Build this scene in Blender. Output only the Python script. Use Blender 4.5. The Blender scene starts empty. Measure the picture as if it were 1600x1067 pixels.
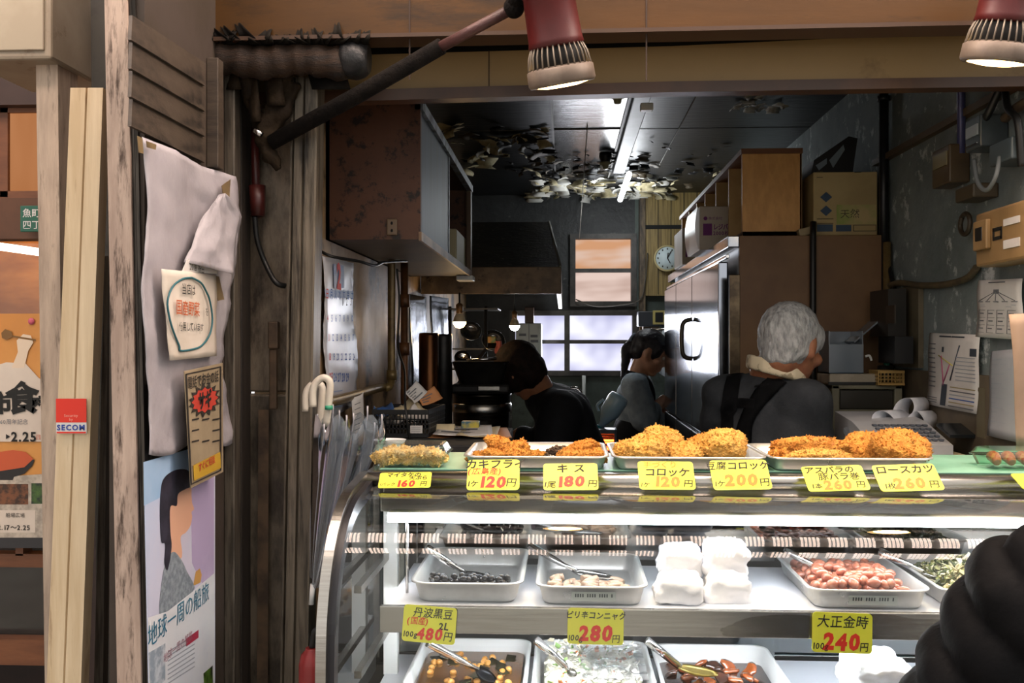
import bpy, bmesh, math, random
from mathutils import Vector, Matrix, Euler, noise as mnoise
V = Vector
R = math.radians
S = bpy.context.scene
COL = S.collection
rng = random.Random(7)

# ------------------------------------------------------------------ camera
F = 1556.0                       # focal length in pixels of the 1600 x 1067 frame
YAW = math.atan(81.0 / F)        # the photographer turned a little to the left
EYE = 1.5
cd = bpy.data.cameras.new('camera')
cd.sensor_width = 36.0
cd.lens = 36.0 * F / 1600.0
cd.shift_y = 3.5 / 1600.0
cd.clip_start = 0.05
cam = bpy.data.objects.new('camera', cd)
cam.location = (0, 0, EYE)
cam.rotation_euler = (R(90), 0, YAW)
COL.objects.link(cam)
S.camera = cam

# ------------------------------------------------------------------ light and exposure
S.view_settings.view_transform = 'Standard'
S.view_settings.look = 'None'
S.view_settings.exposure = 0.32
S.view_settings.gamma = 1.0
S.view_settings.use_curve_mapping = False
S.cycles.use_denoising = True
S.cycles.max_bounces = 10
S.cycles.transparent_max_bounces = 16
S.cycles.caustics_reflective = False
S.cycles.caustics_refractive = False
S.cycles.sample_clamp_indirect = 6.0
W = bpy.data.worlds.new('world')
S.world = W
W.use_nodes = True
W.node_tree.nodes['Background'].inputs[0].default_value = (1.0, 0.95, 0.9, 1)
W.node_tree.nodes['Background'].inputs[1].default_value = 0.95
L_SPOT, L_CASE, L_WIN, L_ARC, L_TUBE = 15.0, 34.0, 1.0, 17.0, 10.0
def lamp(name, kind, loc, energy, col, aim=None, **kw):
    d = bpy.data.lights.new(name, kind)
    d.energy = energy
    d.color = col
    for k, v in kw.items():
        setattr(d, k, v)
    o = bpy.data.objects.new(name, d)
    o.location = loc
    if aim is not None:
        o.rotation_euler = (V(aim) - V(loc)).to_track_quat('-Z', 'Y').to_euler()
    COL.objects.link(o)
    return o

# ------------------------------------------------------------------ placing: a pixel of the photo plus one known plane gives a world point
_c, _s = math.cos(YAW), math.sin(YAW)
def _ray(px, py):
    rx = (px - 800.0) / F
    return V((-_s + rx * _c, _c + rx * _s, -(py - 537.0) / F))
def P(px, py, Y):
    d = _ray(px, py)
    return V((0, 0, EYE)) + d * (Y / d.y)
def Q(px, py, X):
    d = _ray(px, py)
    return V((0, 0, EYE)) + d * (X / d.x)
def H(px, py, z):
    d = _ray(px, py)
    return V((0, 0, EYE)) + d * ((z - EYE) / d.z)

# ------------------------------------------------------------------ materials
def lin(h):
    h = h.lstrip('#')
    out = []
    for i in (0, 2, 4):
        c = int(h[i:i + 2], 16) / 255.0
        out.append(c / 12.92 if c <= 0.04045 else ((c + 0.055) / 1.055) ** 2.4)
    return tuple(out) + (1.0,)
_mats = {}
def M(name, col, rough=0.6, metal=0.0, col2=None, scale=12.0, lo=0.42, hi=0.6, stretch=(1, 1, 1), bump=0.0, bscale=None,
      stain=None, spec=0.5, coat=0.0, sss=0.0, trans=0.0, alpha=1.0, rvar=0.0):
    """Principled surface: two noise-mixed colours, an optional stain layer (colour, scale, lo, hi) and a noise bump."""
    if name in _mats:
        return _mats[name]
    m = bpy.data.materials.new(name)
    m.use_nodes = True
    nt = m.node_tree
    b = nt.nodes['Principled BSDF']
    N = nt.nodes.new
    Lk = nt.links.new
    b.inputs['Base Color'].default_value = lin(col)
    b.inputs['Roughness'].default_value = rough
    b.inputs['Metallic'].default_value = metal
    b.inputs['Specular IOR Level'].default_value = spec
    b.inputs['Coat Weight'].default_value = coat
    b.inputs['Coat Roughness'].default_value = 0.15
    b.inputs['Alpha'].default_value = alpha
    b.inputs['Transmission Weight'].default_value = trans
    if sss:
        b.inputs['Subsurface Weight'].default_value = sss
        b.inputs['Subsurface Radius'].default_value = (0.01, 0.005, 0.003)
    if col2 or stain or bump or rvar:
        tc = N('ShaderNodeTexCoord')
        mp = N('ShaderNodeMapping')
        mp.inputs['Scale'].default_value = stretch
        Lk(tc.outputs['Object'], mp.inputs['Vector'])
        def nz(sc, det=6.0, rg=0.6):
            n = N('ShaderNodeTexNoise')
            n.inputs['Scale'].default_value = sc
            n.inputs['Detail'].default_value = det
            n.inputs['Roughness'].default_value = rg
            Lk(mp.outputs['Vector'], n.inputs['Vector'])
            return n
        def ramp(src, a, z):
            r = N('ShaderNodeMapRange')
            r.inputs['From Min'].default_value = a
            r.inputs['From Max'].default_value = z
            Lk(src.outputs['Fac'], r.inputs['Value'])
            return r
        cur = None
        if col2:
            x = N('ShaderNodeMix'); x.data_type = 'RGBA'
            Lk(ramp(nz(scale), lo, hi).outputs['Result'], x.inputs[0])
            x.inputs[6].default_value = lin(col); x.inputs[7].default_value = lin(col2)
            cur = x
        if stain:
            sc_, ss_, sl_, sh_ = stain
            x = N('ShaderNodeMix'); x.data_type = 'RGBA'
            Lk(ramp(nz(ss_, 8.0, 0.7), sl_, sh_).outputs['Result'], x.inputs[0])
            if cur:
                Lk(cur.outputs[2], x.inputs[6])
            else:
                x.inputs[6].default_value = lin(col)
            x.inputs[7].default_value = lin(sc_)
            cur = x
        if cur:
            Lk(cur.outputs[2], b.inputs['Base Color'])
        if bump:
            bn = N('ShaderNodeBump')
            bn.inputs['Strength'].default_value = bump
            bn.inputs['Distance'].default_value = 0.01
            Lk(nz(bscale or scale * 2).outputs['Fac'], bn.inputs['Height'])
            Lk(bn.outputs['Normal'], b.inputs['Normal'])
        if rvar:
            r = ramp(nz(scale * 0.6), 0.3, 0.7)
            r.inputs['To Min'].default_value = max(0.02, rough - rvar)
            r.inputs['To Max'].default_value = min(1, rough + rvar)
            Lk(r.outputs['Result'], b.inputs['Roughness'])
    _mats[name] = m
    return m
def E(name, col, strength, col2=None, scale=4.0, lo=0.4, hi=0.65, stretch=(1, 1, 1)):
    if name in _mats:
        return _mats[name]
    m = bpy.data.materials.new(name)
    m.use_nodes = True
    nt = m.node_tree
    nt.nodes.remove(nt.nodes['Principled BSDF'])
    e = nt.nodes.new('ShaderNodeEmission')
    e.inputs[0].default_value = lin(col)
    e.inputs[1].default_value = strength
    if col2:
        tc = nt.nodes.new('ShaderNodeTexCoord'); mp = nt.nodes.new('ShaderNodeMapping')
        mp.inputs['Scale'].default_value = stretch
        n = nt.nodes.new('ShaderNodeTexNoise'); n.inputs['Scale'].default_value = scale
        r = nt.nodes.new('ShaderNodeMapRange'); r.inputs['From Min'].default_value = lo; r.inputs['From Max'].default_value = hi
        x = nt.nodes.new('ShaderNodeMix'); x.data_type = 'RGBA'
        x.inputs[6].default_value = lin(col); x.inputs[7].default_value = lin(col2)
        nt.links.new(tc.outputs['Object'], mp.inputs['Vector']); nt.links.new(mp.outputs['Vector'], n.inputs['Vector'])
        nt.links.new(n.outputs['Fac'], r.inputs['Value']); nt.links.new(r.outputs['Result'], x.inputs[0])
        nt.links.new(x.outputs[2], e.inputs[0])
    nt.links.new(e.outputs[0], nt.nodes['Material Output'].inputs[0])
    _mats[name] = m
    return m
def GL(name, tint='ffffff', refl=1.0, base=0.0, rough=0.02, milky=0.0, milkcol='ffffff'):
    """Thin pane or film: see-through with a Fresnel reflection, optionally a milky share."""
    if name in _mats:
        return _mats[name]
    m = bpy.data.materials.new(name)
    m.use_nodes = True
    nt = m.node_tree
    nt.nodes.remove(nt.nodes['Principled BSDF'])
    N = nt.nodes.new
    t = N('ShaderNodeBsdfTransparent'); t.inputs[0].default_value = lin(tint)
    g = N('ShaderNodeBsdfGlossy'); g.inputs['Roughness'].default_value = rough
    fr = N('ShaderNodeFresnel'); fr.inputs['IOR'].default_value = 1.5
    ma = N('ShaderNodeMath'); ma.operation = 'MULTIPLY_ADD'; ma.inputs[1].default_value = refl; ma.inputs[2].default_value = base
    ma.use_clamp = True
    mx = N('ShaderNodeMixShader')
    nt.links.new(fr.outputs[0], ma.inputs[0]); nt.links.new(ma.outputs[0], mx.inputs[0])
    nt.links.new(g.outputs[0], mx.inputs[2])
    if milky:
        d = N('ShaderNodeBsdfDiffuse'); d.inputs[0].default_value = lin(milkcol)
        tl = N('ShaderNodeBsdfTranslucent'); tl.inputs[0].default_value = lin(milkcol)
        m1 = N('ShaderNodeMixShader'); m1.inputs[0].default_value = 0.5
        nt.links.new(d.outputs[0], m1.inputs[1]); nt.links.new(tl.outputs[0], m1.inputs[2])
        m2 = N('ShaderNodeMixShader'); m2.inputs[0].default_value = milky
        nt.links.new(t.outputs[0], m2.inputs[1]); nt.links.new(m1.outputs[0], m2.inputs[2])
        nt.links.new(m2.outputs[0], mx.inputs[1])
    else:
        nt.links.new(t.outputs[0], mx.inputs[1])
    nt.links.new(mx.outputs[0], nt.nodes['Material Output'].inputs[0])
    _mats[name] = m
    return m

# ------------------------------------------------------------------ mesh builder
_glyph = {}
def glyphs(s, bold=0.0):
    k = (s, bold)
    if k not in _glyph:
        c = bpy.data.curves.new('lettering', 'FONT')
        c.body = s
        c.resolution_u = 2
        c.offset = bold
        o = bpy.data.objects.new('lettering', c)
        COL.objects.link(o)
        bpy.context.view_layer.update()
        me = bpy.data.meshes.new_from_object(o.evaluated_get(bpy.context.evaluated_depsgraph_get()))
        vs = [tuple(v.co) for v in me.vertices]
        fs = [tuple(p.vertices) for p in me.polygons]
        bpy.data.objects.remove(o); bpy.data.curves.remove(c); bpy.data.meshes.remove(me)
        _glyph[k] = (vs, fs, max((v[0] for v in vs), default=0.3))
    return _glyph[k]
_world = {}
def wloc(o):
    return _world[o.name]
class MB:
    def __init__(s, m=None):
        s.bm = bmesh.new(); s.mats = []; s.m = m or Matrix()
    def mi(s, mat):
        if mat not in s.mats:
            s.mats.append(mat)
        return s.mats.index(mat)
    def v(s, p):
        return s.bm.verts.new(s.m @ V(p))
    def face(s, pts, mat, smooth=False):
        f = s.bm.faces.new([s.v(p) for p in pts]); f.material_index = s.mi(mat); f.smooth = smooth
        return s
    def _mark(s, faces, mat, smooth):
        i = s.mi(mat)
        for f in faces:
            f.material_index = i; f.smooth = smooth
    def box(s, a, b, mat, bev=0.0, rot=None):
        a, b = V(a), V(b)
        c = (a + b) / 2; d = b - a
        mt = s.m @ Matrix.Translation(c) @ (rot.to_4x4() if rot else Matrix()) @ Matrix.Diagonal((abs(d.x), abs(d.y), abs(d.z), 1))
        r = bmesh.ops.create_cube(s.bm, size=1.0, matrix=mt)
        vs = r['verts']
        fs = {f for v in vs for f in v.link_faces}
        s._mark(fs, mat, False)
        if bev:
            es = list({e for v in vs for e in v.link_edges})
            bmesh.ops.bevel(s.bm, geom=es, offset=bev, segments=2, affect='EDGES', profile=0.5, clamp_overlap=True)
        return s
    def pbox(s, x0, y0, x1, y1, Y, dY, mat, bev=0.0):
        a, b = P(x0, y1, Y), P(x1, y0, Y)
        return s.box((a.x, Y, a.z), (b.x, Y + dY, b.z), mat, bev)
    def loft(s, rings, mat, smooth=True, closed=True, caps=True):
        vr = [[s.v(p) for p in r] for r in rings]
        n = len(vr[0]); fs = []
        for a, b in zip(vr[:-1], vr[1:]):
            for i in range(n if closed else n - 1):
                j = (i + 1) % n
                try:
                    fs.append(s.bm.faces.new((a[i], a[j], b[j], b[i])))
                except ValueError:
                    pass
        s._mark(fs, mat, smooth)
        if caps and closed:
            s._mark([s.bm.faces.new(list(reversed(vr[0]))), s.bm.faces.new(vr[-1])], mat, False)
        return s
    def tube(s, path, r, mat, seg=10, caps=True, smooth=True):
        path = [V(p) for p in path]
        rr = r if isinstance(r, (list, tuple)) else [r] * len(path)
        rings = []
        t0 = (path[1] - path[0]).normalized()
        u = t0.orthogonal().normalized()
        for i, p in enumerate(path):
            a = path[max(i - 1, 0)]; b = path[min(i + 1, len(path) - 1)]
            t = (b - a).normalized()
            u = (u - t * u.dot(t)).normalized()
            w = t.cross(u)
            rings.append([p + (u * math.cos(k * 2 * math.pi / seg) + w * math.sin(k * 2 * math.pi / seg)) * rr[i] for k in range(seg)])
        return s.loft(rings, mat, smooth, True, caps)
    def lathe(s, prof, org, mat, axis=None, seg=24, smooth=True, caps=True):
        """prof: (radius, height) pairs along AXIS (default up) from ORG."""
        ax = V(axis or (0, 0, 1)).normalized()
        u = ax.orthogonal().normalized(); w = ax.cross(u); o = V(org)
        rings = [[o + ax * h + (u * math.cos(k * 2 * math.pi / seg) + w * math.sin(k * 2 * math.pi / seg)) * max(r, 1e-5) for k in range(seg)] for r, h in prof]
        return s.loft(rings, mat, smooth, True, caps)
    def ball(s, c, r, mat, seg=16, rot=None):
        r = V((r, r, r)) if isinstance(r, (int, float)) else V(r)
        mt = s.m @ Matrix.Translation(V(c)) @ (rot.to_4x4() if rot else Matrix()) @ Matrix.Diagonal((r.x, r.y, r.z, 1))
        q = bmesh.ops.create_uvsphere(s.bm, u_segments=seg, v_segments=max(6, seg // 2), radius=1.0, matrix=mt)
        s._mark({f for v in q['verts'] for f in v.link_faces}, mat, True)
        return s
    def prism(s, pts, ext, mat, smooth=False):
        pts = [V(p) for p in pts]; ext = V(ext)
        return s.loft([pts, [p + ext for p in pts]], mat, smooth)
    def grid(s, fn, nu, nv, mat, smooth=True, thick=0.0):
        g = [[V(fn(i / nu, j / nv)) for i in range(nu + 1)] for j in range(nv + 1)]
        vs = [[s.v(p) for p in r] for r in g]
        fs = [s.bm.faces.new((vs[j][i], vs[j][i + 1], vs[j + 1][i + 1], vs[j + 1][i])) for j in range(nv) for i in range(nu)]
        s._mark(fs, mat, smooth)
        if thick:
            for f in fs:
                f.normal_update()
            r = bmesh.ops.solidify(s.bm, geom=fs, thickness=thick)
            s._mark([f for f in r['geom'] if isinstance(f, bmesh.types.BMFace)], mat, smooth)
        return s
    def text(s, txt, mat, fr, x, y, size, align='c', bold=0.0, shear=0.0, jit=0.0, lift=0.0008, sx=1.0, warp=None):
        """Lettering in the plane of frame FR (matrix whose x is along the line, y up the page, z out of it); size is the em height."""
        adv = 0.0; lay = []
        for ch in txt:
            if ch == ' ':
                adv += 0.4; continue
            full = ord(ch) > 0x2000
            vs, fs, w = glyphs(ch, min(bold, .008) if 0x4e00 <= ord(ch) < 0xa000 and size < .03 else bold)
            lay.append((vs, fs, adv)); adv += 1.0 if full else w + 0.1
        off = {'c': -adv / 2, 'l': 0.0, 'r': -adv}[align]
        i = s.mi(mat)
        for vs, fs, a in lay:
            ja = (rng.random() - .5) * jit; jy = (rng.random() - .5) * jit * 0.4; js = 1 + (rng.random() - .5) * jit * .6
            ca, sa = math.cos(ja), math.sin(ja)
            nv = []
            for q in vs:
                lx, ly = (q[0] - .45) * js, (q[1] - .35) * js
                lx, ly = lx * ca - ly * sa + .45, lx * sa + ly * ca + .35 + jy
                lx += shear * ly
                gx, gy = x + (lx + a + off) * size * sx, y + (ly - 0.36) * size
                p = fr @ V((gx, gy, lift))
                if warp:
                    p = warp(p)
                nv.append(s.v(p))
            for f in fs:
                try:
                    q = s.bm.faces.new([nv[k] for k in f]); q.material_index = i
                except ValueError:
                    pass
        return s
    def build(s, name, parent=None, label=None, cat=None, group=None, kind=None, origin=None, clean=True):
        if clean:
            bmesh.ops.recalc_face_normals(s.bm, faces=s.bm.faces)
        me = bpy.data.meshes.new(name)
        cs = [v.co for v in s.bm.verts]
        if origin is None:
            origin = V(((min(c.x for c in cs) + max(c.x for c in cs)) / 2, (min(c.y for c in cs) + max(c.y for c in cs)) / 2, min(c.z for c in cs)))
        origin = V(origin)
        bmesh.ops.translate(s.bm, verts=s.bm.verts, vec=-origin)
        s.bm.to_mesh(me); s.bm.free()
        for m in s.mats:
            me.materials.append(m)
        o = bpy.data.objects.new(name, me)
        COL.objects.link(o)
        put(o, origin, parent)
        tag(o, label, cat, group, kind)
        return o
def put(o, origin, parent):
    _world[o.name] = V(origin)
    if parent:
        o.parent = parent
        o.location = V(origin) - _world[parent.name]
    else:
        o.location = origin
def tag(o, label=None, cat=None, group=None, kind=None):
    if label: o['label'] = label
    if cat: o['category'] = cat
    if group: o['group'] = group
    if kind: o['kind'] = kind
    return o
def thing(name, loc, label, cat, group=None):
    o = bpy.data.objects.new(name, None)
    o.empty_display_size = 0.05
    COL.objects.link(o)
    put(o, V(loc), None)
    return tag(o, label, cat, group)
def copy_tree(o, loc=None, rot=None, scale=None, label=None, parent=None):
    c = o.copy(); COL.objects.link(c); c.parent = parent
    _world[c.name] = V(loc) if loc is not None else _world[o.name]
    if parent is None:
        if loc is not None: c.location = loc
        if rot is not None: c.rotation_euler = rot
        if scale is not None: c.scale = scale
    if label: c['label'] = label
    for ch in list(o.children):
        copy_tree(ch, parent=c)
    return c
def structure(mb, name, parent=None):
    return mb.build(name, parent, kind=None if parent else 'structure')

# ------------------------------------------------------------------ blended bodies: closed shapes fused into one surface
def _cap(bm, p0, r0, p1, r1, seg=16):
    p0, p1 = V(p0), V(p1)
    t = (p1 - p0).normalized(); u = t.orthogonal().normalized(); w = t.cross(u)
    rings = []
    for k in range(6):
        a = math.pi / 2 * (1 - k / 5.0)
        rings.append((p0 - t * r0 * math.sin(a), max(r0 * math.cos(a), 1e-4)))
    for k in range(6):
        a = math.pi / 2 * (k / 5.0)
        rings.append((p1 + t * r1 * math.sin(a), max(r1 * math.cos(a), 1e-4)))
    vr = [[bm.verts.new(c + (u * math.cos(i * 2 * math.pi / seg) + w * math.sin(i * 2 * math.pi / seg)) * r) for i in range(seg)] for c, r in rings]
    for a, b in zip(vr[:-1], vr[1:]):
        for i in range(seg):
            bm.faces.new((a[i], a[(i + 1) % seg], b[(i + 1) % seg], b[i]))
    bm.faces.new(list(reversed(vr[0]))); bm.faces.new(vr[-1])
def blob(name, shapes, mat, voxel=0.01, smooth=2, parent=None, label=None, cat=None, group=None, kind=None, fn=None, pick=None, origin=None):
    """shapes: ('c', p0, r0, p1, r1) tapered limbs, ('e', centre, radii, rotation) ellipsoids. fn(co, no) -> offset along the normal;
    pick(co) -> index into a list of materials."""
    bm = bmesh.new()
    for q in shapes:
        if q[0] == 'c':
            _cap(bm, *q[1:])
        else:
            mt = Matrix.Translation(V(q[1])) @ (q[3].to_matrix().to_4x4() if len(q) > 3 and q[3] else Matrix()) @ Matrix.Diagonal(tuple(q[2]) + (1,))
            bmesh.ops.create_icosphere(bm, subdivisions=3, radius=1.0, matrix=mt)
    bmesh.ops.recalc_face_normals(bm, faces=bm.faces)
    me = bpy.data.meshes.new(name); bm.to_mesh(me); bm.free()
    o = bpy.data.objects.new(name, me); COL.objects.link(o)
    md = o.modifiers.new('fuse', 'REMESH'); md.mode = 'VOXEL'; md.voxel_size = voxel
    bpy.context.view_layer.update()
    dg = bpy.context.evaluated_depsgraph_get()
    me2 = bpy.data.meshes.new_from_object(o.evaluated_get(dg))
    o.modifiers.clear()
    bm = bmesh.new(); bm.from_mesh(me2)
    for _ in range(smooth):
        bmesh.ops.smooth_vert(bm, verts=bm.verts, factor=0.5, use_axis_x=True, use_axis_y=True, use_axis_z=True)
    bm.normal_update()
    if fn:
        mv = [(v, v.co + v.normal * fn(v.co, v.normal)) for v in bm.verts]
        for v, c in mv:
            v.co = c
        bm.normal_update()
    for f in bm.faces:
        f.smooth = True
        if pick:
            f.material_index = pick(f.calc_center_median())
    cs = [v.co for v in bm.verts]
    if origin is None:
        origin = V(((min(c.x for c in cs) + max(c.x for c in cs)) / 2, (min(c.y for c in cs) + max(c.y for c in cs)) / 2, min(c.z for c in cs)))
    bmesh.ops.translate(bm, verts=bm.verts, vec=-V(origin))
    bm.to_mesh(me2); bm.free()
    o.data = me2; bpy.data.meshes.remove(me)
    me2.name = name
    me2.materials.clear()
    for m in (mat if isinstance(mat, (list, tuple)) else [mat]):
        me2.materials.append(m)
    put(o, V(origin), parent)
    return tag(o, label, cat, group, kind)
def fbm(p, sc, oct=3):
    return mnoise.fractal(V(p) * sc, 1.0, 2.0, oct)
def bez(pts, n=8):
    """Smooth path through the points."""
    pts = [V(p) for p in pts]
    out = []
    for i in range(len(pts) - 1):
        a = pts[max(i - 1, 0)]; b = pts[i]; c = pts[i + 1]; d = pts[min(i + 2, len(pts) - 1)]
        for k in range(n):
            t = k / n
            out.append(0.5 * ((2 * b) + (c - a) * t + (2 * a - 5 * b + 4 * c - d) * t * t + (3 * b - a - 3 * c + d) * t ** 3))
    out.append(pts[-1])
    return out
def csm(*pts):
    """Smooth closed outline through the points."""
    q = [V((p[0], p[1], 0)) for p in pts]; n = len(q); out = []
    for i in range(n):
        a, b, c, d = q[i - 1], q[i], q[(i + 1) % n], q[(i + 2) % n]
        for k in range(4):
            t = k / 4
            out.append(0.5 * ((2 * b) + (c - a) * t + (2 * a - 5 * b + 4 * c - d) * t * t + (3 * b - a - 3 * c + d) * t ** 3))
    return out
def frame(o, x, y):
    x = V(x).normalized(); y = V(y); z = x.cross(y).normalized(); y = z.cross(x)
    m = Matrix((x, y, z)).transposed().to_4x4()
    m.translation = V(o)
    return m

# ------------------------------------------------------------------ shared materials
steel = M('brushed_steel', 'b9b6b0', 0.26, 1.0, 'a39f98', 30, 0.3, 0.7, (0.3, 8, 8), bump=0.03, bscale=60)
chrome = M('chrome', 'd6d6d6', 0.12, 1.0)
alu = M('tray_aluminium', 'dededc', 0.34, 0.75, 'cfcecb', 25, 0.3, 0.7, rvar=0.08)
enamel = M('white_metal', 'e8e8e6', 0.35, 0.0)
wood_old = M('grey_wood', '8a7666', 0.75, 0, '6d5a4c', 14, 0.35, 0.65, (6, 6, 0.6), 0.25, 30, ('3a2d24', 5, 0.56, 0.72))
plank_m = M('pale_plank', 'dcc8a8', 0.6, 0, 'c4ac88', 5, 0.35, 0.65, (8, 8, 0.6), 0.08, 30, ('7a5632', 4.5, 0.58, 0.72))
black_m = M('black_plastic', '121212', 0.45, 0, bump=0.02, bscale=80)
dark_m = M('dark_gap', '0c0b0a', 0.8)
paper_m = M('white_paper', 'dedbd8', 0.7, 0, 'cfcac6', 7, 0.4, 0.65)
ink = M('black_ink', '14120f', 0.7)
redink = M('red_ink', 'd8301c', 0.6)
blueink = M('blue_ink', '2c5aa8', 0.6)
greyink = M('grey_ink', '6d7076', 0.7)
tealink = M('teal_ink', '1f5a63', 0.6)
orangeink = M('orange_ink', 'b8582c', 0.6)
glass_m = GL('clear_glass', 'fafdfc')
film_m = GL('clear_plastic', 'f2f6f4', 1.2, 0.03, 0.06)
# ================================================================== THE SETTING
XL, XR, YB, ZC = -0.58, 1.0, 5.9, 2.38
floor_m = M('concrete', '4a4744', 0.7, 0, '35322f', 4, bump=0.1, bscale=40)
grime = M('grimy_wall', 'b89a76', 0.55, 0, '8a7050', 5, 0.35, 0.65, (1, 1, 1), 0.15, 60, ('2e2218', 5, 0.52, 0.62), rvar=0.12)
soot = M('sooty_wall', '1f2122', 0.5, 0, '303232', 6, 0.4, 0.65, (1, 1, 1), 0.4, 35, ('6a6a64', 8, 0.62, 0.70))
plaster = M('grey_plaster', '8a9494', 0.75, 0, '6c7676', 4, 0.35, 0.65, (1, 1, 1), 0.5, 26, ('c4caca', 14, 0.58, 0.64))
dado = M('dark_dado', '6c6150', 0.6, 0, '544a3c', 5)
ceil_gloss = M('glossy_ceiling', '2a2a2c', 0.22, 0, '1a1a1c', 5, 0.35, 0.65, (0.6, 3, 1), 0.12, 12, ('0c0c0c', 5, 0.58, 0.64), spec=1.0)
ceil_dark = M('dark_ceiling', '17191b', 0.38, 0, '101113', 5, 0.4, 0.6, (0.6, 3, 1), 0.25, 14)
b = MB(); b.box((-3, 2.1, -0.05), (3.2, 6.2, 0), floor_m); b.box((-8, -8, -0.05), (8, 2.1, 0), M('arcade_paving', 'a39c92', 0.6, 0, '8f887e', 3)); structure(b, 'floor')
b = MB(); b.box((XL - .1, 2.16, 0), (XL, YB, 2.5), grime); structure(b, 'wall_left')
b = MB(); b.box((XR, 2.12, 0), (XR + .1, YB, 2.5), plaster)
b.box((XR - .012, 2.12, 0), (XR, YB, Q(1500, 583, XR).z), dado); structure(b, 'wall_right')
# ceiling: three board bays with battens
b = MB()
xa = P(858, 165, 2.9).x; xb = P(1002, 165, 2.9).x
xa, xb = -0.045, 0.235
b.box((XL - .1, 2.3, ZC), (xa, YB + .1, ZC + .05), ceil_dark)
b.box((xa, 2.3, ZC + .004), (xb, YB + .1, ZC + .05), ceil_gloss)
b.box((xb, 2.3, ZC), (XR + .1, YB + .1, ZC + .05), ceil_dark)
seam = M('ceiling_seam', '6a6864', 0.5)
for xx in (xa, xb):
    b.box((xx - .004, 2.3, ZC - .004), (xx + .004, YB, ZC), seam)
for yy in (2.75, 3.35, 4.1):
    b.box((XL, yy - .0015, ZC - .002), (XR, yy + .0015, ZC + .004), seam)
structure(b, 'ceiling')
# back wall around the windows
def wz(py): return P(900, py, YB).z
def wx(px): return P(px, 537, YB).x
bwall = M('back_wall_paint', '5a665e', 0.55, 0, '3c453e', 3, 0.35, 0.6, (1, 1, 1), 0.15, 20, ('22261f', 4, 0.55, 0.68))
b = MB()
x0, x1, x2 = wx(838), wx(992), wx(890)
x0 = wx(800)
b.box((XL - .1, YB, 0), (x0, YB + .1, 2.5), soot)
b.box((x0, YB, 0), (x1, YB + .1, wz(582)), bwall)
b.box((x0, YB, wz(488)), (x1, YB + .1, wz(474)), soot)
b.box((x0, YB, wz(474)), (wx(894), YB + .1, 2.5), soot)
b.box((wx(894), YB, wz(373)), (x1, YB + .1, 2.5), soot)
b.box((x1, YB, 0), (XR + .1, YB + .1, 2.5), bwall)
structure(b, 'wall_back')
# windows: frosted panes lit by the day outside
win_frame = M('sooty_frame', '4a4540', 0.5, 0, '2e2a26', 10)
day = E('daylight_pane', 'f0f0ff', L_WIN, '8a8ab8', 3.6, 0.36, 0.62)
day_o = E('amber_daylight_pane', 'e6ab80', L_WIN * 0.66, 'f6ded0', 4.0, 0.4, 0.65, (0.6, 1, 2.4))
def window(n, px, rows, mats):
    f = MB()
    for i in range(len(px) - 1):
        pass
    X0, X1 = wx(px[0]), wx(px[-1]); Z1, Z0 = wz(rows[0]), wz(rows[-1])
    t = .016
    f.box((X0 - t, YB - .03, Z1), (X1 + t, YB + .03, Z1 + .03), win_frame)
    f.box((X0 - t, YB - .03, Z0 - .03), (X1 + t, YB + .03, Z0), win_frame)
    for p in px:
        f.box((wx(p) - t, YB - .03, Z0), (wx(p) + t, YB + .03, Z1), win_frame)
    for r_ in rows[1:-1]:
        f.box((X0, YB - .025, wz(r_) - .011), (X1, YB + .02, wz(r_) + .011), win_frame)
    fo = f.build('window_%d' % n, kind='structure')
    for i in range(len(px) - 1):
        for j in range(len(rows) - 1):
            g = MB(); g.box((wx(px[i]) + t, YB + .03, wz(rows[j + 1])), (wx(px[i + 1]) - t, YB + .035, wz(rows[j])), mats[j])
            g.build('pane', fo)
window(1, [801, 886, 992], [493, 534, 579], [day, day])
window(2, [895, 990], [374, 423, 471], [day_o, E('warm_daylight_pane', 'f3d8cc', L_WIN * 0.72, 'c9a99c', 4, 0.4, 0.65, (0.6, 1, 2.4))])
# daylight through the windows
lamp('window_daylight', 'AREA', (wx(900), YB - .06, wz(536)), 9, (0.9, 0.92, 1.0), (wx(900), 3.0, 1.35), shape='RECTANGLE', size=.7, size_y=.32)
# trim: wood panelled pier right of the windows
panel_m = M('ochre_panelling', 'a08850', 0.55, 0, '6f5b34', 8, 0.35, 0.65, (14, 1, 0.5), 0.1, 30, ('2e2717', 3, 0.58, 0.72))
b = MB()
Yp = YB - .06
a0, a1 = P(1008, 460, Yp), P(1112, 288, Yp)
b.box((a0.x, Yp, P(1008, 352, Yp).z), (a1.x + .3, YB, a1.z), panel_m)
b.box((a0.x, Yp - .01, P(1008, 358, Yp).z), (a1.x + .3, YB, P(1008, 352, Yp).z), dark_m)
b.box((a0.x, Yp, P(1008, 462, Yp).z), (a1.x + .3, YB, P(1008, 358, Yp).z), panel_m)
for k in range(1, 9):
    xx = a0.x + k * .075
    b.box((xx - .002, Yp - .001, P(1008, 460, Yp).z), (xx + .002, Yp, a1.z), dark_m)
b.box((P(999, 300, Yp).x, Yp - .02, 0), (a0.x, YB, a1.z + .02), M('worn_post', '6b5a44', 0.6, 0, '3a3026', 10, 0.4, 0.6, (4, 4, 1)))
structure(b, 'trim_1')

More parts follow.
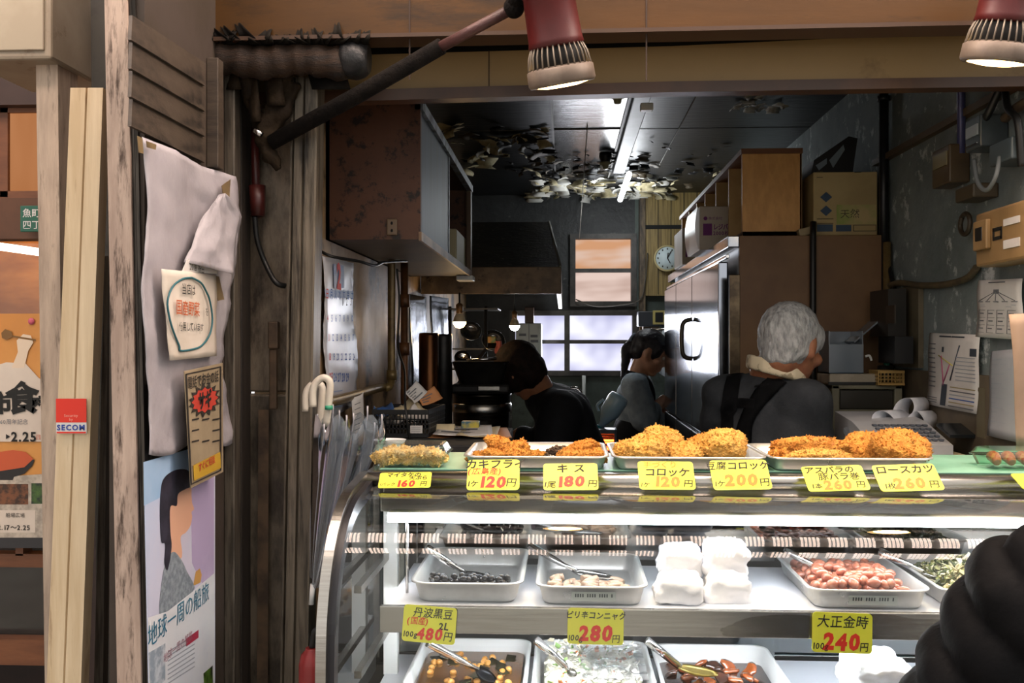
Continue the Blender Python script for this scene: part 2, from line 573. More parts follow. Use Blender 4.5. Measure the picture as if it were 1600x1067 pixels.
# lintel over the opening: varnished fascia, dark gap, cream board, brown edge
amber = M('amber_board', '4a2f0a', 0.45, 0, '3a2406', 3, 0.3, 0.7, (0.8, 1, 4), 0.04, 20, ('180f06', 2.4, 0.54, 0.68), spec=.3)
cream = M('cream_board', '93784c', 0.5, 0, '846c44', 2.5, 0.3, 0.7, (1, 1, 1), 0.03, 30, ('5a4022', 2.2, 0.58, 0.7))
brown_edge = M('brown_edge', '462a14', 0.4, 0, '351e0d', 6)
def strip(mb, xa, ya0, ya1, xb, yb0, yb1, Y, d, mat):
    """Board whose face follows two screen heights at each end; d is its thickness going back."""
    p = [P(xa, ya1, Y), P(xb, yb1, Y), P(xb, yb0, Y), P(xa, ya0, Y)]
    mb.prism(p, (0, d, 0), mat)
b = MB()
strip(b, 215, -260, 60, 1900, -260, 24, 1.97, .05, amber)
strip(b, 215, 60, 66, 1900, 24, 31, 1.955, .07, M('dark_moulding', '3a2412', 0.5))
strip(b, 215, 55, 92, 1900, 20, 45, 2.24, .03, dark_m)
seamw = M('board_seam', '2c1a0c', 0.7)
for px in (640, 1010):
    q = P(px, 30, 1.969)
    b.box((q.x - .0015, 1.9685, q.z - .12), (q.x + .0015, 1.97, q.z + .2), seamw, rot=None)
structure(b, 'trim_2')
b = MB()
strip(b, 340, 92, 150, 1050, 72, 132, 2.12, .025, cream)
strip(b, 1050, 72, 132, 1950, 30, 122, 2.12, .025, cream)
strip(b, 340, 146, 164, 1050, 127, 144, 2.105, .04, brown_edge)
strip(b, 1050, 127, 144, 1950, 114, 129, 2.105, .04, brown_edge)
q = P(764, 108, 2.119); b.box((q.x - .001, 2.1185, q.z - .04), (q.x + .001, 2.12, q.z + .04), seamw)
b.box((-.75, 2.22, 2.14), (1.25, 2.30, 2.5), dark_m)
b.box((-.8, 1.97, 2.44), (1.4, 2.4, 2.5), dark_m)
structure(b, 'trim_3')
# the rest of the arcade frontage around the opening
front_m = M('frontage_board', '4c4238', 0.7, 0, '3a3129', 3, stain=('241c15', 3, 0.55, 0.7))
b = MB(); b.box((XR + .1, 2.10, 0), (6, 2.2, 4.6), front_m); structure(b, 'wall_right_front')
b = MB(); b.box((-6, 2.42, 2.5), (XR + .1, 2.5, 4.6), front_m); b.box((-6, 2.3, 0), (-1.72, 2.42, 2.5), front_m); structure(b, 'wall_upper_front')

# ================================================================== LEFT OF THE SHOP
# side wall of the opening, seen along its length
XS = -0.70
side_m = M('side_wall_board', '33291f', 0.7, 0, '3a3029', 6, bump=0.1, bscale=30)
b = MB()
b.box((XS - .06, 1.63, 0), (XS, 2.2, 2.6), side_m)
structure(b, 'wall_side')
b = MB()
stained = M('stained_metal', '857868', 0.42, 0.1, '5c5244', 7, 0.38, 0.62, (1.5, 1, 0.5), 0.1, 40, ('2a2018', 6.0, 0.47, 0.62), rvar=0.12)
b.box((XS, 2.15, P(400, 612, 2.15).z), (XL + .02, 2.2, 2.6), stained, .004)
b.box((XS, 2.14, 0), (XL + .02, 2.2, P(400, 616, 2.15).z), M('stained_metal_lower', '6a6052', 0.42, 0.2, '4a4236', 6, stretch=(1.5, 1, .5), stain=('221a13', 6, 0.48, 0.64)), .004)
structure(b, 'wall_panel')
# grey-brown posts and leaning boards
def leaning(name, top, bot, Y, depth, mat, label, cat='post', groove=None, bev=.003):
    """Upright whose front face follows (left x, right x, y) at its two ends."""
    mb = MB()
    (tx0, tx1, ty), (bx0, bx1, by) = top, bot
    if groove:
        xs = [0, groove - .03, groove, groove + .03, 1]; ds = [0, 0, .007, 0, 0]
    else:
        xs = [0, 1]; ds = [0, 0]
    def ring(x0, x1, py):
        fr_ = [P(x0 + (x1 - x0) * t, py, Y) + V((0, d, 0)) for t, d in zip(xs, ds)]
        return fr_ + [fr_[-1] + V((0, depth, 0)), fr_[0] + V((0, depth, 0))]
    n = 14
    mb.loft([ring(tx0 + (bx0 - tx0) * k / n, tx1 + (bx1 - tx1) * k / n, ty + (by - ty) * k / n) for k in range(n + 1)], mat, False)
    return mb
post_m = M('weathered_post', 'c2ac9c', 0.7, 0, 'a28c7e', 5, 0.35, 0.65, (9, 9, 1.2), 0.2, 40, ('4a3a30', 8, 0.52, 0.66))
fy = lambda Y: 537 + EYE * F / Y            # screen height of the floor at depth Y
leaning('', (162, 197, -60), (200, 240, fy(1.62)), 1.62, .07, post_m, '').build('wooden_post', label='weathered grey-pink wooden post nearest the white vinyl sheet', cat='post')
leaning('', (199, 210, -60), (242, 252, fy(1.625)), 1.625, .03, M('rail_metal', '4a443e', 0.35, 0.8, '2e2a26', 20, stretch=(8, 8, .5)), '', groove=.5).build('door_rail', label='thin dark metal rail running down beside the weathered post', cat='rail')
o = leaning('', (110, 161, 137), (40, 96, fy(1.72)), 1.72, .03, plank_m, '', groove=.5)
o.build('grooved_plank', label='pale grooved plank leaning with a red security sticker on it', cat='plank')
# sticker
fr = frame(P(112, 650, 1.714), P(137, 650, 1.714) - P(88, 650, 1.714), P(113.5, 620, 1.714) - P(110, 680, 1.714))
u = 1.714 / F
st = MB(fr)
st.box((-25 * u, -28 * u, 0), (25 * u, 28 * u, .0012), paper_m)
st.box((-25 * u, -10 * u, .001), (25 * u, 28 * u, .0018), redink)
st.box((-24 * u, -27.5 * u, .001), (24 * u, -25 * u, .0018), redink)
I = Matrix()
st.text('SECOM', M('security_blue', '1c3f96', 0.5), I, 0, -18 * u, 12.2 * u, bold=.035, lift=.0022, sx=1.03)
st.text('Security', M('pale_red', 'f0b0a0', 0.6), I, 0, 1 * u, 6 * u, lift=.0022)
st.text('by', M('pale_red', 'f0b0a0', 0.6), I, 0, -5 * u, 6 * u, lift=.0022)
st.build('security_sticker', label='red and white security sticker on the pale leaning plank', cat='sticker', clean=False)
leaning('', (163, 170, 400), (128, 150, fy(1.78)), 1.78, .02, M('dull_alu', '57524c', 0.4, 0.7, '3b3733', 20, stretch=(8, 8, .5)), '').build('metal_strip', label='narrow dull metal strip standing behind the leaning plank', cat='strip')
leaning('', (141, 164, -60), (158, 186, fy(1.95)), 1.95, .05, M('dark_post', '38352f', 0.7, 0, '26231f', 8), '').build('dark_post', label='dark green-grey post in the gap behind the weathered post', cat='post')
leaning('', (56, 90, 96), (80, 110, fy(1.9)), 1.9, .08, M('grey_post', 'bfab98', 0.7, 0, '9c8a7a', 5, 0.35, 0.65, (9, 9, 1.2), 0.2, 40, ('5a4c40', 6, 0.56, 0.7)), '').build('porch_post', label='grey-beige post with a dark knot left of the leaning plank', cat='post')
# aluminium shutter post with grooves
mb = MB()
def pring(x0, x1, py, Y):
    t = [0, .06, .1, .14, .44, .48, .52, .56, .9, .93, 1.0]; d = [0, 0, .008, 0, 0, .008, .008, 0, 0, -.006, -.006]
    a = [P(x0 + (x1 - x0) * k, py, Y) + V((0, dd, 0)) for k, dd in zip(t, d)]
    return a + [a[-1] + V((0, .06, 0)), a[0] + V((0, .06, 0))]
mb.loft([pring(456 - 30 * k / 12 - (4 if k > 6 else 0) * 0, 498 - 27 * k / 12, 120 + (fy(2.05) - 120) * k / 12 * 1.0, 2.05) for k in range(13)],
        M('grooved_aluminium', '786e5f', 0.45, 0.35, '50483c', 5, 0.35, 0.65, (7, 4, .5), 0.1, 40, ('221c15', 6, 0.50, 0.66)), False)
mb.build('shutter_post', label='grooved aluminium shutter post at the left end of the food counter', cat='post')
mb = MB(); mb.loft([[P(a, y_, 2.12), P(c, y_, 2.12), P(c, y_, 2.15), P(a, y_, 2.15)] for a, c, y_ in ((404, 420, 640), (402, 419, 900), (399, 417, fy(2.12)))], M('rusty_bar', '5c4a38', 0.55, 0.4, '3c3026', 12), False)
t = mb.build('latch_bar', label='rusty flat bar with a latch head on the stained metal panel', cat='bar')
q = MB(); q.pbox(418, 502, 434, 545, 2.105, .02, M('rusty_bar', '5c4a38', 0.5), .003); q.pbox(420, 545, 432, 640, 2.112, .012, M('rusty_bar', '5c4a38', 0.5), .003); q.build('latch', t)
# dark boards between the vinyl sheet and the stained panel
mb = MB(); mb.box((XS, 2.02, 0), (XS + .022, 2.06, 2.5), M('frame_alu', '6b6358', 0.4, 0.5, '4a443c', 15, stretch=(6, 6, .6)), .002)
mb.build('door_frame_upright', label='narrow metal door upright along the right edge of the ship poster', cat='upright')
mb = MB(); mb.box((XS - .002, 2.08, 0), (XS + .018, 2.14, 2.5), M('dark_timber', '2c241d', 0.7, 0, '1d1712', 10, stretch=(5, 5, .5)), .002)
mb.build('dark_upright', label='dark timber upright between the door and the stained metal panel', cat='upright')
# slatted panel above the sheet
lp = thing('louver_panel', Q(265, 200, XS), 'brown slatted door panel above the white vinyl sheet', 'panel')
slat_m = M('slat_paint', '42372c', 0.6, 0, '33291f', 9, 0.35, 0.65, (1, 2, 6), 0.08, 40, ('191109', 6, 0.50, 0.66))
ls = [62, 107, 151, 197]; rs = [134, 174, 213, 254]
LT = [20] + ls; RT = [96] + rs
for k in range(4):
    p = [Q(207, LT[k] + 4, XS + .004), Q(322, RT[k] + 3, XS + .004), Q(322, RT[k + 1], XS + .012), Q(207, LT[k + 1], XS + .012)]
    mb = MB(); mb.prism([V((XS + .004, p[0].y, p[0].z)), V((XS + .004, p[1].y, p[1].z)), V((XS + .010, p[2].y, p[2].z)), V((XS + .010, p[3].y, p[3].z))], (-.006, 0, 0), slat_m)
    mb.build('slat', lp)
mb = MB(); mb.box((XS, Q(322, 200, XS).y, Q(322, 262, XS).z), (XS + .024, Q(331, 200, XS).y, Q(322, 90, XS).z), slat_m, .002); mb.build('panel_frame', lp)

# white vinyl sheet, notices and poster
vin = M('white_vinyl', 'a6a1a6', 0.5, 0, '928d92', 5, 0.4, 0.65, (1, 1, 1), 0.6, 9, ('7a6248', 5, 0.60, 0.74))
def side_quad(pts, X):
    return [Q(x, y, X) for x, y in pts]
def bil(c, u, v):          # corners TL TR BR BL
    return c[0].lerp(c[1], u).lerp(c[3].lerp(c[2], u), v)
vs = thing('vinyl_sheet', Q(290, 705, XS), 'crumpled white vinyl sheet taped to the side door', 'sheet')
def vfn(u, v):
    xl = 214 + 10 * v + 6 * math.sin(v * 9); yt = 214 + 62 * u; 
    xr = 358 + 8 * math.sin(v * 7) - 10 * max(0, .5 - abs(v - .35)) 
    yb = 710 - 22 * u + (6 * math.sin(u * 9))
    px = xl + (xr - xl) * u; py = yt + (yb - yt) * v
    p = Q(px, py, XS + .012)
    p.x += .012 * (fbm((u * 2, v * 4, 1), 1.6) + .4 * math.sin(u * 7 + v * 5)) * (0.3 + u) + .008
    return p
mb = MB(); mb.grid(vfn, 26, 46, vin, True, .0012); mb.build('sheet_body', vs, clean=False)
def flap(u, v):
    a = V((340, 304)).lerp(V((288, 410)), v) + V((-6 * math.sin(v * 3.1), 0)); c = V((363, 338)).lerp(V((344, 434)), max(0, (v - .3) / .7))
    if v < .3: c = V((344, 302)).lerp(V((363, 338)), v / .3)
    q = a.lerp(c, u)
    p = Q(q.x, q.y, XS + .032); p.x += .026 * math.sin(u * 2.2) * (.3 + v) + .008 * fbm((u * 2, v * 2, 3), 1.5)
    return p
mb = MB(); mb.grid(flap, 14, 18, vin, True, .0012); mb.build('folded_flap', vs, clean=False)
tape_m = M('brown_tape', '7d6a4c', 0.4, 0, '5f4f38', 10)
for q in (((214, 212), (222, 216), (224, 240), (216, 238)), ((228, 220), (244, 226), (243, 234), (229, 230)), ((331, 430), (342, 432), (350, 468), (340, 470)), ((346, 290), (360, 280), (358, 312), (350, 320))):
    mb = MB(); mb.prism(side_quad(q, XS + .034), (.0006, 0, 0), tape_m); mb.build('tape', vs)
def side_frame(tl, tr, bl, X):
    a, bq, c = Q(*tl, X), Q(*tr, X), Q(*bl, X)
    return frame(c.lerp(Q(tr[0], bl[1], X), 0), bq - a, a - c)
# calendar scrap under the flap
mb = MB(); mb.prism(side_quad([(292, 405), (340, 412), (338, 428), (284, 424)], XS + .036), (.001, 0, 0), paper_m)
fr = frame(Q(296, 416, XS + .038), (0, 1, -.02), (0, 0, 1))
mb.text('2018 祝日', ink, fr, 0, 0, .016, 'l')
mb.build('calendar_scrap', label='scrap of printed paper peeking out under the folded vinyl flap', cat='paper', clean=False)
# hand-lettered notice
nt_m = M('notice_paper', 'cfc6ba', 0.7, 0, 'c2b7a9', 6, stain=('9a8a74', 4, 0.6, 0.75))
C4 = side_quad([(252, 420), (338, 430), (340, 556), (264, 563)], XS + .036)
def nfn(u, v):
    p = bil(C4, u, v); p.x += .004 * math.sin(u * 4) + .003 * fbm((u * 2, v * 2, 5), 1.2); return p
mb = MB(); mb.grid(nfn, 12, 14, nt_m, True, .0008)
bub = [(300, 434), (285, 436), (270, 448), (262, 470), (264, 492), (270, 515), (280, 540), (282, 548), (300, 546), (315, 540), (328, 522), (332, 498), (328, 470), (322, 455), (314, 442), (300, 434)]
pth = bez([Q(x, y, XS + .042) for x, y in bub], 4)
mb.tube(pth, .0019, tealink, 5)
fr = frame(Q(297, 492, XS + .0435), (0, 1, 0), (0, 0, 1))
w1 = (Q(332, 492, XS).y - Q(262, 492, XS).y)
mb.text('当店は', ink, fr, -.008, .044, .021, jit=.1, bold=.01)
mb.text('国産野菜', orangeink, fr, -.01, .011, .0275, jit=.1, bold=.01)
mb.text('を', ink, fr, w1 * .36, .008, .017)
mb.text('使用しています', ink, fr, .006, -.021, .0165, jit=.1, bold=.01)
mb.build('vegetable_notice', label='hand-lettered paper notice in a teal speech bubble on the vinyl sheet', cat='notice', clean=False)
# tan warning leaflet
lf_m = M('tan_leaflet', '9a8a70', 0.6, 0, '86775f', 5)
C5 = side_quad([(287, 580), (347, 567), (348, 737), (297, 763)], XS + .045)
mb = MB(); mb.prism(C5, (.0012, 0, 0), lf_m)
lx = XS + .0475
def lp_(x, y, d=0): return Q(x, y, lx + d)
dk = M('leaflet_dark', '2a2420', 0.6)
for q in (((290, 584), (345, 572), (345, 574), (290, 586)), ((290, 584), (292, 584), (300, 756), (298, 757)), ((344, 573), (346, 573), (346, 735), (344, 736)), ((298, 756), (346, 733), (346, 735), (298, 758))):
    mb.prism([lp_(*a) for a in q], (.0002, 0, 0), dk)
sl = (Q(347, 567, XS).z - Q(287, 580, XS).z) / (Q(347, 567, XS).y - Q(287, 580, XS).y)
fr = frame(lp_(318, 593), (0, 1, sl), (0, 0, 1))
mb.text('電話でお金の話', ink, fr, 0, 0, .0235, bold=.03, jit=.06, sx=.95)
def star(cx, cy, rx, ry, n, inn, mat, d):
    pts = []
    for k in range(n * 2):
        a = math.pi * k / n; r_ = 1 if k % 2 == 0 else inn
        pts.append(lp_(cx + rx * r_ * math.cos(a), cy + ry * r_ * math.sin(a) - rx * r_ * math.cos(a) * .2, d))
    mb.prism(pts, (.0002, 0, 0), mat)
star(320, 625, 26, 27, 15, .72, dk, .0004); star(320, 625, 21, 20, 12, .8, M('leaflet_red', 'b33a2c', 0.6), .0008)
fr = frame(lp_(320, 625, .0013), (0, 1, sl), (0, 0, 1))
mb.text('サギ', ink, fr, 0, 0, .034, bold=.04)
# band of yellow at the foot and small print rows
mb.prism([lp_(302, 727), (lp_(344, 706)), lp_(345, 731), lp_(303, 751)], (.0004, 0, 0), M('leaflet_yellow', 'b8922c', 0.6))
fr = frame(lp_(323, 724, .0008), (0, 1, sl * 1.5), (0, 0, 1))
mb.text('すぐに相談', M('leaflet_red', 'b33a2c', 0.6), fr, 0, 0, .017, bold=.02)
for k in range(9):
    a = 300 + (k % 3) * 16; yy = 655 + (k // 3) * 17
    if k == 4: continue
    mb.prism([lp_(a, yy), lp_(a + 11, yy - 2.5), lp_(a + 11, yy), lp_(a, yy + 2.5)], (.0002, 0, 0), dk)
mb.build('warning_leaflet', label='tan fraud warning leaflet with a red starburst below the bubble notice', cat='leaflet', clean=False)
# ship travel poster
px_ = XS + .012
pm = {}
def pp(x, y, d=0): return Q(x, y, px_ + .0016 + d)
mb = MB()
sky_m = M('poster_sky', 'b9c3dc', 0.45, 0, 'd6c9d6', 2.2, 0.35, 0.65)
mb.prism(side_quad([(224, 722), (335, 690), (335, 1200), (236, 1290)], px_), (.0015, 0, 0), sky_m)
mb.prism([pp(224, 722), pp(335, 690), pp(335, 735), pp(225, 790)], (.0002, 0, 0), M('poster_blue', '8fb2d6', 0.45, 0, 'a8c0dc', 3))
mb.prism([pp(297, 712), pp(334, 702), pp(334, 905), pp(318, 915), pp(300, 880)], (.0002, 0, 0), M('poster_lilac', 'b3a4c8', 0.45, 0, 'cbbcd6', 3))
skin_p = M('poster_skin', 'd9a88c', 0.5)
mb.prism([pp(q.x, q.y, .0004) for q in csm((270, 770), (296, 758), (299, 775), (300, 786), (303, 795), (299, 800), (300, 808), (297, 822), (290, 832), (282, 840), (284, 870), (268, 880), (262, 850), (262, 800))], (.0003, 0, 0), skin_p)
mb.prism([pp(q.x, q.y, .0008) for q in csm((252, 760), (258, 745), (272, 735), (288, 733), (298, 740), (300, 758), (290, 764), (278, 772), (276, 790), (266, 792), (266, 830), (268, 855), (262, 890), (257, 880), (258, 850), (252, 845), (250, 800))], (.0003, 0, 0), M('poster_hair', '22202a', 0.5, 0, '353240', 30))
mb.prism([pp(q.x, q.y, .0006) for q in csm((249, 958), (254, 900), (262, 872), (272, 862), (284, 876), (292, 893), (302, 912), (300, 925), (262, 955))], (.0003, 0, 0), M('poster_knit', '6f7882', 0.6, 0, '8f98a0', 90))
mb.prism([pp(x, y, .0005) for x, y in ((302, 915), (306, 893), (312, 888), (315, 898), (313, 910))], (.0003, 0, 0), M('poster_gold', 'c89a58', 0.5))
mb.prism([pp(x, y, .001) for x, y in ((231, 965), (262, 955), (300, 925), (335, 895), (335, 1200), (236, 1290))], (.0003, 0, 0), M('poster_white', 'd9dbe0', 0.5, 0, 'ccd0da', 4))
sl2 = (pp(320, 926).z - pp(240, 988).z) / (pp(320, 926).y - pp(240, 988).y)
fr = frame(pp(282, 957, .0016), (0, 1, sl2), (0, 0, 1))
mb.text('地球一周の船旅', M('poster_teal', '2c6f8c', 0.5), fr, 0, 0, .0415, bold=.0, sx=.98)
fr = frame(pp(285, 1004, .0016), (0, 1, sl2), (0, 0, 1))
mb.text('地球一周の船旅', M('poster_rose', '9a6a78', 0.5), fr, -.02, 0, .019)
mb.prism([pp(x, y, .0014) for x, y in ((291, 998), (310, 984), (310, 996), (291, 1010))], (.0003, 0, 0), M('poster_crimson', 'a8324a', 0.5))
for k in range(8):
    x0_ = 262; yy = 1018 + k * 7
    mb.prism([pp(x0_, yy, .0014), pp(x0_ + 42, yy - 27, .0014), pp(x0_ + 42, yy - 25, .0014), pp(x0_, yy + 2, .0014)], (.0002, 0, 0), M('poster_grey', '9aa0aa', 0.5))
mb.prism([pp(x, y, .0014) for x, y in ((232, 1020), (258, 1005), (258, 1062), (236, 1085))], (.0003, 0, 0), M('poster_photo', '8e9aa8', 0.5, 0, 'c3cad2', 40))
mb.prism([pp(x, y, .0016) for x, y in ((318, 1052), (332, 1040), (333, 1090), (320, 1092))], (.0003, 0, 0), M('poster_green', '4a6a1c', 0.5, 0, '1c2410', 40))
mb.build('travel_poster', label='tall sea travel poster with a dark-haired woman in profile', cat='poster', clean=False)

# ---------------------------------------------------------------- neighbouring shop at the far left
nb_wood = M('neighbour_wood', '7a4a2a', 0.5, 0, '60361c', 6, 0.35, 0.65, (1, 1, 5), 0.05, 30)
nb_dark = M('neighbour_dark', '33201a', 0.6, 0, '251712', 5)
YN = 2.3
b = MB()
def nbx(x0, y0, x1, y1, Y, d, m): b.pbox(x0, y0, x1, y1, Y, d, m)
nbx(-160, -300, 150, 100, YN, .06, nb_dark); nbx(-160, 100, 150, 166, YN - .04, .1, nb_dark)
nbx(-160, 308, 150, 374, YN - .02, .06, M('neighbour_panel', '5c3820', 0.55, 0, '48290f', 4))
nbx(-160, 166, 0, 308, YN, .05, nb_wood)
nbx(0, 166, 12, 308, YN - .01, .05, nb_wood); nbx(-4, 166, 80, 176, YN - .01, .05, nb_wood); nbx(-4, 298, 80, 310, YN - .01, .05, nb_wood)
nbx(-160, 866, 80, 884, YN - .01, .04, nb_wood); nbx(24, 850, 36, 868, YN - .01, .04, nb_wood); nbx(-160, 1000, 80, 1036, YN - .01, .04, nb_wood)
nbx(-160, 1170, 80, 1500, YN - .01, .04, nb_dark); nbx(-160, 855, 150, 1200, YN + .25, .05, nb_dark)
nbx(120, -300, 165, 1552, YN - .02, .1, nb_dark)
structure(b, 'wall_neighbour')
b = MB(); b.pbox(12, 176, 70, 298, YN, .01, E('lit_frosted_glass', 'd08c5c', .62, 'b87444', 3, .35, .65, (4, 1, .6))); 
wn = b.build('window_3', kind='structure')
b = MB(); b.pbox(-160, 374, 80, 1000, YN + .03, .006, glass_m); b.build('window_4', kind='structure')
b = MB()
inn = M('neighbour_interior', 'b06e34', 0.6, 0, 'd9934c', 4, 0.4, 0.65, (1, 1, 3))
b.box((-2.2, YN + .7, 0), (-1.0, YN + .75, 2.4), inn); b.box((-2.2, YN + .1, 2.2), (-1.0, YN + .75, 2.25), inn)
structure(b, 'wall_neighbour_back')
lamp('neighbour_light', 'POINT', (P(20, 420, YN + .4).x, YN + .4, 2.05), 4.5, (1.0, 0.62, 0.32), shadow_soft_size=.1)
b = MB(); b.tube([P(-80, 374, YN + .45), P(70, 395, YN + .45)], .011, E('neighbour_tube', 'fff0dc', 6.0), 10)
t = b.build('shop_tube_light', label='white fluorescent tube glowing inside the neighbouring shop', cat='light')
mb = MB(); mb.pbox(-60, -60, 80, 94, 1.86, .25, M('sign_box_white', 'a89c8a', 0.6, 0, '988a78', 4, stain=('6a5340', 5, 0.6, 0.7)), .006)
mb.pbox(-60, -60, 68, 80, 1.855, .01, M('sign_face', 'b0a692', 0.5, 0, 'a09480', 3), .002)
mb.build('sign_box', label='cream sign box with a rust stain above the neighbouring shop', cat='sign')
fr = frame(P(48, 342, YN - .05), (1, 0, 0), (0, 0, 1)); u = (YN - .05) / F
mb = MB(fr); mb.box((-16 * u, -21 * u, 0), (40 * u, 21 * u, .004), M('street_plate_green', '1f5c48', 0.4), .0015)
for k, tx in enumerate(('魚町', '四丁目')):
    mb.text(tx, paper_m, I, -12 * u, (9 - 19 * k) * u, 15 * u, 'l', bold=.02, lift=.0045)
mb.build('street_plate', label='green street plate with white characters on the dark shop beam', cat='sign', clean=False)
# orange festival poster
YQ = YN - .03
def ps(x, y, d=0): return P(x, y, YQ - .002 - d)
mb = MB(); mb.prism([P(-70, 490, YQ), P(74, 490, YQ), P(76, 856, YQ), P(-70, 856, YQ)], (0, .002, 0), M('poster_orange', 'c9863e', 0.5, 0, 'd8994e', 2.5))
wp = M('poster_cream', 'd8cabb', 0.5, 0, 'cdbcae', 3)
mb.prism([ps(x, y, .0004) for x, y in ((-70, 600), (-20, 575), (10, 566), (40, 568), (60, 590), (74, 600), (75, 690), (-70, 690))], (0, .0003, 0), wp)
mb.prism([ps(x, y, .0006) for x, y in ((18, 575), (28, 550), (26, 532), (36, 522), (48, 524), (52, 535), (44, 548), (38, 575))], (0, .0003, 0), M('poster_hand', 'dfc9b0', 0.5))
mb.prism([ps(x, y, .0008) for x, y in ((20, 524), (56, 530), (56, 533), (20, 527))], (0, .0003, 0), M('poster_brown', '7a5524', 0.5))
mb.prism([ps(x, y, .0008) for x, y in ((2, 520), (8, 514), (18, 518), (20, 526), (10, 531), (3, 528))], (0, .0003, 0), M('poster_brown', '7a5524', 0.5))
mb.lathe([(.0001, 0), (.008, 0), (.008, .0004), (.0001, .0004)], ps(49, 502, .0004), M('poster_pink', 'c4566a', 0.5), (0, -1, 0), 14)
# bowl
bowl = [(-30 + 84 * k / 12, 734 - 0) for k in range(13)]
mb.prism([ps(x, y, .0006) for x, y in ((-40, 718), (54, 718), (50, 728), (38, 740), (22, 745), (20, 750), (-10, 750), (-12, 745), (-30, 738))], (0, .0003, 0), M('poster_black', '201a18', 0.5))
mb.prism([ps(x, y, .0009) for x, y in ((-36, 716), (0, 706), (20, 703), (40, 706), (52, 717), (38, 730), (0, 736))], (0, .0003, 0), M('poster_red', 'c4552c', 0.5))
mb.prism([ps(x, y, .0005) for x, y in ((-70, 750), (75, 740), (76, 856), (-70, 856))], (0, .0003, 0), M('poster_pattern', 'c3b6a6', 0.5, 0, '9c9184', 40))
mb.prism([ps(x, y, .0009) for x, y in ((-40, 756), (44, 756), (44, 788), (-40, 788))], (0, .0003, 0), M('poster_food', '7a4a2c', 0.5, 0, '3a2416', 60))
mb.prism([ps(x, y, .0009) for x, y in ((49, 755), (75, 755), (75, 787), (49, 787))], (0, .0003, 0), M('poster_food_dark', '1c2a1c', 0.5, 0, '4a6a2c', 30))
mb.prism([ps(x, y, .0009) for x, y in ((-50, 797), (55, 797), (55, 832), (-50, 832))], (0, .0003, 0), wp)
mb.prism([ps(x, y, .0009) for x, y in ((-70, 840), (76, 840), (76, 856), (-70, 856))], (0, .0003, 0), M('poster_band', '2c2a2c', 0.5))
u = YQ / F
def pt(tx, x, y, s, m, **k):
    mb.text(tx, m, frame(ps(x, y, .0014), (1, 0, 0), (0, 0, 1)), 0, 0, s * u, **k)
pt('市', 2, 630, 36, ink, bold=.04, jit=.1); pt('食', 35, 622, 52, ink, bold=.05, jit=.1); pt('座', 62, 632, 28, ink, bold=.03, jit=.1)
pt('60周年記念', 22, 659, 9, greyink)
pt('▶', 13, 682, 9, ink); pt('2.25', 38, 682, 21, ink, bold=.03); pt('日', 60, 683, 9, M('poster_red', 'c4552c', 0.5))
pt('船場広場', 24, 805, 8, ink); pt('2.17〜2.25', 22, 824, 11, ink, bold=.02)
mb.build('festival_poster', label='orange food festival poster with a bowl on the neighbouring window', cat='poster', clean=False)

# ---------------------------------------------------------------- things fixed around the left post and lintel
mb = MB(); red_pipe = M('red_conduit', '4a1a16', 0.4, 0, '35120f', 10)
mb.tube([P(398, 200, 2.12), P(401, 340, 2.12)], .009, red_pipe, 10)
t = mb.build('cable_conduit', label='dark red conduit with a socket on the stained panel left of the post', cat='conduit')
mb = MB(); mb.tube([P(402, 290, 2.105), P(403, 338, 2.105)], [.018, .015], red_pipe, 12); mb.build('cable_socket', t)
mb = MB(); mb.tube(bez([P(398, 338, 2.1), P(402, 375, 2.11), P(414, 410, 2.12), P(430, 440, 2.1), P(446, 447, 2.11)]), .006, black_m, 8)
mb.build('black_cable', label='black cable hooking from the red socket behind the shutter post', cat='cable')
cloth_m = M('dirty_wrap', '2e2418', 0.8, 0, '1a130c', 20, 0.35, 0.65, bump=.6, bscale=30, spec=.15)
blob('wrapped_bracket', [('c', P(384, 108, 2.03), .022, P(398, 170, 2.05), .013), ('c', P(398, 170, 2.05), .013, P(412, 222, 2.05), .017), ('c', P(412, 222, 2.05), .017, P(432, 262, 2.06), .008), ('c', P(440, 112, 2.03), .02, P(424, 170, 2.04), .011), ('c', P(424, 170, 2.04), .011, P(412, 212, 2.04), .014), ('c', P(462, 138, 2.04), .012, P(428, 214, 2.04), .012)],
     cloth_m, .007, 2, label='dirty tape-wrapped bracket holding the lamp arm at the post top', cat='bracket', fn=lambda c, n: .014 * fbm(c, 22, 3))
mb = MB(); mb.tube([P(398, 203, 1.985), P(409, 211, 1.985)], .006, chrome, 10); mb.build('bulb_clip', label='small shiny metal clip on the tape-wrapped bracket', cat='clip')
# roll of wood-grain sheet and torn cloth under the fascia
rl = thing('awning_roll', P(430, 95, 2.0), 'brown rolled awning tied under the left end of the lintel', 'roll')
roll_m = M('roll_brown', '36220f', 0.7, 0, '20130a', 6, 0.35, 0.65, (3, 1, 12), 0.4, 40, ('150e08', 6, 0.52, 0.68))
mb = MB(); path = [P(x, 92 + 4 * math.sin(x * .05) + (x - 280) * .012, 2.0) for x in range(255, 551, 8)]
mb.tube(path, [.034 + .003 * math.sin(k * 1.7) for k in range(len(path))], roll_m, 18); mb.build('roll_body', rl)
mb = MB(); path = [P(x, 92 + (x - 540) * .03, 2.0) for x in range(535, 578, 7)]
mb.tube(path, [.034, .039, .041, .042, .04, .036, .028], M('grey_wrap', '2b2b2c', 0.4, 0, '17181a', 12, bump=.5, bscale=30), 16); mb.build('roll_end', rl)
mb = MB(); torn = M('torn_cloth', '100e0c', 0.8, 0, '1e1b17', 10, spec=.1)
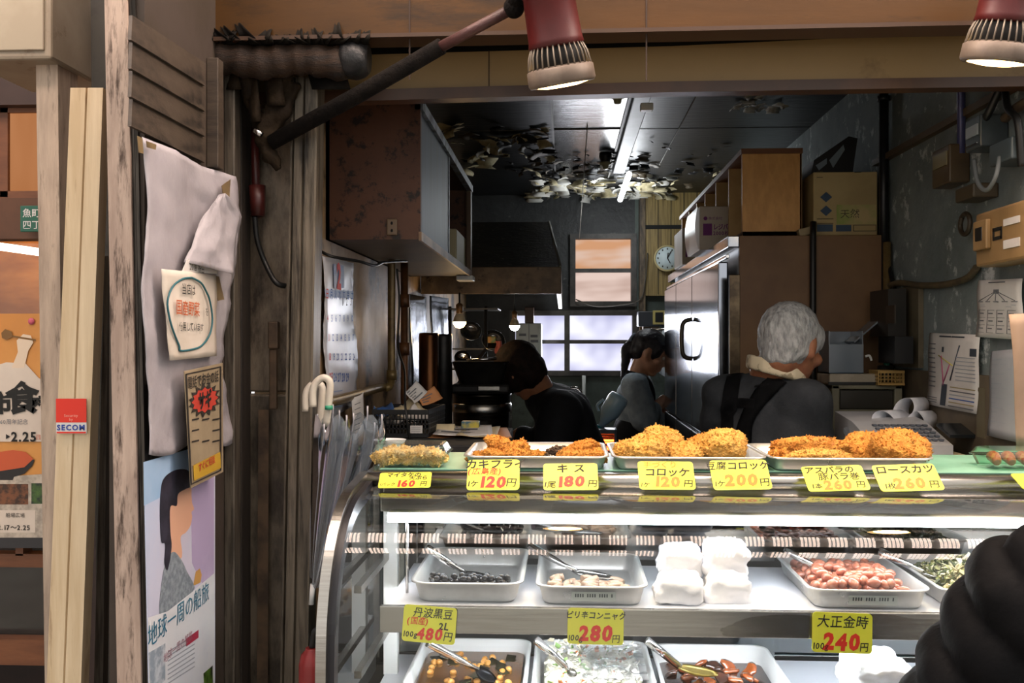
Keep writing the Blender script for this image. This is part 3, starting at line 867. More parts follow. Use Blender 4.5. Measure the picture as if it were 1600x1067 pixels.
for k in range(26):
    x = 292 + k * 10.5 + rng.uniform(-8, 8); s_ = rng.uniform(14, 40); w_ = rng.uniform(14, 30); tl_ = rng.uniform(-30, 30)
    mb.grid(lambda u, v: P(x + (u - .5) * w_ * (1 - .7 * v) + tl_ * v, 70 - v * s_, 1.975 - .02 * math.sin(v * 3) + .006 * math.sin(u * 5)), 3, 6, torn, True, .001)
tag(mb.build('torn_cloth', rl, clean=False))
for x0_, x1_, y0_, y1_ in ((384, 400, 100, 190), (410, 438, 105, 165), (345, 370, 105, 140), (480, 540, 112, 140)):
    mb = MB(); mb.grid(lambda u, v: P(x0_ + (x1_ - x0_) * u + 8 * v, y0_ + (y1_ - y0_) * v, 2.02 + .008 * math.sin(u * 4 + v * 3)), 4, 8, cloth_m if x0_ < 450 else torn, True, .001); mb.build('hanging_tape', rl, clean=False)

# ---------------------------------------------------------------- red clamp lamps
def red_lamp(pc, axis, label):
    """pc: centre of the lens; axis: where it points."""
    ax = V(axis).normalized(); t = thing('clamp_lamp', pc, label, 'lamp', 'red spot lamps over the counter')
    redm = M('lamp_red', '521212', 0.42, 0, '3e0d0d', 6, 0.4, 0.7, bump=.05, bscale=50, stain=('3a2a24', 6, 0.6, 0.75))
    up = -ax
    mb = MB(); mb.lathe([(.03, .26), (.046, .25), (.047, .17), (.0485, .168), (.0485, .16), (.047, .158), (.05, .082), (.052, .072), (.046, .068)], pc, redm, up, 32); mb.build('lamp_body', t)
    mb = MB(); mb.lathe([(.05, .0), (.06, .001), (.063, .006), (.062, .03), (.056, .034), (.052, .030)], pc, M('lamp_rim', '7a6c60', 0.5, 0.2, '5e5248', 12), up, 36, caps=False); mb.build('lamp_rim', t)
    mb = MB(); u_ = up.orthogonal().normalized(); w_ = up.cross(u_)
    finm = M('lamp_fin', '8d8274', 0.5, 0.2, '6a6054', 15)
    for k in range(30):
        a = k * 2 * math.pi / 30; d = u_ * math.cos(a) + w_ * math.sin(a)
        mb.tube([pc + up * .032 + d * .0585, pc + up * .055 + d * .0545, pc + up * .076 + d * .046], .0016, finm, 5)
    mb.build('cooling_fins', t)
    mb = MB(); mb.lathe([(.05, .03), (.047, .06), (.04, .08)], pc, dark_m, up, 24); mb.build('lamp_core', t)
    mb = MB(); mb.lathe([(.001, -.004), (.03, -.003), (.05, .001), (.05, .006), (.001, .006)], pc, E('lamp_lens', 'ffd08a', 14.0), up, 28); mb.build('lens', t)
    lamp('lamp_spot', 'SPOT', pc + ax * .03, L_SPOT, (1.0, 0.74, 0.42), pc + ax, spot_size=R(72), spot_blend=.7, shadow_soft_size=.04)
    return t
pc1 = P(879, 133, 1.85); ax1 = (.16, .22, -.96)
l1 = red_lamp(pc1, ax1, 'red spot lamp on a long dusty arm left of centre')
pc2 = P(1556, 99, 1.85); ax2 = (-.12, .2, -.97)
l2 = red_lamp(pc2, ax2, 'red spot lamp at the top right corner of the opening')
arm_m = M('dusty_arm', '0f0d0c', 0.85, 0, '1c1815', 30, 0.4, 0.65, bump=.6, bscale=90, spec=.1)
mb = MB(); mb.tube([P(425, 222, 2.04), P(560, 148, 1.97), P(690, 72, 1.9)], [.016, .0165, .016], arm_m, 12)
mb.tube([P(684, 76, 1.9), P(800, 14, 1.86)], .0105, M('arm_red', '4a2a28', 0.5, 0, '352422', 14, bump=.3, bscale=70), 10); mb.build('lamp_arm', l1)
b0 = V(pc1) - V(ax1).normalized() * .2
mb = MB(); mb.tube([P(800, 14, 1.86), b0 + V((-.03, 0, 0))], .014, arm_m, 10); mb.ball(P(803, 12, 1.86), .02, arm_m); mb.build('lamp_knuckle', l1)
mb = MB(); b1 = V(pc2) - V(ax2).normalized() * .2
mb.tube([b1, b1 + V((.12, .1, .06))], .012, arm_m, 10); mb.build('lamp_arm', l2)
# strip light of the arcade overhead: rows of short tubes behind a louvre
sl_t = thing('louvred_strip_light', (0.6, 1.5, 2.85), 'long louvred arcade strip light above the counter front', 'light')
ARC_Y0, ARC_Y1, ARC_Z = 1.1, 1.9, 2.85
tub = E('louvre_tube', 'ffe6d6', L_ARC)
mb = MB(); mb.box((-1.8, ARC_Y0 - .03, ARC_Z + .03), (2.75, ARC_Y1 + .03, ARC_Z + .08), M('fixture_white', 'c9c6c0', 0.5)); mb.build('housing', sl_t)
mb = MB()
for k in range(50):
    x = -1.7 + k * .088
    for j in range(5):
        for (ya, yb) in ((ARC_Y0, ARC_Y0 + .2), (ARC_Y1 - .4, ARC_Y1 - .06)):
            mb.box((x + j * .013, ya, ARC_Z + .015), (x + j * .013 + .0052, yb, ARC_Z + .028), tub)
mb.build('tubes', sl_t)
# ================================================================== THE GLASS COUNTER
XC0, XC1 = -0.364, 1.12
ZT = 1.26
dc = thing('display_case', (.38, 1.8, 0), 'long curved-glass food display case with lit shelves', 'display case')
curve = bez([(0, 1.828, 1.243), (0, 1.775, 1.237), (0, 1.70, 1.2295), (0, 1.647, 1.2145), (0, 1.603, 1.190), (0, 1.564, 1.152), (0, 1.535, 1.10), (0, 1.520, 1.03), (0, 1.517, .85), (0, 1.53, .6)], 5)
mb = MB()
g = [[V((x, p.y, p.z)) for p in curve] for x in (XC0 + .01, XC1 - .01)]
vr = [[mb.v(p) for p in r] for r in g]
for i in range(len(curve) - 1):
    f = mb.bm.faces.new((vr[0][i], vr[0][i + 1], vr[1][i + 1], vr[1][i])); f.smooth = True; f.material_index = mb.mi(GL('case_glass', 'fcfffd', 1.1, 0.0, 0.0))
mb.build('front_glass', dc)
# end frame: steel rail following the glass, dark gasket inside it
def rail(off0, off1, x0, x1, mat, name):
    mb = MB(); rings = []
    for i, p in enumerate(curve):
        a = curve[max(0, i - 1)]; c = curve[min(len(curve) - 1, i + 1)]
        t = (c - a).normalized(); n = V((0, t.z, -t.y))
        if n.y > 0 and n.z < 0: n = -n
        n = V((0, -abs(n.y), abs(n.z)))
        rings.append([V((x, p.y, p.z)) + n * o for x, o in ((x0, off0), (x1, off0), (x1, off1), (x0, off1))])
    mb.loft(rings, mat, False); mb.build(name, dc)
gask = M('dark_gasket', '1c1c22', 0.4)
rail(-.004, .020, XC0 - .014, XC0 + .002, steel, 'end_frame'); rail(-.02, .006, XC0 + .002, XC0 + .012, gask, 'gasket')
rail(-.004, .020, XC1 - .002, XC1 + .014, steel, 'end_frame')
mb = MB(); prof = [V((XC0 + .004, p.y, p.z)) for p in curve] + [V((XC0 + .004, 2.16, .6)), V((XC0 + .004, 2.16, 1.243))]
mb.face(prof, GL('side_glass', 'e4f0ec', 1.3, 0.02, 0.0)); mb.build('side_glass', dc, clean=False)
mb = MB(); mb.box((XC0 - .01, 1.835, 1.236), (XC1, 2.2, ZT), steel, .004); mb.build('top_plate', dc)
mb = MB(); mb.loft([[V((x, y, z)) for y, z in ((1.845, 1.232), (1.83, 1.232), (1.818, 1.240), (1.816, 1.252), (1.824, 1.262), (1.845, 1.2625))] for x in (XC0 - .012, XC1)], steel, True); mb.build('top_trim', dc)
mb = MB(); mb.box((XC0 + .03, 1.80, 1.194), (XC1 - .02, 1.84, 1.226), steel, .002); mb.box((XC0 + .03, 1.84, 1.2), (XC1 - .02, 2.0, 1.232), steel); mb.build('header_panel', dc)
mb = MB(); mb.box((P(605, 808, 1.79).x, 1.788, 1.182), (XC1 - .03, 1.80, 1.196), enamel, .001); 
mb.tube([P(606, 810, 1.788) + V((0, 0, 0)), V((XC1 - .03, 1.788, P(606, 810, 1.788).z))], .0065, E('case_tube', 'f2f6ff', L_CASE), 12); mb.build('upper_light_tube', dc)
mb = MB(); mb.box((-.30, 1.66, 1.036), (XC1 - .05, 1.985, 1.060), M('shelf_white', 'e4e7ee', 0.3, 0)); mb.build('shelf', dc)
mb = MB(); mb.box((-.307, 1.648, 1.018), (XC1 - .04, 1.660, 1.0625), steel, .0015); mb.build('shelf_fascia', dc)
mb = MB(); mb.tube([(-.28, 1.672, 1.026), (XC1 - .05, 1.672, 1.026)], .006, E('case_tube_low', 'f4f8ff', L_CASE * 2.0), 10); mb.build('lower_light_tube', dc)
mb = MB(); mb.box((-.34, 1.56, .84), (XC1 - .03, 2.0, .872), M('shelf_white', 'e4e7ee', 0.3)); mb.build('lower_shelf', dc)
mir = GL('rear_door_glass', '9fb4b8', 0.8, 0.30, 0.01)
for a, c, y in ((-.345, .42, 2.012), (.38, XC1 - .02, 2.026)):
    mb = MB(); mb.box((a, y, .87), (c, y + .005, 1.196), mir)
    t = mb.build('rear_door', dc)
    mb = MB(); mb.box((a, y - .003, .862), (c, y + .008, .874), steel); mb.box((a, y - .003, 1.19), (c, y + .008, 1.2), steel); mb.box((a, y - .003, .874), (a + .012, y + .008, 1.19), steel); mb.build('door_frame', t)
mb = MB(); mb.box((XC0, 1.50, 0), (XC1, 2.16, .60), M('case_base', '5a5a58', 0.35, 0.7), .004); mb.build('case_base', dc)
mb = MB(); mb.box((XC0, 2.03, .6), (XC1, 2.05, .84), M('case_base', '5a5a58', 0.35, 0.7)); mb.box((XC0, 2.10, .6), (XC0 + .06, 2.16, 1.236), steel); mb.build('back_panel', dc)
for (x0, x1, Y, m_) in ((599, 621, 1.88, enamel), (577, 594, 1.95, gask)):
    mb = MB(); a = P(x0, 900, Y); c = P(x1, 900, Y); mb.box((a.x, Y, .87), (c.x, Y + .02, 1.232), m_, .001); mb.build('inner_post', dc)
mb = MB()
for z in (.95, 1.09):
    mb.box((XC0 + .02, 1.62, z), (XC0 + .032, 1.96, z + .012), steel)
mb.build('shelf_bracket', dc)
mb = MB(); q = P(636, 840, 1.74); mb.tube([(q.x, 1.74, 1.062), (q.x, 1.74, 1.19)], .0028, chrome, 8); mb.build('shelf_rod', dc)

mb = MB(); mb.box((XC0 + .015, 1.874, ZT + .0005), (.95, 2.17, ZT + .003), M('green_mat', '86b8a4', 0.35, 0, '74a894', 8), .0005)
mb.build('counter_mat', label='pale green mat lying along the top of the display case', cat='mat')

# trays ---------------------------------------------------------------
def rrect(cx, cy, hx, hy, r, z, n=5):
    out = []
    for sx, sy, a0 in ((1, 1, 0), (-1, 1, 90), (-1, -1, 180), (1, -1, 270)):
        for k in range(n + 1):
            a = R(a0 + 90 * k / n)
            out.append(V((cx + sx * (hx - r) + r * math.cos(a), cy + sy * (hy - r) + r * math.sin(a), z)))
    return out
def tray(x0, x1, y0, y1, z0, h, label, mat=alu, taper=.012, sticker=False, name='serving_tray', group=None):
    cx, cy, hx, hy = (x0 + x1) / 2, (y0 + y1) / 2, (x1 - x0) / 2, (y1 - y0) / 2
    t = taper; mb = MB()
    rings = [rrect(cx, cy, hx - t - .004, hy - t - .004, .018, z0), rrect(cx, cy, hx - t, hy - t, .022, z0 + .004), rrect(cx, cy, hx - .006, hy - .006, .026, z0 + h - .004),
             rrect(cx, cy, hx, hy, .03, z0 + h - .003), rrect(cx, cy, hx, hy, .03, z0 + h), rrect(cx, cy, hx - .007, hy - .007, .026, z0 + h - .0005),
             rrect(cx, cy, hx - t - .002, hy - t - .002, .022, z0 + .006), rrect(cx, cy, hx - t - .006, hy - t - .006, .018, z0 + .002)]
    mb.loft(rings, mat, True)
    if sticker:
        o = mb.build(name, label=label, cat='tray', group=group)
        u = MB(); yy = y0 + .009; sx0 = cx - hx * .36; sx1 = cx + hx * .42
        u.prism([(sx0, yy - .003, z0 + .008), (sx1, yy - .003, z0 + .008), (sx1, yy - .0055, z0 + h - .010), (sx0, yy - .0055, z0 + h - .010)], (0, .0005, 0), M('tray_sticker', 'aeb4b0', 0.5))
        n = 16
        for k in range(n):
            if k % 5 == 4: continue
            xa = sx0 + (sx1 - sx0) * (.08 + .87 * k / n)
            u.prism([(xa, yy - .0044, z0 + .015), (xa + .0022, yy - .0044, z0 + .015), (xa + .0022, yy - .006, z0 + h - .013), (xa, yy - .006, z0 + h - .013)], (0, .0004, 0), M('sticker_ink', '3c4448', 0.6))
        u.build('barcode_sticker', o)
        return o
    return mb.build(name, label=label, cat='tray', group=group)
def xat(px, Y): return P(px, 537, Y).x
top_z = ZT + .0035
TY0, TY1 = 1.862, 2.135
tray(xat(722, TY0), xat(953, TY0), TY0, TY1, top_z, .026, 'metal tray of oyster fries and whiting fries on the counter top')
tray(xat(957, TY0), xat(1202, TY0), TY0, TY1, top_z, .026, 'metal tray of round croquettes on the counter top')
tray(xat(1205, TY0), xat(1466, TY0), TY0, TY1, top_z, .026, 'metal tray of long rolls and pork cutlets on the counter top')

# breaded food --------------------------------------------------------
fry_m = M('breadcrumb', 'c67a26', 0.6, 0, 'e2a244', 70, 0.35, 0.65, bump=0.9, bscale=240, stain=('9c4e14', 36, 0.56, 0.72))
fry_light = M('breadcrumb_light', 'd89a3c', 0.6, 0, 'eebb62', 70, 0.35, 0.65, bump=0.9, bscale=240, stain=('b86c20', 34, 0.56, 0.74))
tmp_m = M('tempura', 'eec468', 0.5, 0, 'f8e4a8', 50, 0.4, 0.65, bump=.5, bscale=130, stain=('b47e34', 34, 0.58, 0.72))
def fried(name, c, rad, rot, mat, label, cat, group=None, lump=.10, crumb=.0022, lobes=None, seed=0):
    bm = bmesh.new(); bmesh.ops.create_icosphere(bm, subdivisions=5, radius=1.0)
    rad = V(rad); m3 = Euler([R(a) for a in rot]).to_matrix(); off = V((seed * 3.1, seed * 1.7, seed * .9))
    for v in bm.verts:
        n = v.co.normalized()
        p = V((math.copysign(abs(n.x) ** .95, n.x), math.copysign(abs(n.y) ** .95, n.y), n.z))
        q = V((p.x * rad.x, p.y * rad.y, p.z * rad.z))
        if lobes:
            q += n * lobes * mnoise.noise(n * 1.7 + off)
        q += n * lump * min(rad) * mnoise.noise(q * 45 + off)
        k = mnoise.noise(q * 190 + off); k2 = mnoise.noise(q * 380 + off)
        q += n * crumb * (2.0 * max(0, k) + 1.4 * max(0, k2) - .3)
        v.co = m3 @ q
    for f in bm.faces: f.smooth = True
    # loose crumbs standing off the crust
    bm.normal_update(); base = list(bm.verts); rr = random.Random(seed)
    for _ in range(420):
        v = base[rr.randrange(len(base))]; n = v.normal.copy(); t = n.orthogonal().normalized(); a = rr.uniform(0, 6.28); w = n.cross(t)
        t1 = t * math.cos(a) + w * math.sin(a); w1 = n.cross(t1); s_ = crumb * rr.uniform(.5, 1.25); cc0 = v.co - n * s_ * .3
        q = [bm.verts.new(cc0 + d) for d in (t1 * s_, -t1 * s_ * .7 + w1 * s_ * .7, -t1 * s_ * .5 - w1 * s_ * .8, n * s_ * 1.5 + t1 * s_ * rr.uniform(-.6, .6))]
        for f3 in ((0, 1, 3), (1, 2, 3), (2, 0, 3)):
            bm.faces.new([q[k] for k in f3])
    me = bpy.data.meshes.new(name); bm.to_mesh(me); bm.free(); me.materials.append(mat)
    o = bpy.data.objects.new(name, me); COL.objects.link(o); put(o, V(c), None)
    return tag(o, label, cat, group)
bz = top_z + .003
def fa(px, py, Y): return P(px, py, Y)
# oyster fries (left half of the first tray)
for k, (px, py, Y, r, rot) in enumerate(((772, 714, 1.93, (.032, .021, .014), (0, 5, 10)), (808, 713, 1.92, (.028, .022, .015), (5, 0, -20)), (752, 716, 1.99, (.03, .02, .014), (0, 0, 30)),
                                        (783, 697, 1.965, (.031, .02, .017), (10, 24, -12)), (806, 703, 1.98, (.028, .022, .016), (0, -14, 20)), (832, 714, 1.95, (.022, .02, .013), (0, 0, 50)))):
    lab = ['plump oyster fry low at the front left of its tray', 'oyster fry low at the front beside the first price card', 'oyster fry at the far left edge of its tray', 'oyster fry on top of the oyster pile, nearest left', 'oyster fry on top of the oyster pile, leaning right', 'small oyster fry at the right foot of the oyster pile'][k]
    fried('oyster_fry', fa(px, py, Y), r, rot, fry_m, lab, 'oyster fry', 'oyster fries in the first tray', .16, .0024, .006, k + 1)
dk_f = M('dark_fry', '4a3420', 0.5, 0, '2c2016', 50, bump=.4, bscale=120)
for k, (px, py, Y) in enumerate(((846, 714, 1.97), (875, 704, 2.03))):
    fried('green_fry', fa(px, py, Y), (.016, .03, .008), (0, 8, 40 + 70 * k), dk_f, ['dark leafy fry lying beside the oyster fries', 'dark leafy fry behind the whiting fries'][k], 'fry', None, .2, .002, .003, 20 + k)
for k, (px, py, Y, r, rot) in enumerate(((898, 713, 1.92, (.036, .028, .014), (0, 0, 12)), (925, 711, 1.95, (.03, .026, .016), (0, 12, -20)), (910, 700, 1.96, (.034, .022, .014), (0, -12, 25)))):
    fried('whiting_fry', fa(px, py, Y), r, rot, fry_m, ['whiting fry flat at the front left of its pile', 'whiting fry at the right end of its pile', 'whiting fry on top of its pile with a tail sticking up'][k], 'whiting fry', 'whiting fries in the first tray', .16, .0024, .007, 30 + k)
tl = MB(); tl.loft([[fa(918, 697, 1.96) + V((0, 0, 0)), fa(922, 697, 1.96), fa(922, 697, 1.964)], [fa(925, 688, 1.962), fa(929, 687, 1.962), fa(929, 687, 1.965)]], fry_light, False); tl.build('tail', bpy.data.objects['whiting_fry.002'])
# croquettes
cr = ((1012, 701, 1.905, (.042, .034, .023), (28, 0, 8), 'croquette standing at the front left of the second tray'), (985, 706, 1.98, (.034, .03, .02), (20, 10, -10), 'croquette half hidden at the left end of the second tray'),
      (1036, 686, 1.965, (.040, .032, .022), (24, 8, 14), 'croquette sitting highest, on top of two others'), (1070, 708, 1.92, (.036, .032, .017), (20, 0, -6), 'low croquette in the middle of the second tray'))
for k, (px, py, Y, r, rot, lab) in enumerate(cr):
    fried('croquette', fa(px, py, Y), r, rot, fry_light, lab, 'croquette', 'croquettes in the second tray', .06, .0028, .003, 40 + k)
fried('tofu_croquette', fa(1130, 697, 1.93), (.045, .04, .033), (18, 0, -8), fry_light, 'big round tofu croquette at the right end of the second tray', 'croquette', None, .06, .0028, .003, 47)
fried('tofu_croquette', fa(1100, 700, 2.02), (.036, .03, .025), (18, 0, 20), fry_m, 'tofu croquette half hidden behind the big round one', 'croquette', None, .06, .0028, .003, 48)
# rolls and cutlets
fried('asparagus_roll', fa(1266, 698, 1.97), (.076, .022, .018), (0, 0, -3), fry_m, 'long breaded roll lying at the back on top of another roll', 'fried roll', 'asparagus rolls in the third tray', .1, .0028, .004, 51)
fried('asparagus_roll', fa(1278, 715, 1.915), (.062, .02, .016), (0, 0, 2), fry_light, 'long breaded roll low at the front behind its price card', 'fried roll', 'asparagus rolls in the third tray', .1, .0028, .004, 52)
fried('asparagus_roll', fa(1222, 711, 1.97), (.03, .022, .016), (0, 0, 50), fry_m, 'breaded roll end poking out at the left of the third tray', 'fried roll', 'asparagus rolls in the third tray', .1, .0028, .004, 53)
fried('pork_cutlet', fa(1408, 697, 1.92), (.054, .05, .023), (22, 12, -20), fry_m, 'pork cutlet resting highest at the front of the third tray', 'cutlet', 'pork cutlets in the third tray', .08, .003, .006, 55)
fried('pork_cutlet', fa(1352, 698, 2.0), (.05, .042, .021), (20, -14, 20), fry_m, 'darker pork cutlet leaning behind the others', 'cutlet', 'pork cutlets in the third tray', .08, .003, .006, 56)
fried('pork_cutlet', fa(1382, 708, 1.955), (.04, .036, .022), (0, 0, 10), fry_m, 'pork cutlet squeezed underneath the front cutlet', 'cutlet', 'pork cutlets in the third tray', .08, .003, .006, 57)

# clear packs on the top ----------------------------------------------
def clear_pack(cx, cy, hx, hy, z, h, label, mat):
    t = thing('clear_food_pack', (cx, cy, z), label, 'food pack')
    mb = MB(); mb.loft([rrect(cx, cy, hx - .012, hy - .012, .012, z), rrect(cx, cy, hx - .004, hy - .004, .014, z + h * .55), rrect(cx, cy, hx, hy, .016, z + h * .57), rrect(cx, cy, hx, hy, .016, z + h * .6)], mat, False, True, False)
    mb.build('pack_base', t, clean=False)
    mb = MB(); mb.loft([rrect(cx, cy, hx + .002, hy + .002, .016, z + h * .62), rrect(cx, cy, hx - .003, hy - .003, .014, z + h * .66), rrect(cx, cy, hx - .01, hy - .01, .012, z + h * .97), rrect(cx, cy, hx - .016, hy - .016, .01, z + h)], mat, False, True, False)
    mb.face(rrect(cx, cy, hx - .016, hy - .016, .01, z + h), mat)
    mb.build('pack_lid', t, clean=False)
    return t
mz = ZT + .0035
px0, px1 = xat(580, 1.90), xat(700, 1.90)
clear_pack((px0 + px1) / 2, 1.935, (px1 - px0) / 2, .058, mz, .044, 'clear plastic pack of mushroom tempura at the left end of the counter', GL('pack_plastic', 'f8fbfa', .7, 0.02, 0.22, .03))
for k in range(9):
    x = px0 + .022 + (px1 - px0 - .044) * (k % 5) / 4.0; y = 1.905 + .042 * (k // 5) + rng.uniform(-.006, .006)
    fried('tempura_piece', (x + (k // 5) * .012, y, mz + .017 + .004 * (k % 2)), (.018, .018, .013), (rng.uniform(-20, 20), rng.uniform(-20, 20), k * 40), tmp_m,
          'knobbly golden tempura piece inside the left clear plastic pack', 'tempura', 'tempura pieces in the left pack', .3, .003, .008, 60 + k)
qx0, qx1 = xat(1540, 1.93), xat(1672, 1.93)
clear_pack((qx0 + qx1) / 2, 1.96, (qx1 - qx0) / 2, .06, mz, .036, 'greenish clear pack of fried prawns at the right end of the counter', GL('green_plastic', 'd4f0e0', 1.2, 0.03, 0.12, .04, 'a8d8c0'))
shr = M('prawn_red', 'c8482a', 0.45, 0, 'e0905a', 60, bump=.4, bscale=90)
for k in range(4):
    mb = MB(); x = qx0 + .02 + k * .027
    mb.tube(bez([(x, 1.925, mz + .012), (x + .004, 1.95, mz + .02), (x + .012, 1.98, mz + .018), (x + .02, 1.998, mz + .012)], 5), [.006, .008, .009, .010, .011, .011, .011, .011, .0105, .010, .010, .0095, .009, .008, .007, .005][:16], shr, 10)
    mb.build('fried_prawn', label='red-orange fried prawn in the greenish clear pack', cat='prawn', group='prawns in the right pack')
# white bowl rim behind the left pack
mb = MB(); q = P(608, 716, 2.09); mb.lathe([(.016, .0), (.02, .001), (.03, .024), (.036, .034), (.034, .034), (.028, .024), (.018, .005), (.001, .004)], (q.x, 2.09, mz), enamel, None, 28)
mb.build('white_bowl', label='small white bowl behind the left clear plastic pack', cat='bowl')

# price cards -----------------------------------------------------------
card_y = M('price_card', 'e4e04a', 0.45, 0, 'd9dc3c', 10, spec=.35)
def card(name, c, w, h, roll, lean, label, rows, yaw=0.0, clip=None):
    """c: centre; lean: degrees the card leans back from upright; rows: (text, x, y, size, ink, bold) in card halves."""
    m3 = Euler((R(90 - lean), 0, R(yaw)), 'XYZ').to_matrix() @ Matrix.Rotation(R(roll), 3, 'Z')
    fr = Matrix.Translation(V(c)) @ m3.to_4x4()
    mb = MB(fr); gain = 1.13
    pts = [V((p.x, p.y, 0)) for p in rrect(0, 0, w / 2, h / 2, min(w, h) * .1, 0, 4)]
    mb.prism(pts, (0, 0, .0014), card_y)
    for tx, x, y, s, col, bo in rows:
        mb.text(tx, col, I, x * w / 2, y * h / 2, s * h * gain, bold=bo + .012, sx=.94, shear=.12, jit=.10, lift=.0019)
    return mb.build('price_card', label=label, cat='price card', clean=False)
def tcard(x0, x1, y0, y1, label, rows, roll=0, Yb=1.772, Yt=1.822):
    """card leaning on the counter edge: lower edge on the glass, upper edge against the trays"""
    ym = (Yb + Yt) / 2; c = P((x0 + x1) / 2, (y0 + y1) / 2, ym); w = (x1 - x0) * ym / F
    zb = P(0, y1, Yb).z; zt = P(0, y0, Yt).z
    h = math.hypot(zt - zb, Yt - Yb); lean = math.degrees(math.atan2(Yt - Yb, zt - zb))
    return card('price_card', c, w, h, roll, lean, label, rows)
K, RD = ink, redink
tcard(592, 674, 739, 762, 'yellow price card marked 160 yen below the left clear pack', [('マイタケの', -.08, .66, .3, K, .01), ('天ぷら', .5, .22, .27, K, .01), ('1パック', -.66, -.6, .2, K, 0), ('160', .05, -.5, .5, RD, .04), ('円', .72, -.56, .3, K, .01)], 2, 1.772, 1.805)
tcard(730, 812, 719, 765, 'yellow price card marked 120 yen in front of the oyster fries', [('カキフライ', .05, .68, .30, K, .012), ('(広島産)', -.35, .2, .22, RD, .01), ('1ケ', -.78, -.6, .2, K, .01), ('120', -.02, -.48, .42, RD, .04), ('円', .68, -.54, .26, K, .01)], 1)
tcard(849, 934, 725, 765, 'yellow price card marked 180 yen in front of the whiting fries', [('キ ス', .0, .6, .32, K, .012), ('1尾', -.78, -.62, .24, K, .005), ('180', .0, -.38, .46, RD, .04), ('円', .78, -.54, .26, K, .01)], 1)
or2 = M('faded_red_ink', 'dd7a24', 0.6)
tcard(998, 1084, 722, 764, 'yellow price card marked 120 yen with three lines in front of the croquettes', [('手づくり', -.2, .74, .22, or2, .01), ('コロッケ', .02, .2, .29, K, .012), ('1ケ', -.8, -.72, .18, K, 0), ('120', -.0, -.46, .42, or2, .035), ('円', .74, -.6, .25, K, .01)], 0)
tcard(1112, 1201, 720, 764, 'yellow price card marked 200 yen in front of the tofu croquette', [('豆腐コロッケ', -.05, .6, .27, K, .012), ('1ケ', -.78, -.62, .2, K, 0), ('200', .0, -.36, .46, or2, .035), ('円', .76, -.56, .26, K, .01)], 2)
tcard(1258, 1352, 729, 766, 'yellow price card marked 260 yen in front of the long rolls', [('アスパラの', -.12, .66, .27, K, .01), ('豚バラ巻', .12, .1, .28, K, .01), ('1本', -.7, -.62, .22, K, 0), ('260', .0, -.56, .42, or2, .035), ('円', .72, -.58, .26, K, .01)], 3)
tcard(1370, 1466, 727, 766, 'yellow price card marked 260 yen in front of the pork cutlets', [('ロースカツ', .0, .6, .31, K, .012), ('1枚', -.68, -.62, .22, K, 0), ('260', -.02, -.44, .46, or2, .035), ('円', .72, -.58, .26, K, .01)], 3)
tcard(1590, 1672, 741, 764, 'yellow price card at the far right end of the counter', [('円', .7, -.5, .3, K, .01)], 2)
def scard(x0, x1, y0, y1, roll, label, rows, Y=1.643):
    return card('price_card', P((x0 + x1) / 2, (y0 + y1) / 2, Y), (x1 - x0) * Y / F, (y1 - y0) * Y / F, roll, 3, label, rows)
scard(629, 713, 947, 1004, -4, 'yellow price card marked 480 yen on the shelf edge below the black beans',
      [('丹波黒豆', .1, .62, .26, K, .015), ('(国産)', -.45, .16, .2, RD, .012), ('2L', .55, -.02, .24, K, .012), ('100g', -.7, -.58, .19, K, .005), ('480', .05, -.5, .38, RD, .03), ('円', .72, -.58, .24, K, .012)])
scard(887, 974, 951, 1006, -1, 'yellow price card marked 280 yen on the shelf edge below the konjac pieces',
      [('ピリ辛コンニャク', .0, .62, .2, K, .008), ('100g', -.72, -.66, .2, K, .005), ('280', .02, -.36, .5, RD, .04), ('円', .72, -.66, .22, K, .01)])
scard(1270, 1361, 958, 1019, -1.5, 'yellow price card marked 240 yen on the shelf edge below the red kidney beans',
      [('大正金時', .0, .56, .3, K, .012), ('100g', -.72, -.68, .19, K, .005), ('240', .0, -.42, .48, RD, .04), ('円', .72, -.66, .22, K, .01)])

# inside the case -------------------------------------------------------
SZ = 1.0605
def xz(px, py, z): return H(px, py, z)
tray(-.262, -.068, 1.672, 1.968, SZ, .036, 'steel tray of black beans at the left end of the upper shelf', alu, .014)
tray(-.048, .142, 1.667, 1.940, SZ, .034, 'aluminium tray of konjac pieces on the upper shelf', alu, .012, True)
tray(.405, .608, 1.667, 1.955, SZ, .034, 'aluminium tray of red kidney beans on the upper shelf', alu, .012, True)
tray(.622, .84, 1.64 + .03, 1.96, SZ, .034, 'aluminium tray of chopped greens at the right of the upper shelf', alu)
bean_k = M('black_bean', '08070a', 0.22, 0, spec=.5)
def seed_bean(name, r, mat, label, cat, group):
    mb = MB(); mb.ball((0, 0, 0), r, mat, 14)
    for v in mb.bm.verts:
        v.co.y += .25 * r[1] * (v.co.x / r[0]) ** 2
    return mb.build(name, label=label, cat=cat, group=group, origin=(0, 0, 0))
o0 = seed_bean('black_bean', (.0068, .0056, .0056), bean_k, 'glossy black bean in the steel tray', 'bean', 'black beans in the steel tray'); first = True
def scatter(o0, pts):
    for k, p in enumerate(pts):
        o = o0 if k == 0 else o0.copy()
        if k: COL.objects.link(o)
        o.location = p; o.rotation_euler = (rng.uniform(-.5, .5), rng.uniform(-.5, .5), rng.uniform(0, 6.28))
pts = []
for k in range(150):
    x = rng.uniform(-.230, -.100); y = 1.700 + abs(rng.gauss(0, .045))
    if x > -.17 and y > 1.74 and rng.random() < .6: continue
    if y > 1.85: continue
    ok = all((x - q[0]) ** 2 + (y - q[1]) ** 2 > .0105 ** 2 for q in pts)
    if ok: pts.append((x, y, SZ + .008))
for q in list(pts):
    for hh in (1, 2, 3):
        if q[1] < 1.77 - .012 * hh and rng.random() < .9: pts.append((q[0] + rng.uniform(-.004, .004), q[1] + .003 * hh, SZ + .008 + .0085 * hh))
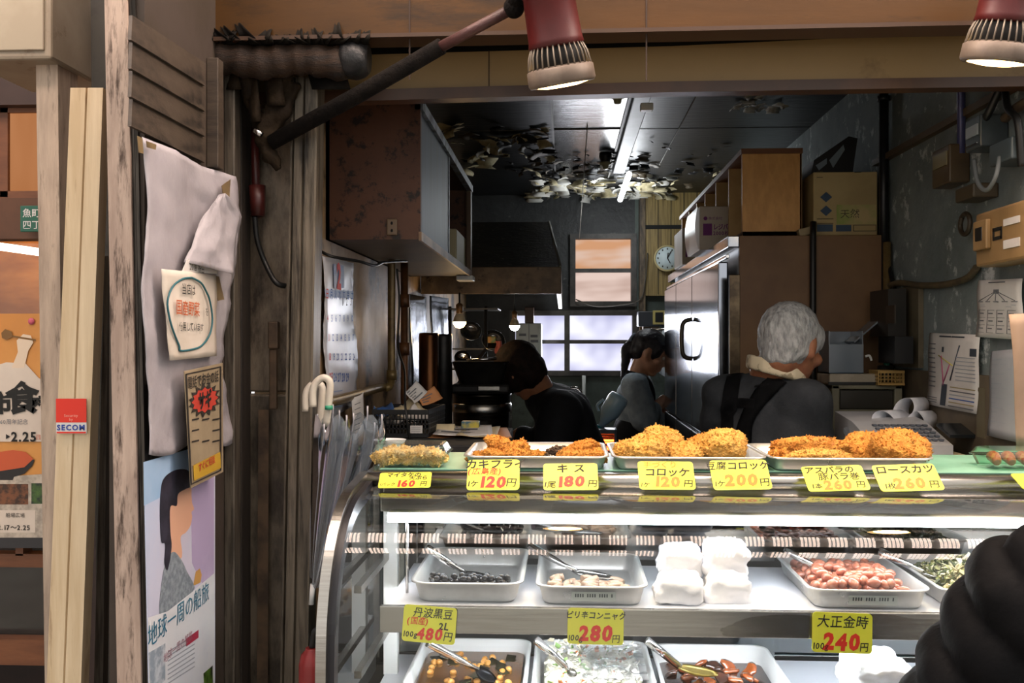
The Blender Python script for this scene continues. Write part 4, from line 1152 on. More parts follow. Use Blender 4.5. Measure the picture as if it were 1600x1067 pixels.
pts.sort(key=lambda q: -q[2]); pts = [(-.105, 1.83, SZ + .008)] + pts[:230]
scatter(o0, pts)
konj = M('konjac', '9c8674', 0.35, 0, 'b39a84', 30, bump=.1, bscale=80, sss=.2)
kq = []
labs = 'curled brown konjac piece lying in the aluminium tray'
for k in range(34):
    r_ = rng.random
    if k < 30: x, y = -.013 + .10 * (k % 6) / 5 + rng.uniform(-.004, .004), 1.706 + .085 * (k // 6) / 5 + rng.uniform(-.004, .004)
    else: x, y = ((.10, 1.712), (.108, 1.745), (.095, 1.80), (.108, 1.715))[k - 30]
    a = rng.uniform(0, 3.14); L = .011 + .004 * r_(); z = SZ + .012 + (.009 if k % 3 == 0 and k < 30 else 0)
    d = V((math.cos(a) * L, math.sin(a) * L, rng.uniform(-.003, .005)))
    mb = MB(); mb.tube([V((x, y, z)) - d, V((x, y, z)) - d * .4 + V((0, .001, .001)), V((x, y, z)) + d * .5, V((x, y, z)) + d], [.0062, .0074, .0072, .006], konj, 9)
    mb.build('konjac_piece', label=labs, cat='konjac', group='konjac pieces in the aluminium tray')
kid = M('red_kidney_bean', 'bc7458', 0.28, 0, 'a85c44', 60, 0.4, 0.6, spec=.6, coat=.3)
kid2 = kid
o0 = seed_bean('red_kidney_bean', (.0125, .0084, .008), kid, 'pinkish red kidney bean heaped in its aluminium tray', 'bean', 'red kidney beans in the aluminium tray')
pts = []
for lay in range(3):
    for i in range(9):
        for j in range(13 if lay < 2 else 9):
            x = .433 + .150 * (i + .5 * (j % 2) + .25) / 9.2 + rng.uniform(-.003, .003); y = 1.699 + .225 * (j + .3) / 13 + rng.uniform(-.003, .003)
            cx_ = abs(x - .507) / .085
            if lay == 1 and (cx_ > .92 or rng.random() < .12): continue
            if lay == 2 and (cx_ > .72 or rng.random() < .35): continue
            pts.append((x, y, SZ + .0125 + lay * .0115 + rng.uniform(-.001, .002)))
scatter(o0, pts[:290])
# greens: far too many shreds to count
def shreds(name, n, place, size, mats, label, cat):
    mb = MB()
    for k in range(n):
        c = V(place()); a = Euler((rng.uniform(-1, 1), rng.uniform(-1, 1), rng.uniform(0, 6.28))).to_matrix(); s_ = size * rng.uniform(.6, 1.5)
        w = a @ V((s_, 0, 0)); h = a @ V((0, s_ * rng.uniform(.3, .8), 0)); n_ = a @ V((0, 0, s_ * .35))
        m_ = mats[rng.randrange(len(mats))]
        p = [c - w - h, c + w - h * .6, c + w * .7 + h, c - w * .8 + h * .8]
        mb.loft([[q - n_ * .5 for q in p], [q + n_ * .5 for q in p]], m_, False)
    return mb.build(name, label=label, cat=cat, kind='stuff', clean=False)
gm = [M('green_a', '5c6428', 0.5), M('green_b', '8f8a50', 0.5), M('green_c', 'b8ae86', 0.5), M('green_d', '3a421c', 0.5), M('green_e', 'c4bca0', 0.5)]
def gp():
    x = rng.uniform(.64, .825); y = rng.uniform(1.69, 1.94)
    hgt = .052 * max(0.0, 1 - ((x - .735) / .1) ** 2) * max(0.15, 1 - ((y - 1.81) / .15) ** 2)
    return (x, y, SZ + .008 + hgt * rng.random() ** .4)
shreds('chopped_greens', 1500, gp, .0055, gm, 'heap of chopped pickled greens in the right tray of the upper shelf', 'greens')

# spoons ------------------------------------------------------------------
def spoon(a, bq, c, label, bowl_mat=steel, bw=.024, name='serving_spoon', hr=.0075):
    """a: end of the hollow handle, bq: where handle meets bowl, c: tip of the bowl."""
    a, bq, c = V(a), V(bq), V(c); t = thing(name, c, label, 'spoon')
    d = (bq - a).normalized()
    mb = MB(); mb.tube([a, a + d * .004, a + d * .07, bq - d * .02, bq + (c - bq) * .08], [hr * .95, hr, hr * .82, hr * .5, hr * .55], chrome, 12); mb.build('handle', t)
    ax = (c - bq); L = ax.length; ax.normalize(); sd = ax.cross(V((0, 0, 1))).normalized(); up = sd.cross(ax)
    mb = MB(); rings = []
    for i in range(9):
        k = i / 8; w_ = bw * math.sin(math.pi * (0.06 + .9 * k)) ** .6; base = bq + ax * L * k
        rings.append([base + sd * (w_ * math.cos(q)) - up * (w_ * .45 * math.sin(q)) for q in [math.pi * j / 8 for j in range(9)]])
    mb.loft(rings, bowl_mat, True, False, False)
    r = bmesh.ops.solidify(mb.bm, geom=list(mb.bm.faces), thickness=.0012)
    for f in mb.bm.faces: f.smooth = True
    mb.build('bowl', t)
    return t
blk_spoon = M('dark_spoon_bowl', '2a2c2e', 0.25, 0.6)
spoon(xz(668, 856, 1.118), xz(722, 893, 1.084), xz(768, 905, 1.076), 'spoon with dark bowl in the black bean tray', blk_spoon, .022)
spoon(xz(828, 853, 1.112), xz(895, 890, 1.086), xz(958, 902, 1.080), 'shiny spoon lying across the konjac tray', chrome, .02)
spoon(xz(1228, 859, 1.112), xz(1285, 893, 1.088), xz(1335, 897, 1.088), 'spoon pushed into the heaped red kidney beans', chrome, .018)
spoon(xz(1375, 862, 1.112), xz(1440, 893, 1.092), xz(1475, 900, 1.085), 'spoon pushed into the chopped greens', chrome, .018)

# white film-wrapped parcels ------------------------------------------------
film_white = M('white_wrap', 'f2f2f4', 0.35, 0, 'e8e8ee', 10, bump=.25, bscale=25)
def parcel(px, py, Y, r, rot, label, seed):
    c = P(px, py, Y)
    blob('wrapped_parcel', [('c', c + V((-r[0] * .62 + .1 * sz * r[0], sy * r[1] * .6, sz * r[2] * .45)), r[2] * .62, c + V((r[0] * .62, sy * r[1] * .62 - .004 * sz, sz * r[2] * .45 + .003 * sy)), r[2] * .58) for sy in (-1, -.3, .3, 1) for sz in (-1, 1)] + [('c', c + V((-r[0] * .5, 0, r[2] * .8)), r[2] * .4, c + V((r[0] * .3, r[1] * .2, r[2] * 1.0)), r[2] * .3)], film_white, .005, 1, label=label, cat='parcel', group='white parcels on the upper shelf' if seed < 5 else None,
         fn=lambda p, n: .004 * fbm(p + V((seed, 0, 0)), 24, 2) + .006 * abs(fbm(p + V((0, seed, 0)), 40, 2)) - .003)
parcel(1060, 917, 1.72, (.045, .05, .022), 5, 'white film-wrapped parcel at the front left of its stack', 1)
parcel(1135, 917, 1.74, (.042, .052, .024), -8, 'white film-wrapped parcel at the front right of its stack', 2)
parcel(1062, 874, 1.80, (.041, .05, .024), -6, 'white film-wrapped parcel on top at the left', 3)
parcel(1132, 872, 1.80, (.038, .05, .03), 14, 'tallest white film-wrapped parcel, on top at the right', 4)

# lower shelf -----------------------------------------------------------------
LZ = .8735
whtray = M('tray_enamel', 'dededc', 0.35, 0.3)
tray(-.275, -.062, 1.60, 1.945, LZ, .05, 'white metal tray of simmered soybeans and kelp on the lower shelf', whtray)
tray(-.055, .158, 1.60, 1.945, LZ, .05, 'white metal tray of potato salad on the lower shelf', whtray)
tray(.165, .385, 1.60, 1.93, LZ, .05, 'white metal tray of dark braised slices on the lower shelf', whtray)
mb = MB(); mb.loft([rrect(-.1685, 1.7725, .088, .155, .02, LZ + .008), rrect(-.1685, 1.7725, .092, .158, .02, LZ + .028)], M('brown_broth', '5c3a18', 0.05, 0, '6e4820', 6, coat=.5), False)
mb.build('broth', label='brown broth in the left tray of the lower shelf', cat='broth', kind='stuff')
kelp = M('kelp', '1e1a10', 0.25, 0, '32301c', 30)
soy = M('soybean', 'c08a44', 0.3, 0, 'a8712f', 30)
o0 = seed_bean('soybean', (.0068, .0058, .0056), soy, 'soybean floating in the brown broth', 'bean', 'soybeans in the brown broth')
scatter(o0, [(-.1685 + rng.uniform(-.082, .082), 1.63 + rng.random() ** .8 * .28, LZ + .030) for k in range(45)])
for k in range(16):
    x, y = -.1685 + rng.uniform(-.075, .075), 1.64 + rng.random() * .27
    fr = Matrix.Translation((x, y, LZ + .030)) @ Euler((rng.uniform(-.3, .3), rng.uniform(-.3, .3), rng.uniform(0, 3))).to_matrix().to_4x4()
    mb = MB(fr); mb.box((-.012, -.009, -.0015), (.012, .009, .0015), kelp, .001); mb.build('kelp_square', label='dark square of kelp in the brown broth', cat='kelp', group='kelp squares in the brown broth')
pot = M('potato_salad', 'e0dccc', 0.45, 0, 'c9c6b0', 50, 0.45, 0.6, bump=.5, bscale=90, stain=('8aa06a', 45, 0.66, 0.72))
mb = MB(); mb.grid(lambda u, v: (-.0555 + .019 + .175 * u + 0.0, 1.62 + .29 * v, LZ + .022 + .034 * math.sin(math.pi * min(1, max(0, u))) ** .5 * math.sin(math.pi * (.15 + .7 * v)) + .010 * fbm((u * 3, v * 5, 0), 3)), 50, 70, pot, True, .004)
mb.build('potato_salad', label='creamy potato salad heaped in the middle tray of the lower shelf', cat='salad', kind='stuff', clean=False)
bits = [M('salad_white', 'ece8d8', 0.4), M('salad_carrot', 'd9804a', 0.4), M('salad_green', '7a9a5a', 0.4), M('salad_cream', 'd8d0b4', 0.4)]
shreds('salad_pieces', 260, lambda: (rng.uniform(-.03, .13), 1.63 + .27 * rng.random(), LZ + .055 + .012 * rng.random()), .005, bits[:1] * 4 + bits, 'diced vegetable pieces scattered over the potato salad', 'salad')
mb = MB(); mb.grid(lambda u, v: (.03 + .11 * u, 1.64 + .2 * v, LZ + .075 + .008 * fbm((u * 2, v * 2, 7), 3)), 16, 20, GL('crumpled_film', 'ffffff', 1.6, .05, .08, .12), True)
mb.build('film_wrap', label='crumpled clear film lying over the potato salad', cat='film', clean=False)
brz = M('braised', '6e3416', 0.15, 0, '8f4a20', 30, 0.4, 0.6, coat=.5, stain=('2a1208', 20, 0.55, 0.65)); brz2 = M('braised_dark', '2c160c', 0.12, 0, '45220f', 30, coat=.6)
mb = MB(); mb.loft([rrect(.275, 1.765, .094, .15, .02, LZ + .006), rrect(.275, 1.765, .097, .153, .02, LZ + .018)], brz2, False); mb.build('dark_sauce', label='dark sauce pooled in the right tray of the lower shelf', cat='sauce', kind='stuff')
for k in range(36):
    i, j = k % 6, k // 6
    c = V((.197 + .026 * i + rng.uniform(-.006, .006), 1.64 + .036 * j + rng.uniform(-.01, .01), LZ + .028 + rng.uniform(0, .018)))
    a = rng.uniform(0, 6.28)
    fr = Matrix.Translation(c) @ Euler((rng.uniform(-.5, .5), rng.uniform(-.5, .5), a)).to_matrix().to_4x4()
    mb = MB(fr); s_ = rng.uniform(.014, .02)
    mb.loft([[V((s_ * math.cos(q) * f_, s_ * .7 * math.sin(q) * f_ + .004 * math.cos(2 * q), z_ + .004 * math.cos(q))) for q in [2 * math.pi * t / 12 for t in range(12)]] for f_, z_ in ((.6, -.004), (1, -.001), (.98, .003), (.5, .0055))], brz if k % 3 else brz2, True)
    mb.build('braised_slice', label='glossy brown braised slice in the right tray of the lower shelf', cat='braised slice', group='braised slices in the lower tray')
spoon(xz(668, 1004, .985), xz(745, 1045, .93), xz(775, 1062, .912), 'spoon with dark bowl in the brown broth', blk_spoon, .026)
spoon(xz(838, 1000, .985), xz(888, 1045, .95), xz(900, 1056, .94), 'spoon stuck in the potato salad', steel, .014)
spoon(xz(1010, 1000, .99), xz(1060, 1040, .948), xz(1122, 1052, .938), 'spoon with yellowed bowl in the dark braised tray', M('oily_bowl', '9c8a4c', 0.25, 0.6), .022)
parcel(1365, 1050, 1.70, (.055, .06, .03), -10, 'white film-wrapped parcel alone on the lower shelf', 5)
# ================================================================== INSIDE THE SHOP, LEFT SIDE
spotted = M('spotted_board', '5a3826', 0.6, 0, '472a1c', 3, bump=.05, bscale=40, stain=('180d08', 26, 0.54, 0.62))
under_m = M('cupboard_underside', '4e3b2a', 0.6, 0, '3f2f21', 4)
cb = thing('wall_cupboard', (-.46, 3.0, 1.753), 'long brown wall cupboard high on the left wall', 'cupboard')
CX, CZ0, CZ1 = P(657, 300, 2.4).x, P(600, 374, 2.4).z, 2.09
CY0, CY1 = 2.4, 3.73
mb = MB()
mb.box((XL + .001, CY0, CZ0), (CX, CY0 + .018, CZ1), spotted); mb.build('side_panel', cb)
mb = MB(); mb.box((XL + .001, CY0 + .018, CZ0), (CX, CY1, CZ0 + .016), under_m); mb.box((CX - .004, CY0 - .003, CZ0 - .004), (CX + .003, CY1, CZ0 + .018), M('worn_edge', '8a6a4c', 0.5, 0, '5a422e', 12)); mb.build('bottom_panel', cb)
mb = MB(); mb.box((XL + .001, CY0 + .018, CZ1 - .016), (CX, CY1, CZ1), spotted); mb.box((CX - .014, CY0, CZ1 - .022), (CX + .006, CY1, CZ1 + .002), M('pale_edge', '9aa4b4', 0.5, 0, '5c6068', 20)); mb.build('top_panel', cb)
mb = MB(); mb.box((XL + .001, CY1 - .018, CZ0), (CX, CY1, CZ1), spotted); mb.box((XL + .001, CY0, CZ0), (XL + .01, CY1, CZ1), dark_m); mb.build('back_panel', cb)
Ym = Q(703, 400, CX).y
mb = MB(); mb.box((CX - .012, CY0 + .018, CZ0 + .018), (CX - .004, Ym, CZ1 - .02), M('blue_grey_door', '2e3a4e', 0.5, 0, '222a36', 4, 0.35, 0.65, (1, 8, .5), stain=('6a625c', 6, 0.60, 0.8)))
t = mb.build('sliding_door', cb)
mb = MB(); mb.box((CX - .012, Ym - .014, CZ0 + .018), (CX - .001, Ym, CZ1 - .02), M('pale_edge', '9aa4b4', 0.5)); mb.build('door_stile', t)
mb = MB(); mb.box((CX - .014, CY1 - .045, CZ0), (CX + .002, CY1, CZ1), M('brown_stile', '5c4632', 0.5)); mb.build('end_stile', cb)
mb = MB(); a = Q(707, 396, CX - .03); c = Q(722, 396, CX - .03)
mb.box((CX - .12, a.y + .02, CZ0 + .017), (CX - .018, c.y + .03, CZ0 + .14), M('pale_box', 'b5ac8c', 0.6), .006); mb.build('pale_box', label='pale box inside the open end of the wall cupboard', cat='box')
mb = MB(); q = P(613, 355, 2.4); mb.box((q.x - .013, 2.392, q.z - .02), (q.x + .013, 2.4, q.z + .02), M('old_socket', '6a5642', 0.5), .003)
for dz in (-.009, .009):
    mb.ball((q.x, 2.392, q.z + dz), (.003, .002, .004), dark_m, 8)
mb.build('wall_socket', label='old brown socket on the end of the wall cupboard', cat='socket')
mb = MB(); q = P(722, 425, 3.70); mb.box((CX - .05, 3.66, CZ0 - .02), (CX + .012, 3.75, CZ0 - .001), enamel, .003); mb.build('pale_block', label='small pale block under the far corner of the wall cupboard', cat='block')

# wall calendar
wx_ = XL + .012
mb = MB()
C6 = [Q(503, 400, wx_), Q(550, 411, wx_), Q(559, 632, wx_), Q(512, 655, wx_)]
cal_m = M('calendar_paper', 'dcdbe2', 0.35, 0, 'cfd0da', 5)
mb.grid(lambda u, v: bil(C6, u, v) + V((.004 * math.sin(v * 9 + u * 2) + .004 * fbm((u * 2, v * 5, 2), 2), 0, 0)), 10, 24, cal_m, True, .001)
def cq(x, y, d=.008): return Q(x, y, wx_ + d)
mb.prism([cq(521, 412), cq(537, 415), cq(538, 450), cq(522, 450)], (.0004, 0, 0), M('calendar_blue', '8c9cc4', 0.5, 0, 'b8bcd0', 30))
mb.text('2', redink, frame(cq(530, 431, .009), (0, 1, 0), (0, 0, 1)), 0, 0, .085, bold=.05)
mb.prism([cq(507, 452), cq(552, 455), cq(552, 466), cq(508, 464)], (.0004, 0, 0), M('calendar_row', 'a4b4d4', 0.5))
for k, ch in enumerate('日月火水木金土'):
    mb.text(ch, redink if k == 0 else blueink, frame(cq(511 + k * 6.5, 459 + k * .3, .009), (0, 1, 0), (0, 0, 1)), 0, 0, .028, bold=.03)
for k, ch in enumerate('123'):
    mb.text(ch, ink, frame(cq(535 + k * 6.5, 471, .009), (0, 1, 0), (0, 0, 1)), 0, 0, .028, bold=.03)
for r_ in range(3):
    for k in range(7):
        mb.text(str(4 + 7 * r_ + k), redink if k == 0 else blueink, frame(cq(512 + r_ * 1.5 + k * 6.3, 497 + 30 * r_, .009), (0, 1, 0), (0, 0, 1)), 0, 0, .024, bold=.02)
for k in range(5):
    mb.text(str(25 + k), redink if k == 0 else blueink, frame(cq(517 + k * 6.4, 589, .009), (0, 1, 0), (0, 0, 1)), 0, 0, .03, bold=.03)
for k in range(4):
    yy = 612 + k * 8
    mb.prism([cq(515, yy), cq(535, yy - 3), cq(535, yy - 1), cq(515, yy + 2)], (.0003, 0, 0), M('calendar_row', 'a4b4d4', 0.5))
mb.text('3', blueink, frame(cq(546, 625, .009), (0, 1, 0), (0, 0, 1)), 0, 0, .02, bold=.02)
mb.build('wall_calendar', label='long paper calendar with a big red 2 on the left wall', cat='calendar', clean=False)
mb = MB(); C7 = [Q(549, 622, wx_ + .03), Q(566, 612, wx_ + .04), Q(568, 660, wx_ + .04), Q(553, 690, wx_ + .03)]
mb.grid(lambda u, v: bil(C7, u, v) + V((.01 * math.sin(u * 3), 0, 0)), 4, 8, paper_m, True, .0008)
for k in range(6):
    yy = 632 + k * 8
    mb.prism([Q(554, yy, wx_ + .048), Q(563, yy - 4, wx_ + .05), Q(563, yy - 3, wx_ + .05), Q(554, yy + 1, wx_ + .048)], (.0003, 0, 0), greyink)
mb.build('hanging_note', label='written paper slip hanging at the foot of the calendar', cat='paper', clean=False)
mb = MB(); mb.prism([Q(533, 660, wx_ + .02), Q(545, 655, wx_ + .02), Q(548, 688, wx_ + .02), Q(540, 690, wx_ + .02)], (.001, 0, 0), M('pale_yellow', 'c8c488', 0.6)); mb.build('yellow_tag', label='pale yellow slip below the calendar beside the written note', cat='paper')
# pipes on the left wall
brass = M('painted_pipe', '8a7448', 0.35, 0.3, '6e5a38', 12, stain=('3a2a18', 8, 0.56, 0.7))
rust = M('rusty_pipe', '6e4626', 0.5, 0.2, '4a2e18', 14, stain=('1f130a', 10, 0.55, 0.68))
Yp1 = 3.0; xp = XL + .05
zt_ = P(612, 417, Yp1).z; zb_ = P(612, 604, Yp1).z
mb = MB(); px_a = P(612, 500, Yp1).x
mb.tube(bez([(px_a, Yp1, zt_ + .06), (px_a, Yp1, zb_ + .05), (px_a, Yp1, zb_ + .02), (px_a - .005, Yp1 - .03, zb_), (XL + .035, Yp1 - .08, zb_), (XL + .035, 2.5, zb_ - .005), (XL + .035, 2.2, zb_ - .005)], 5), .0125, brass, 12)
t = mb.build('pipe', label='ochre pipe turning a corner on the left wall behind the calendar', cat='pipe')
mb = MB(); mb.tube([(px_a, Yp1, zb_ + .05), (px_a, Yp1, zb_ + .02)], .016, brass, 12); mb.build('pipe_elbow', t)
mb = MB(); q = P(632, 500, 3.12); mb.tube([(q.x, 3.12, zt_ + .06), (q.x, 3.12, .9)], .012, rust, 12)
t = mb.build('pipe', label='rusty brown vertical pipe right of the ochre pipe', cat='pipe')
for pz in (P(632, 545, 3.12).z, P(632, 470, 3.12).z):
    mb = MB(); mb.tube([(q.x, 3.12, pz - .02), (q.x, 3.12, pz + .02)], .017, rust, 12); mb.build('pipe_coupling', t)
mb = MB(); mb.tube(bez([P(620, 420, 2.95), P(624, 470, 2.95), P(622, 540, 2.92), P(632, 580, 2.8), P(633, 630, 2.58), P(640, 688, 2.57)]), .0035, black_m, 6); mb.build('thin_cord', label='thin black cord hanging in front of the rusty pipe', cat='cord')
mb = MB(); mb.tube(bez([P(500, 392, 2.3), P(520, 401, 2.3), P(560, 408, 2.4), P(585, 415, 2.5), P(600, 410, 2.6), P(635, 408, 2.8)]), .004, black_m, 6); mb.build('wall_wire', label='black wire strung along the wall under the cupboard', cat='wire')

# umbrellas
vinylc = GL('clear_vinyl', 'dfe6ee', 1.6, .05, .10, .26, '8e9aa8')
def umbrella(px, py, pxe, pye, Y, label, spread, hook_dir):
    top = P(px, py, Y); bot = P(pxe, pye, Y + .02); t = thing('clear_umbrella', bot, label, 'umbrella')
    ax = (bot - top).normalized()
    pth = [top + V((hook_dir * -.034, 0, -.045)), top + V((hook_dir * -.034, 0, -.012)), top + V((hook_dir * -.026, 0, .006)), top + V((hook_dir * -.012, 0, .014)), top + V((0, 0, .006)), top + V((0, 0, -.02)), top + ax * .085]
    mb = MB(); mb.tube(bez(pth, 4), .0075, M('umbrella_handle', 'cfc8bb', 0.3, 0, 'bdb5a6', 8), 12); mb.build('handle', t)
    mb = MB(); mb.tube([top + ax * .08, bot], .004, chrome, 8); mb.tube([bot - ax * .03, bot + ax * .012], .0055, enamel, 8); mb.build('shaft', t)
    mb = MB(); n = 44; rings = []
    side = V((1, 0, 0)); L = (bot - top).length
    for i in range(17):
        k = i / 16; c = top + ax * (.078 + k * (L - .10))
        r_ = .009 + spread * (1 - k) ** .75 * (1.0 if k > .1 else .86 + 1.4 * k)
        rings.append([c + side * (r_ * (math.cos(a) * (1 + .10 * math.sin(8 * a + 2 * k)) + .72)) + V((0, 1, 0)) * (math.sin(a) * r_ * .5 * (1 + .16 * math.sin(9 * a + 3 * k))) + V((0, 0, .020 * math.sin(6 * a) * (1 - k) ** 3)) for a in [2 * math.pi * j / n for j in range(n)]])
    mb.loft(rings, vinylc, True, True, False); mb.build('canopy', t, clean=False)
    for j in range(8):
        q = int(j * n / 8); p0 = rings[0][q]
        mb = MB(); mb.tube([p0 + V((0, 0, .018)), p0, rings[5][q], rings[10][q], rings[15][q]], [.0022, .0018, .0012, .0012, .0012], M('rib_grey', '9a9aa0', 0.4, 0.3), 6); mb.build('rib', t)
umbrella(515, 601, 487, 935, 1.99, 'clear vinyl umbrella with white hooked handle, right one by the shutter post', .066, 1)
umbrella(503, 609, 482, 925, 2.05, 'clear vinyl umbrella tucked behind another, nearest the shutter post', .028, 1)
mb = MB(); q = P(514, 640, 1.98); mb.tube([q, q + V((0, 0, .008))], .0082, M('green_band', '2c8a6a', 0.5), 12)
for o in COL.objects:
    if o.name == 'clear_umbrella': mb.build('green_band', o); break
# extinguisher foot of the post
ex = thing('fire_extinguisher', P(490, 1060, 1.75), 'red fire extinguisher in the gap left of the glass case', 'extinguisher')
mb = MB(); q = P(496, 1012, 1.80); mb.lathe([(.02, -.45), (.024, -.44), (.024, -.03), (.02, -.012), (.012, -.004), (.012, 0)], (q.x - .01, 1.80, q.z), M('extinguisher_red', '7a1512', 0.35), None, 20); mb.build('cylinder', ex)
mb = MB(); mb.tube(bez([(q.x - .01, 1.80, q.z), (q.x + .0, 1.79, q.z + .035), (q.x + .022, 1.78, q.z + .02), (q.x + .024, 1.77, q.z - .08)]), .006, black_m, 8); mb.build('hose', ex)

# counter under the basket
wk = M('dark_worktop', '1d1b1a', 0.7, 0, '2a2725', 8)
mb = MB(); mb.box((XL + .002, 2.42, P(620, 690, 2.5).z - .03), (P(800, 0, 2.86).x, 2.93, P(620, 690, 2.5).z), wk, .004)
mb.box((XL + .002, 2.5, 0), (-.2, 2.9, P(620, 690, 2.5).z - .03), M('dark_base', '141312', 0.6)); WZ = P(620, 690, 2.5).z
mb.build('work_counter', label='dark side counter along the left wall behind the display case', cat='counter')
# plastic basket
bk = thing('plastic_basket', P(625, 680, 2.6), 'black slotted plastic basket full of papers on the side counter', 'basket')
def slotted(mb, a, bq, z0, z1, nx, nz, mat, th=.003):
    """upright slotted wall from a to bq"""
    a, bq = V(a), V(bq); d = bq - a; n = d.cross(V((0, 0, 1))).normalized() * th
    def bar(u0, u1, w0, w1):
        p = [a + d * u0 + V((0, 0, z0 + (z1 - z0) * w0)), a + d * u1 + V((0, 0, z0 + (z1 - z0) * w0)), a + d * u1 + V((0, 0, z0 + (z1 - z0) * w1)), a + d * u0 + V((0, 0, z0 + (z1 - z0) * w1))]
        mb.prism(p, n, mat)
    bar(0, 1, .82, 1); bar(0, 1, 0, .14)
    for i in range(nx + 1):
        u = .04 + .92 * i / nx; bar(max(0, u - .011), min(1, u + .011), .1, .85)
    for j in range(1, nz):
        w = .14 + .68 * j / nz; bar(0, 1, w - .022, w + .022)
bx0, bx1 = P(583, 680, 2.6).x, P(668, 680, 2.6).x; bz0, bz1 = WZ + .002, P(620, 640, 2.6).z
mb = MB(); blk = M('basket_black', '1a1a1b', 0.5)
for a, c, n_ in (((bx0, 2.6, 0), (bx1, 2.6, 0), 14), ((bx1, 2.6, 0), (bx1 + .015, 2.84, 0), 16), ((bx1 + .015, 2.84, 0), (bx0, 2.84, 0), 14), ((bx0, 2.84, 0), (bx0, 2.6, 0), 16)):
    slotted(mb, a, c, bz0, bz1, n_, 4, blk)
mb.box((bx0, 2.6, bz0), (bx1, 2.84, bz0 + .003), blk); mb.build('basket_body', bk)
mb = MB(); q = P(650, 672, 2.596); mb.box((q.x - .015, 2.594, q.z - .008), (q.x + .017, 2.597, q.z + .012), paper_m)
for k in range(3):
    mb.box((q.x - .012, 2.5935, q.z - .004 + k * .005), (q.x + .012, 2.594, q.z - .003 + k * .005), greyink)
mb.build('basket_label', bk)
def leafs(name, pts, mat, label, cat='paper', th=.001, bow=.006, seed=0, group=None, rows=0):
    C_ = [V(p) for p in pts]
    n = (C_[1] - C_[0]).cross(C_[3] - C_[0]).normalized()
    f = lambda u, v: bil(C_, u, v) + n * (bow * math.sin(u * 3.1) + bow * .6 * fbm((u * 2, v * 2, seed), 1.5))
    mb = MB(); mb.grid(f, 8, 8, mat, True, th)
    if rows:
        # small printed rows lying on the sheet, following its bow
        m_ = n if n.y < 0 else -n
        for k in range(rows):
            v0 = .12 + .8 * k / rows; u1 = .35 + .55 * ((k * 37) % 10) / 10
            q = [f(.1, v0), f(u1, v0), f(u1, v0 + .3 / rows), f(.1, v0 + .3 / rows)]
            mb.prism([p + m_ * .0018 for p in q], m_ * .0003, greyink)
    return mb.build(name, label=label, cat=cat, group=group, clean=False)
yel = M('cream_paper', 'c9bb98', 0.6); oran = M('orange_paper', 'c98a58', 0.6)
mb = MB(); mb.grid(lambda u, v: (bx0 + .01 + (bx1 - bx0 - .01) * u, 2.62 + .2 * v, bz1 - .03 + .03 * fbm((u * 2, v * 2, 4), 2) + .02 * math.sin(u * 3) * math.sin(v * 3)), 14, 14, paper_m, True, .001); mb.build('paper_wad', label='rumpled white papers filling the black basket', cat='paper', clean=False)
leafs('cream_cloth', [P(612, 632, 2.68), P(640, 620, 2.75), P(668, 640, 2.72), P(615, 645, 2.62)], yel, 'cream paper bag sticking out of the black basket', bow=.02)
leafs('printed_leaflet', [P(632, 613, 2.72), P(650, 595, 2.76), P(668, 612, 2.76), P(648, 630, 2.70)], paper_m, 'printed grey leaflet standing highest in the black basket', rows=5)
leafs('orange_leaflet', [P(652, 618, 2.74), P(678, 603, 2.78), P(692, 622, 2.78), P(660, 634, 2.72)], oran, 'pale orange leaflet leaning at the right of the black basket', rows=4)
leafs('blue_bag', [P(584, 634, 2.66), P(612, 628, 2.70), P(618, 643, 2.62), P(582, 646, 2.61)], M('blue_bag', '3c64a0', 0.4), 'folded blue bag at the left of the black basket', bow=.012)
# paper pile right of the basket
sk = WZ + .001
def hz(px, py, z): return H(px, py, z)
pz = P(700, 684, 2.62).z
bx = MB(); bx.box((P(672, 0, 2.62).x, 2.6, WZ), (P(790, 0, 2.62).x, 2.86, pz), M('brown_carton', '6a4a30', 0.6), .003); bx.build('flat_carton', label='flat brown carton under the pile of papers on the side counter', cat='carton')
for k, (q, m_, lab) in enumerate((([(668, 684), (672, 668), (792, 668), (800, 684)], oran, 'orange-edged sheet at the bottom of the paper pile'), ([(676, 679), (690, 664), (768, 664), (770, 680)], paper_m, 'white printed sheet in the paper pile'), ([(712, 680), (730, 666), (782, 666), (776, 681)], yel, 'cream envelope on the paper pile'))):
    Ys = [2.6, 2.8, 2.8, 2.6]
    leafs('loose_sheet', [P(q[1][0], q[1][1], 2.82), P(q[2][0], q[2][1], 2.82), P(q[3][0], q[3][1], 2.6 - .01 * k), P(q[0][0], q[0][1], 2.6 - .01 * k)], m_, lab, bow=.003, seed=k, rows=3 if k else 0)
mb = MB(); cq_ = P(690, 664, 2.75); mb.grid(lambda u, v: (cq_.x - .03 + .07 * v, 2.7 + .04 * u, pz + .006 + .022 * math.sin(math.pi * u)), 10, 4, yel, True, .001); mb.build('curled_sheet', label='curled cream sheet at the left of the paper pile', cat='paper', clean=False)
mb = MB(); q = P(738, 661, 2.78); mb.box((q.x - .03, 2.76, pz + .008), (q.x + .02, 2.80, q.z + .006), M('teal_pack', '3c6a80', 0.4, 0, 'c8b84a', 25), .003); mb.build('small_packet', label='small blue and yellow packet on the paper pile', cat='packet')

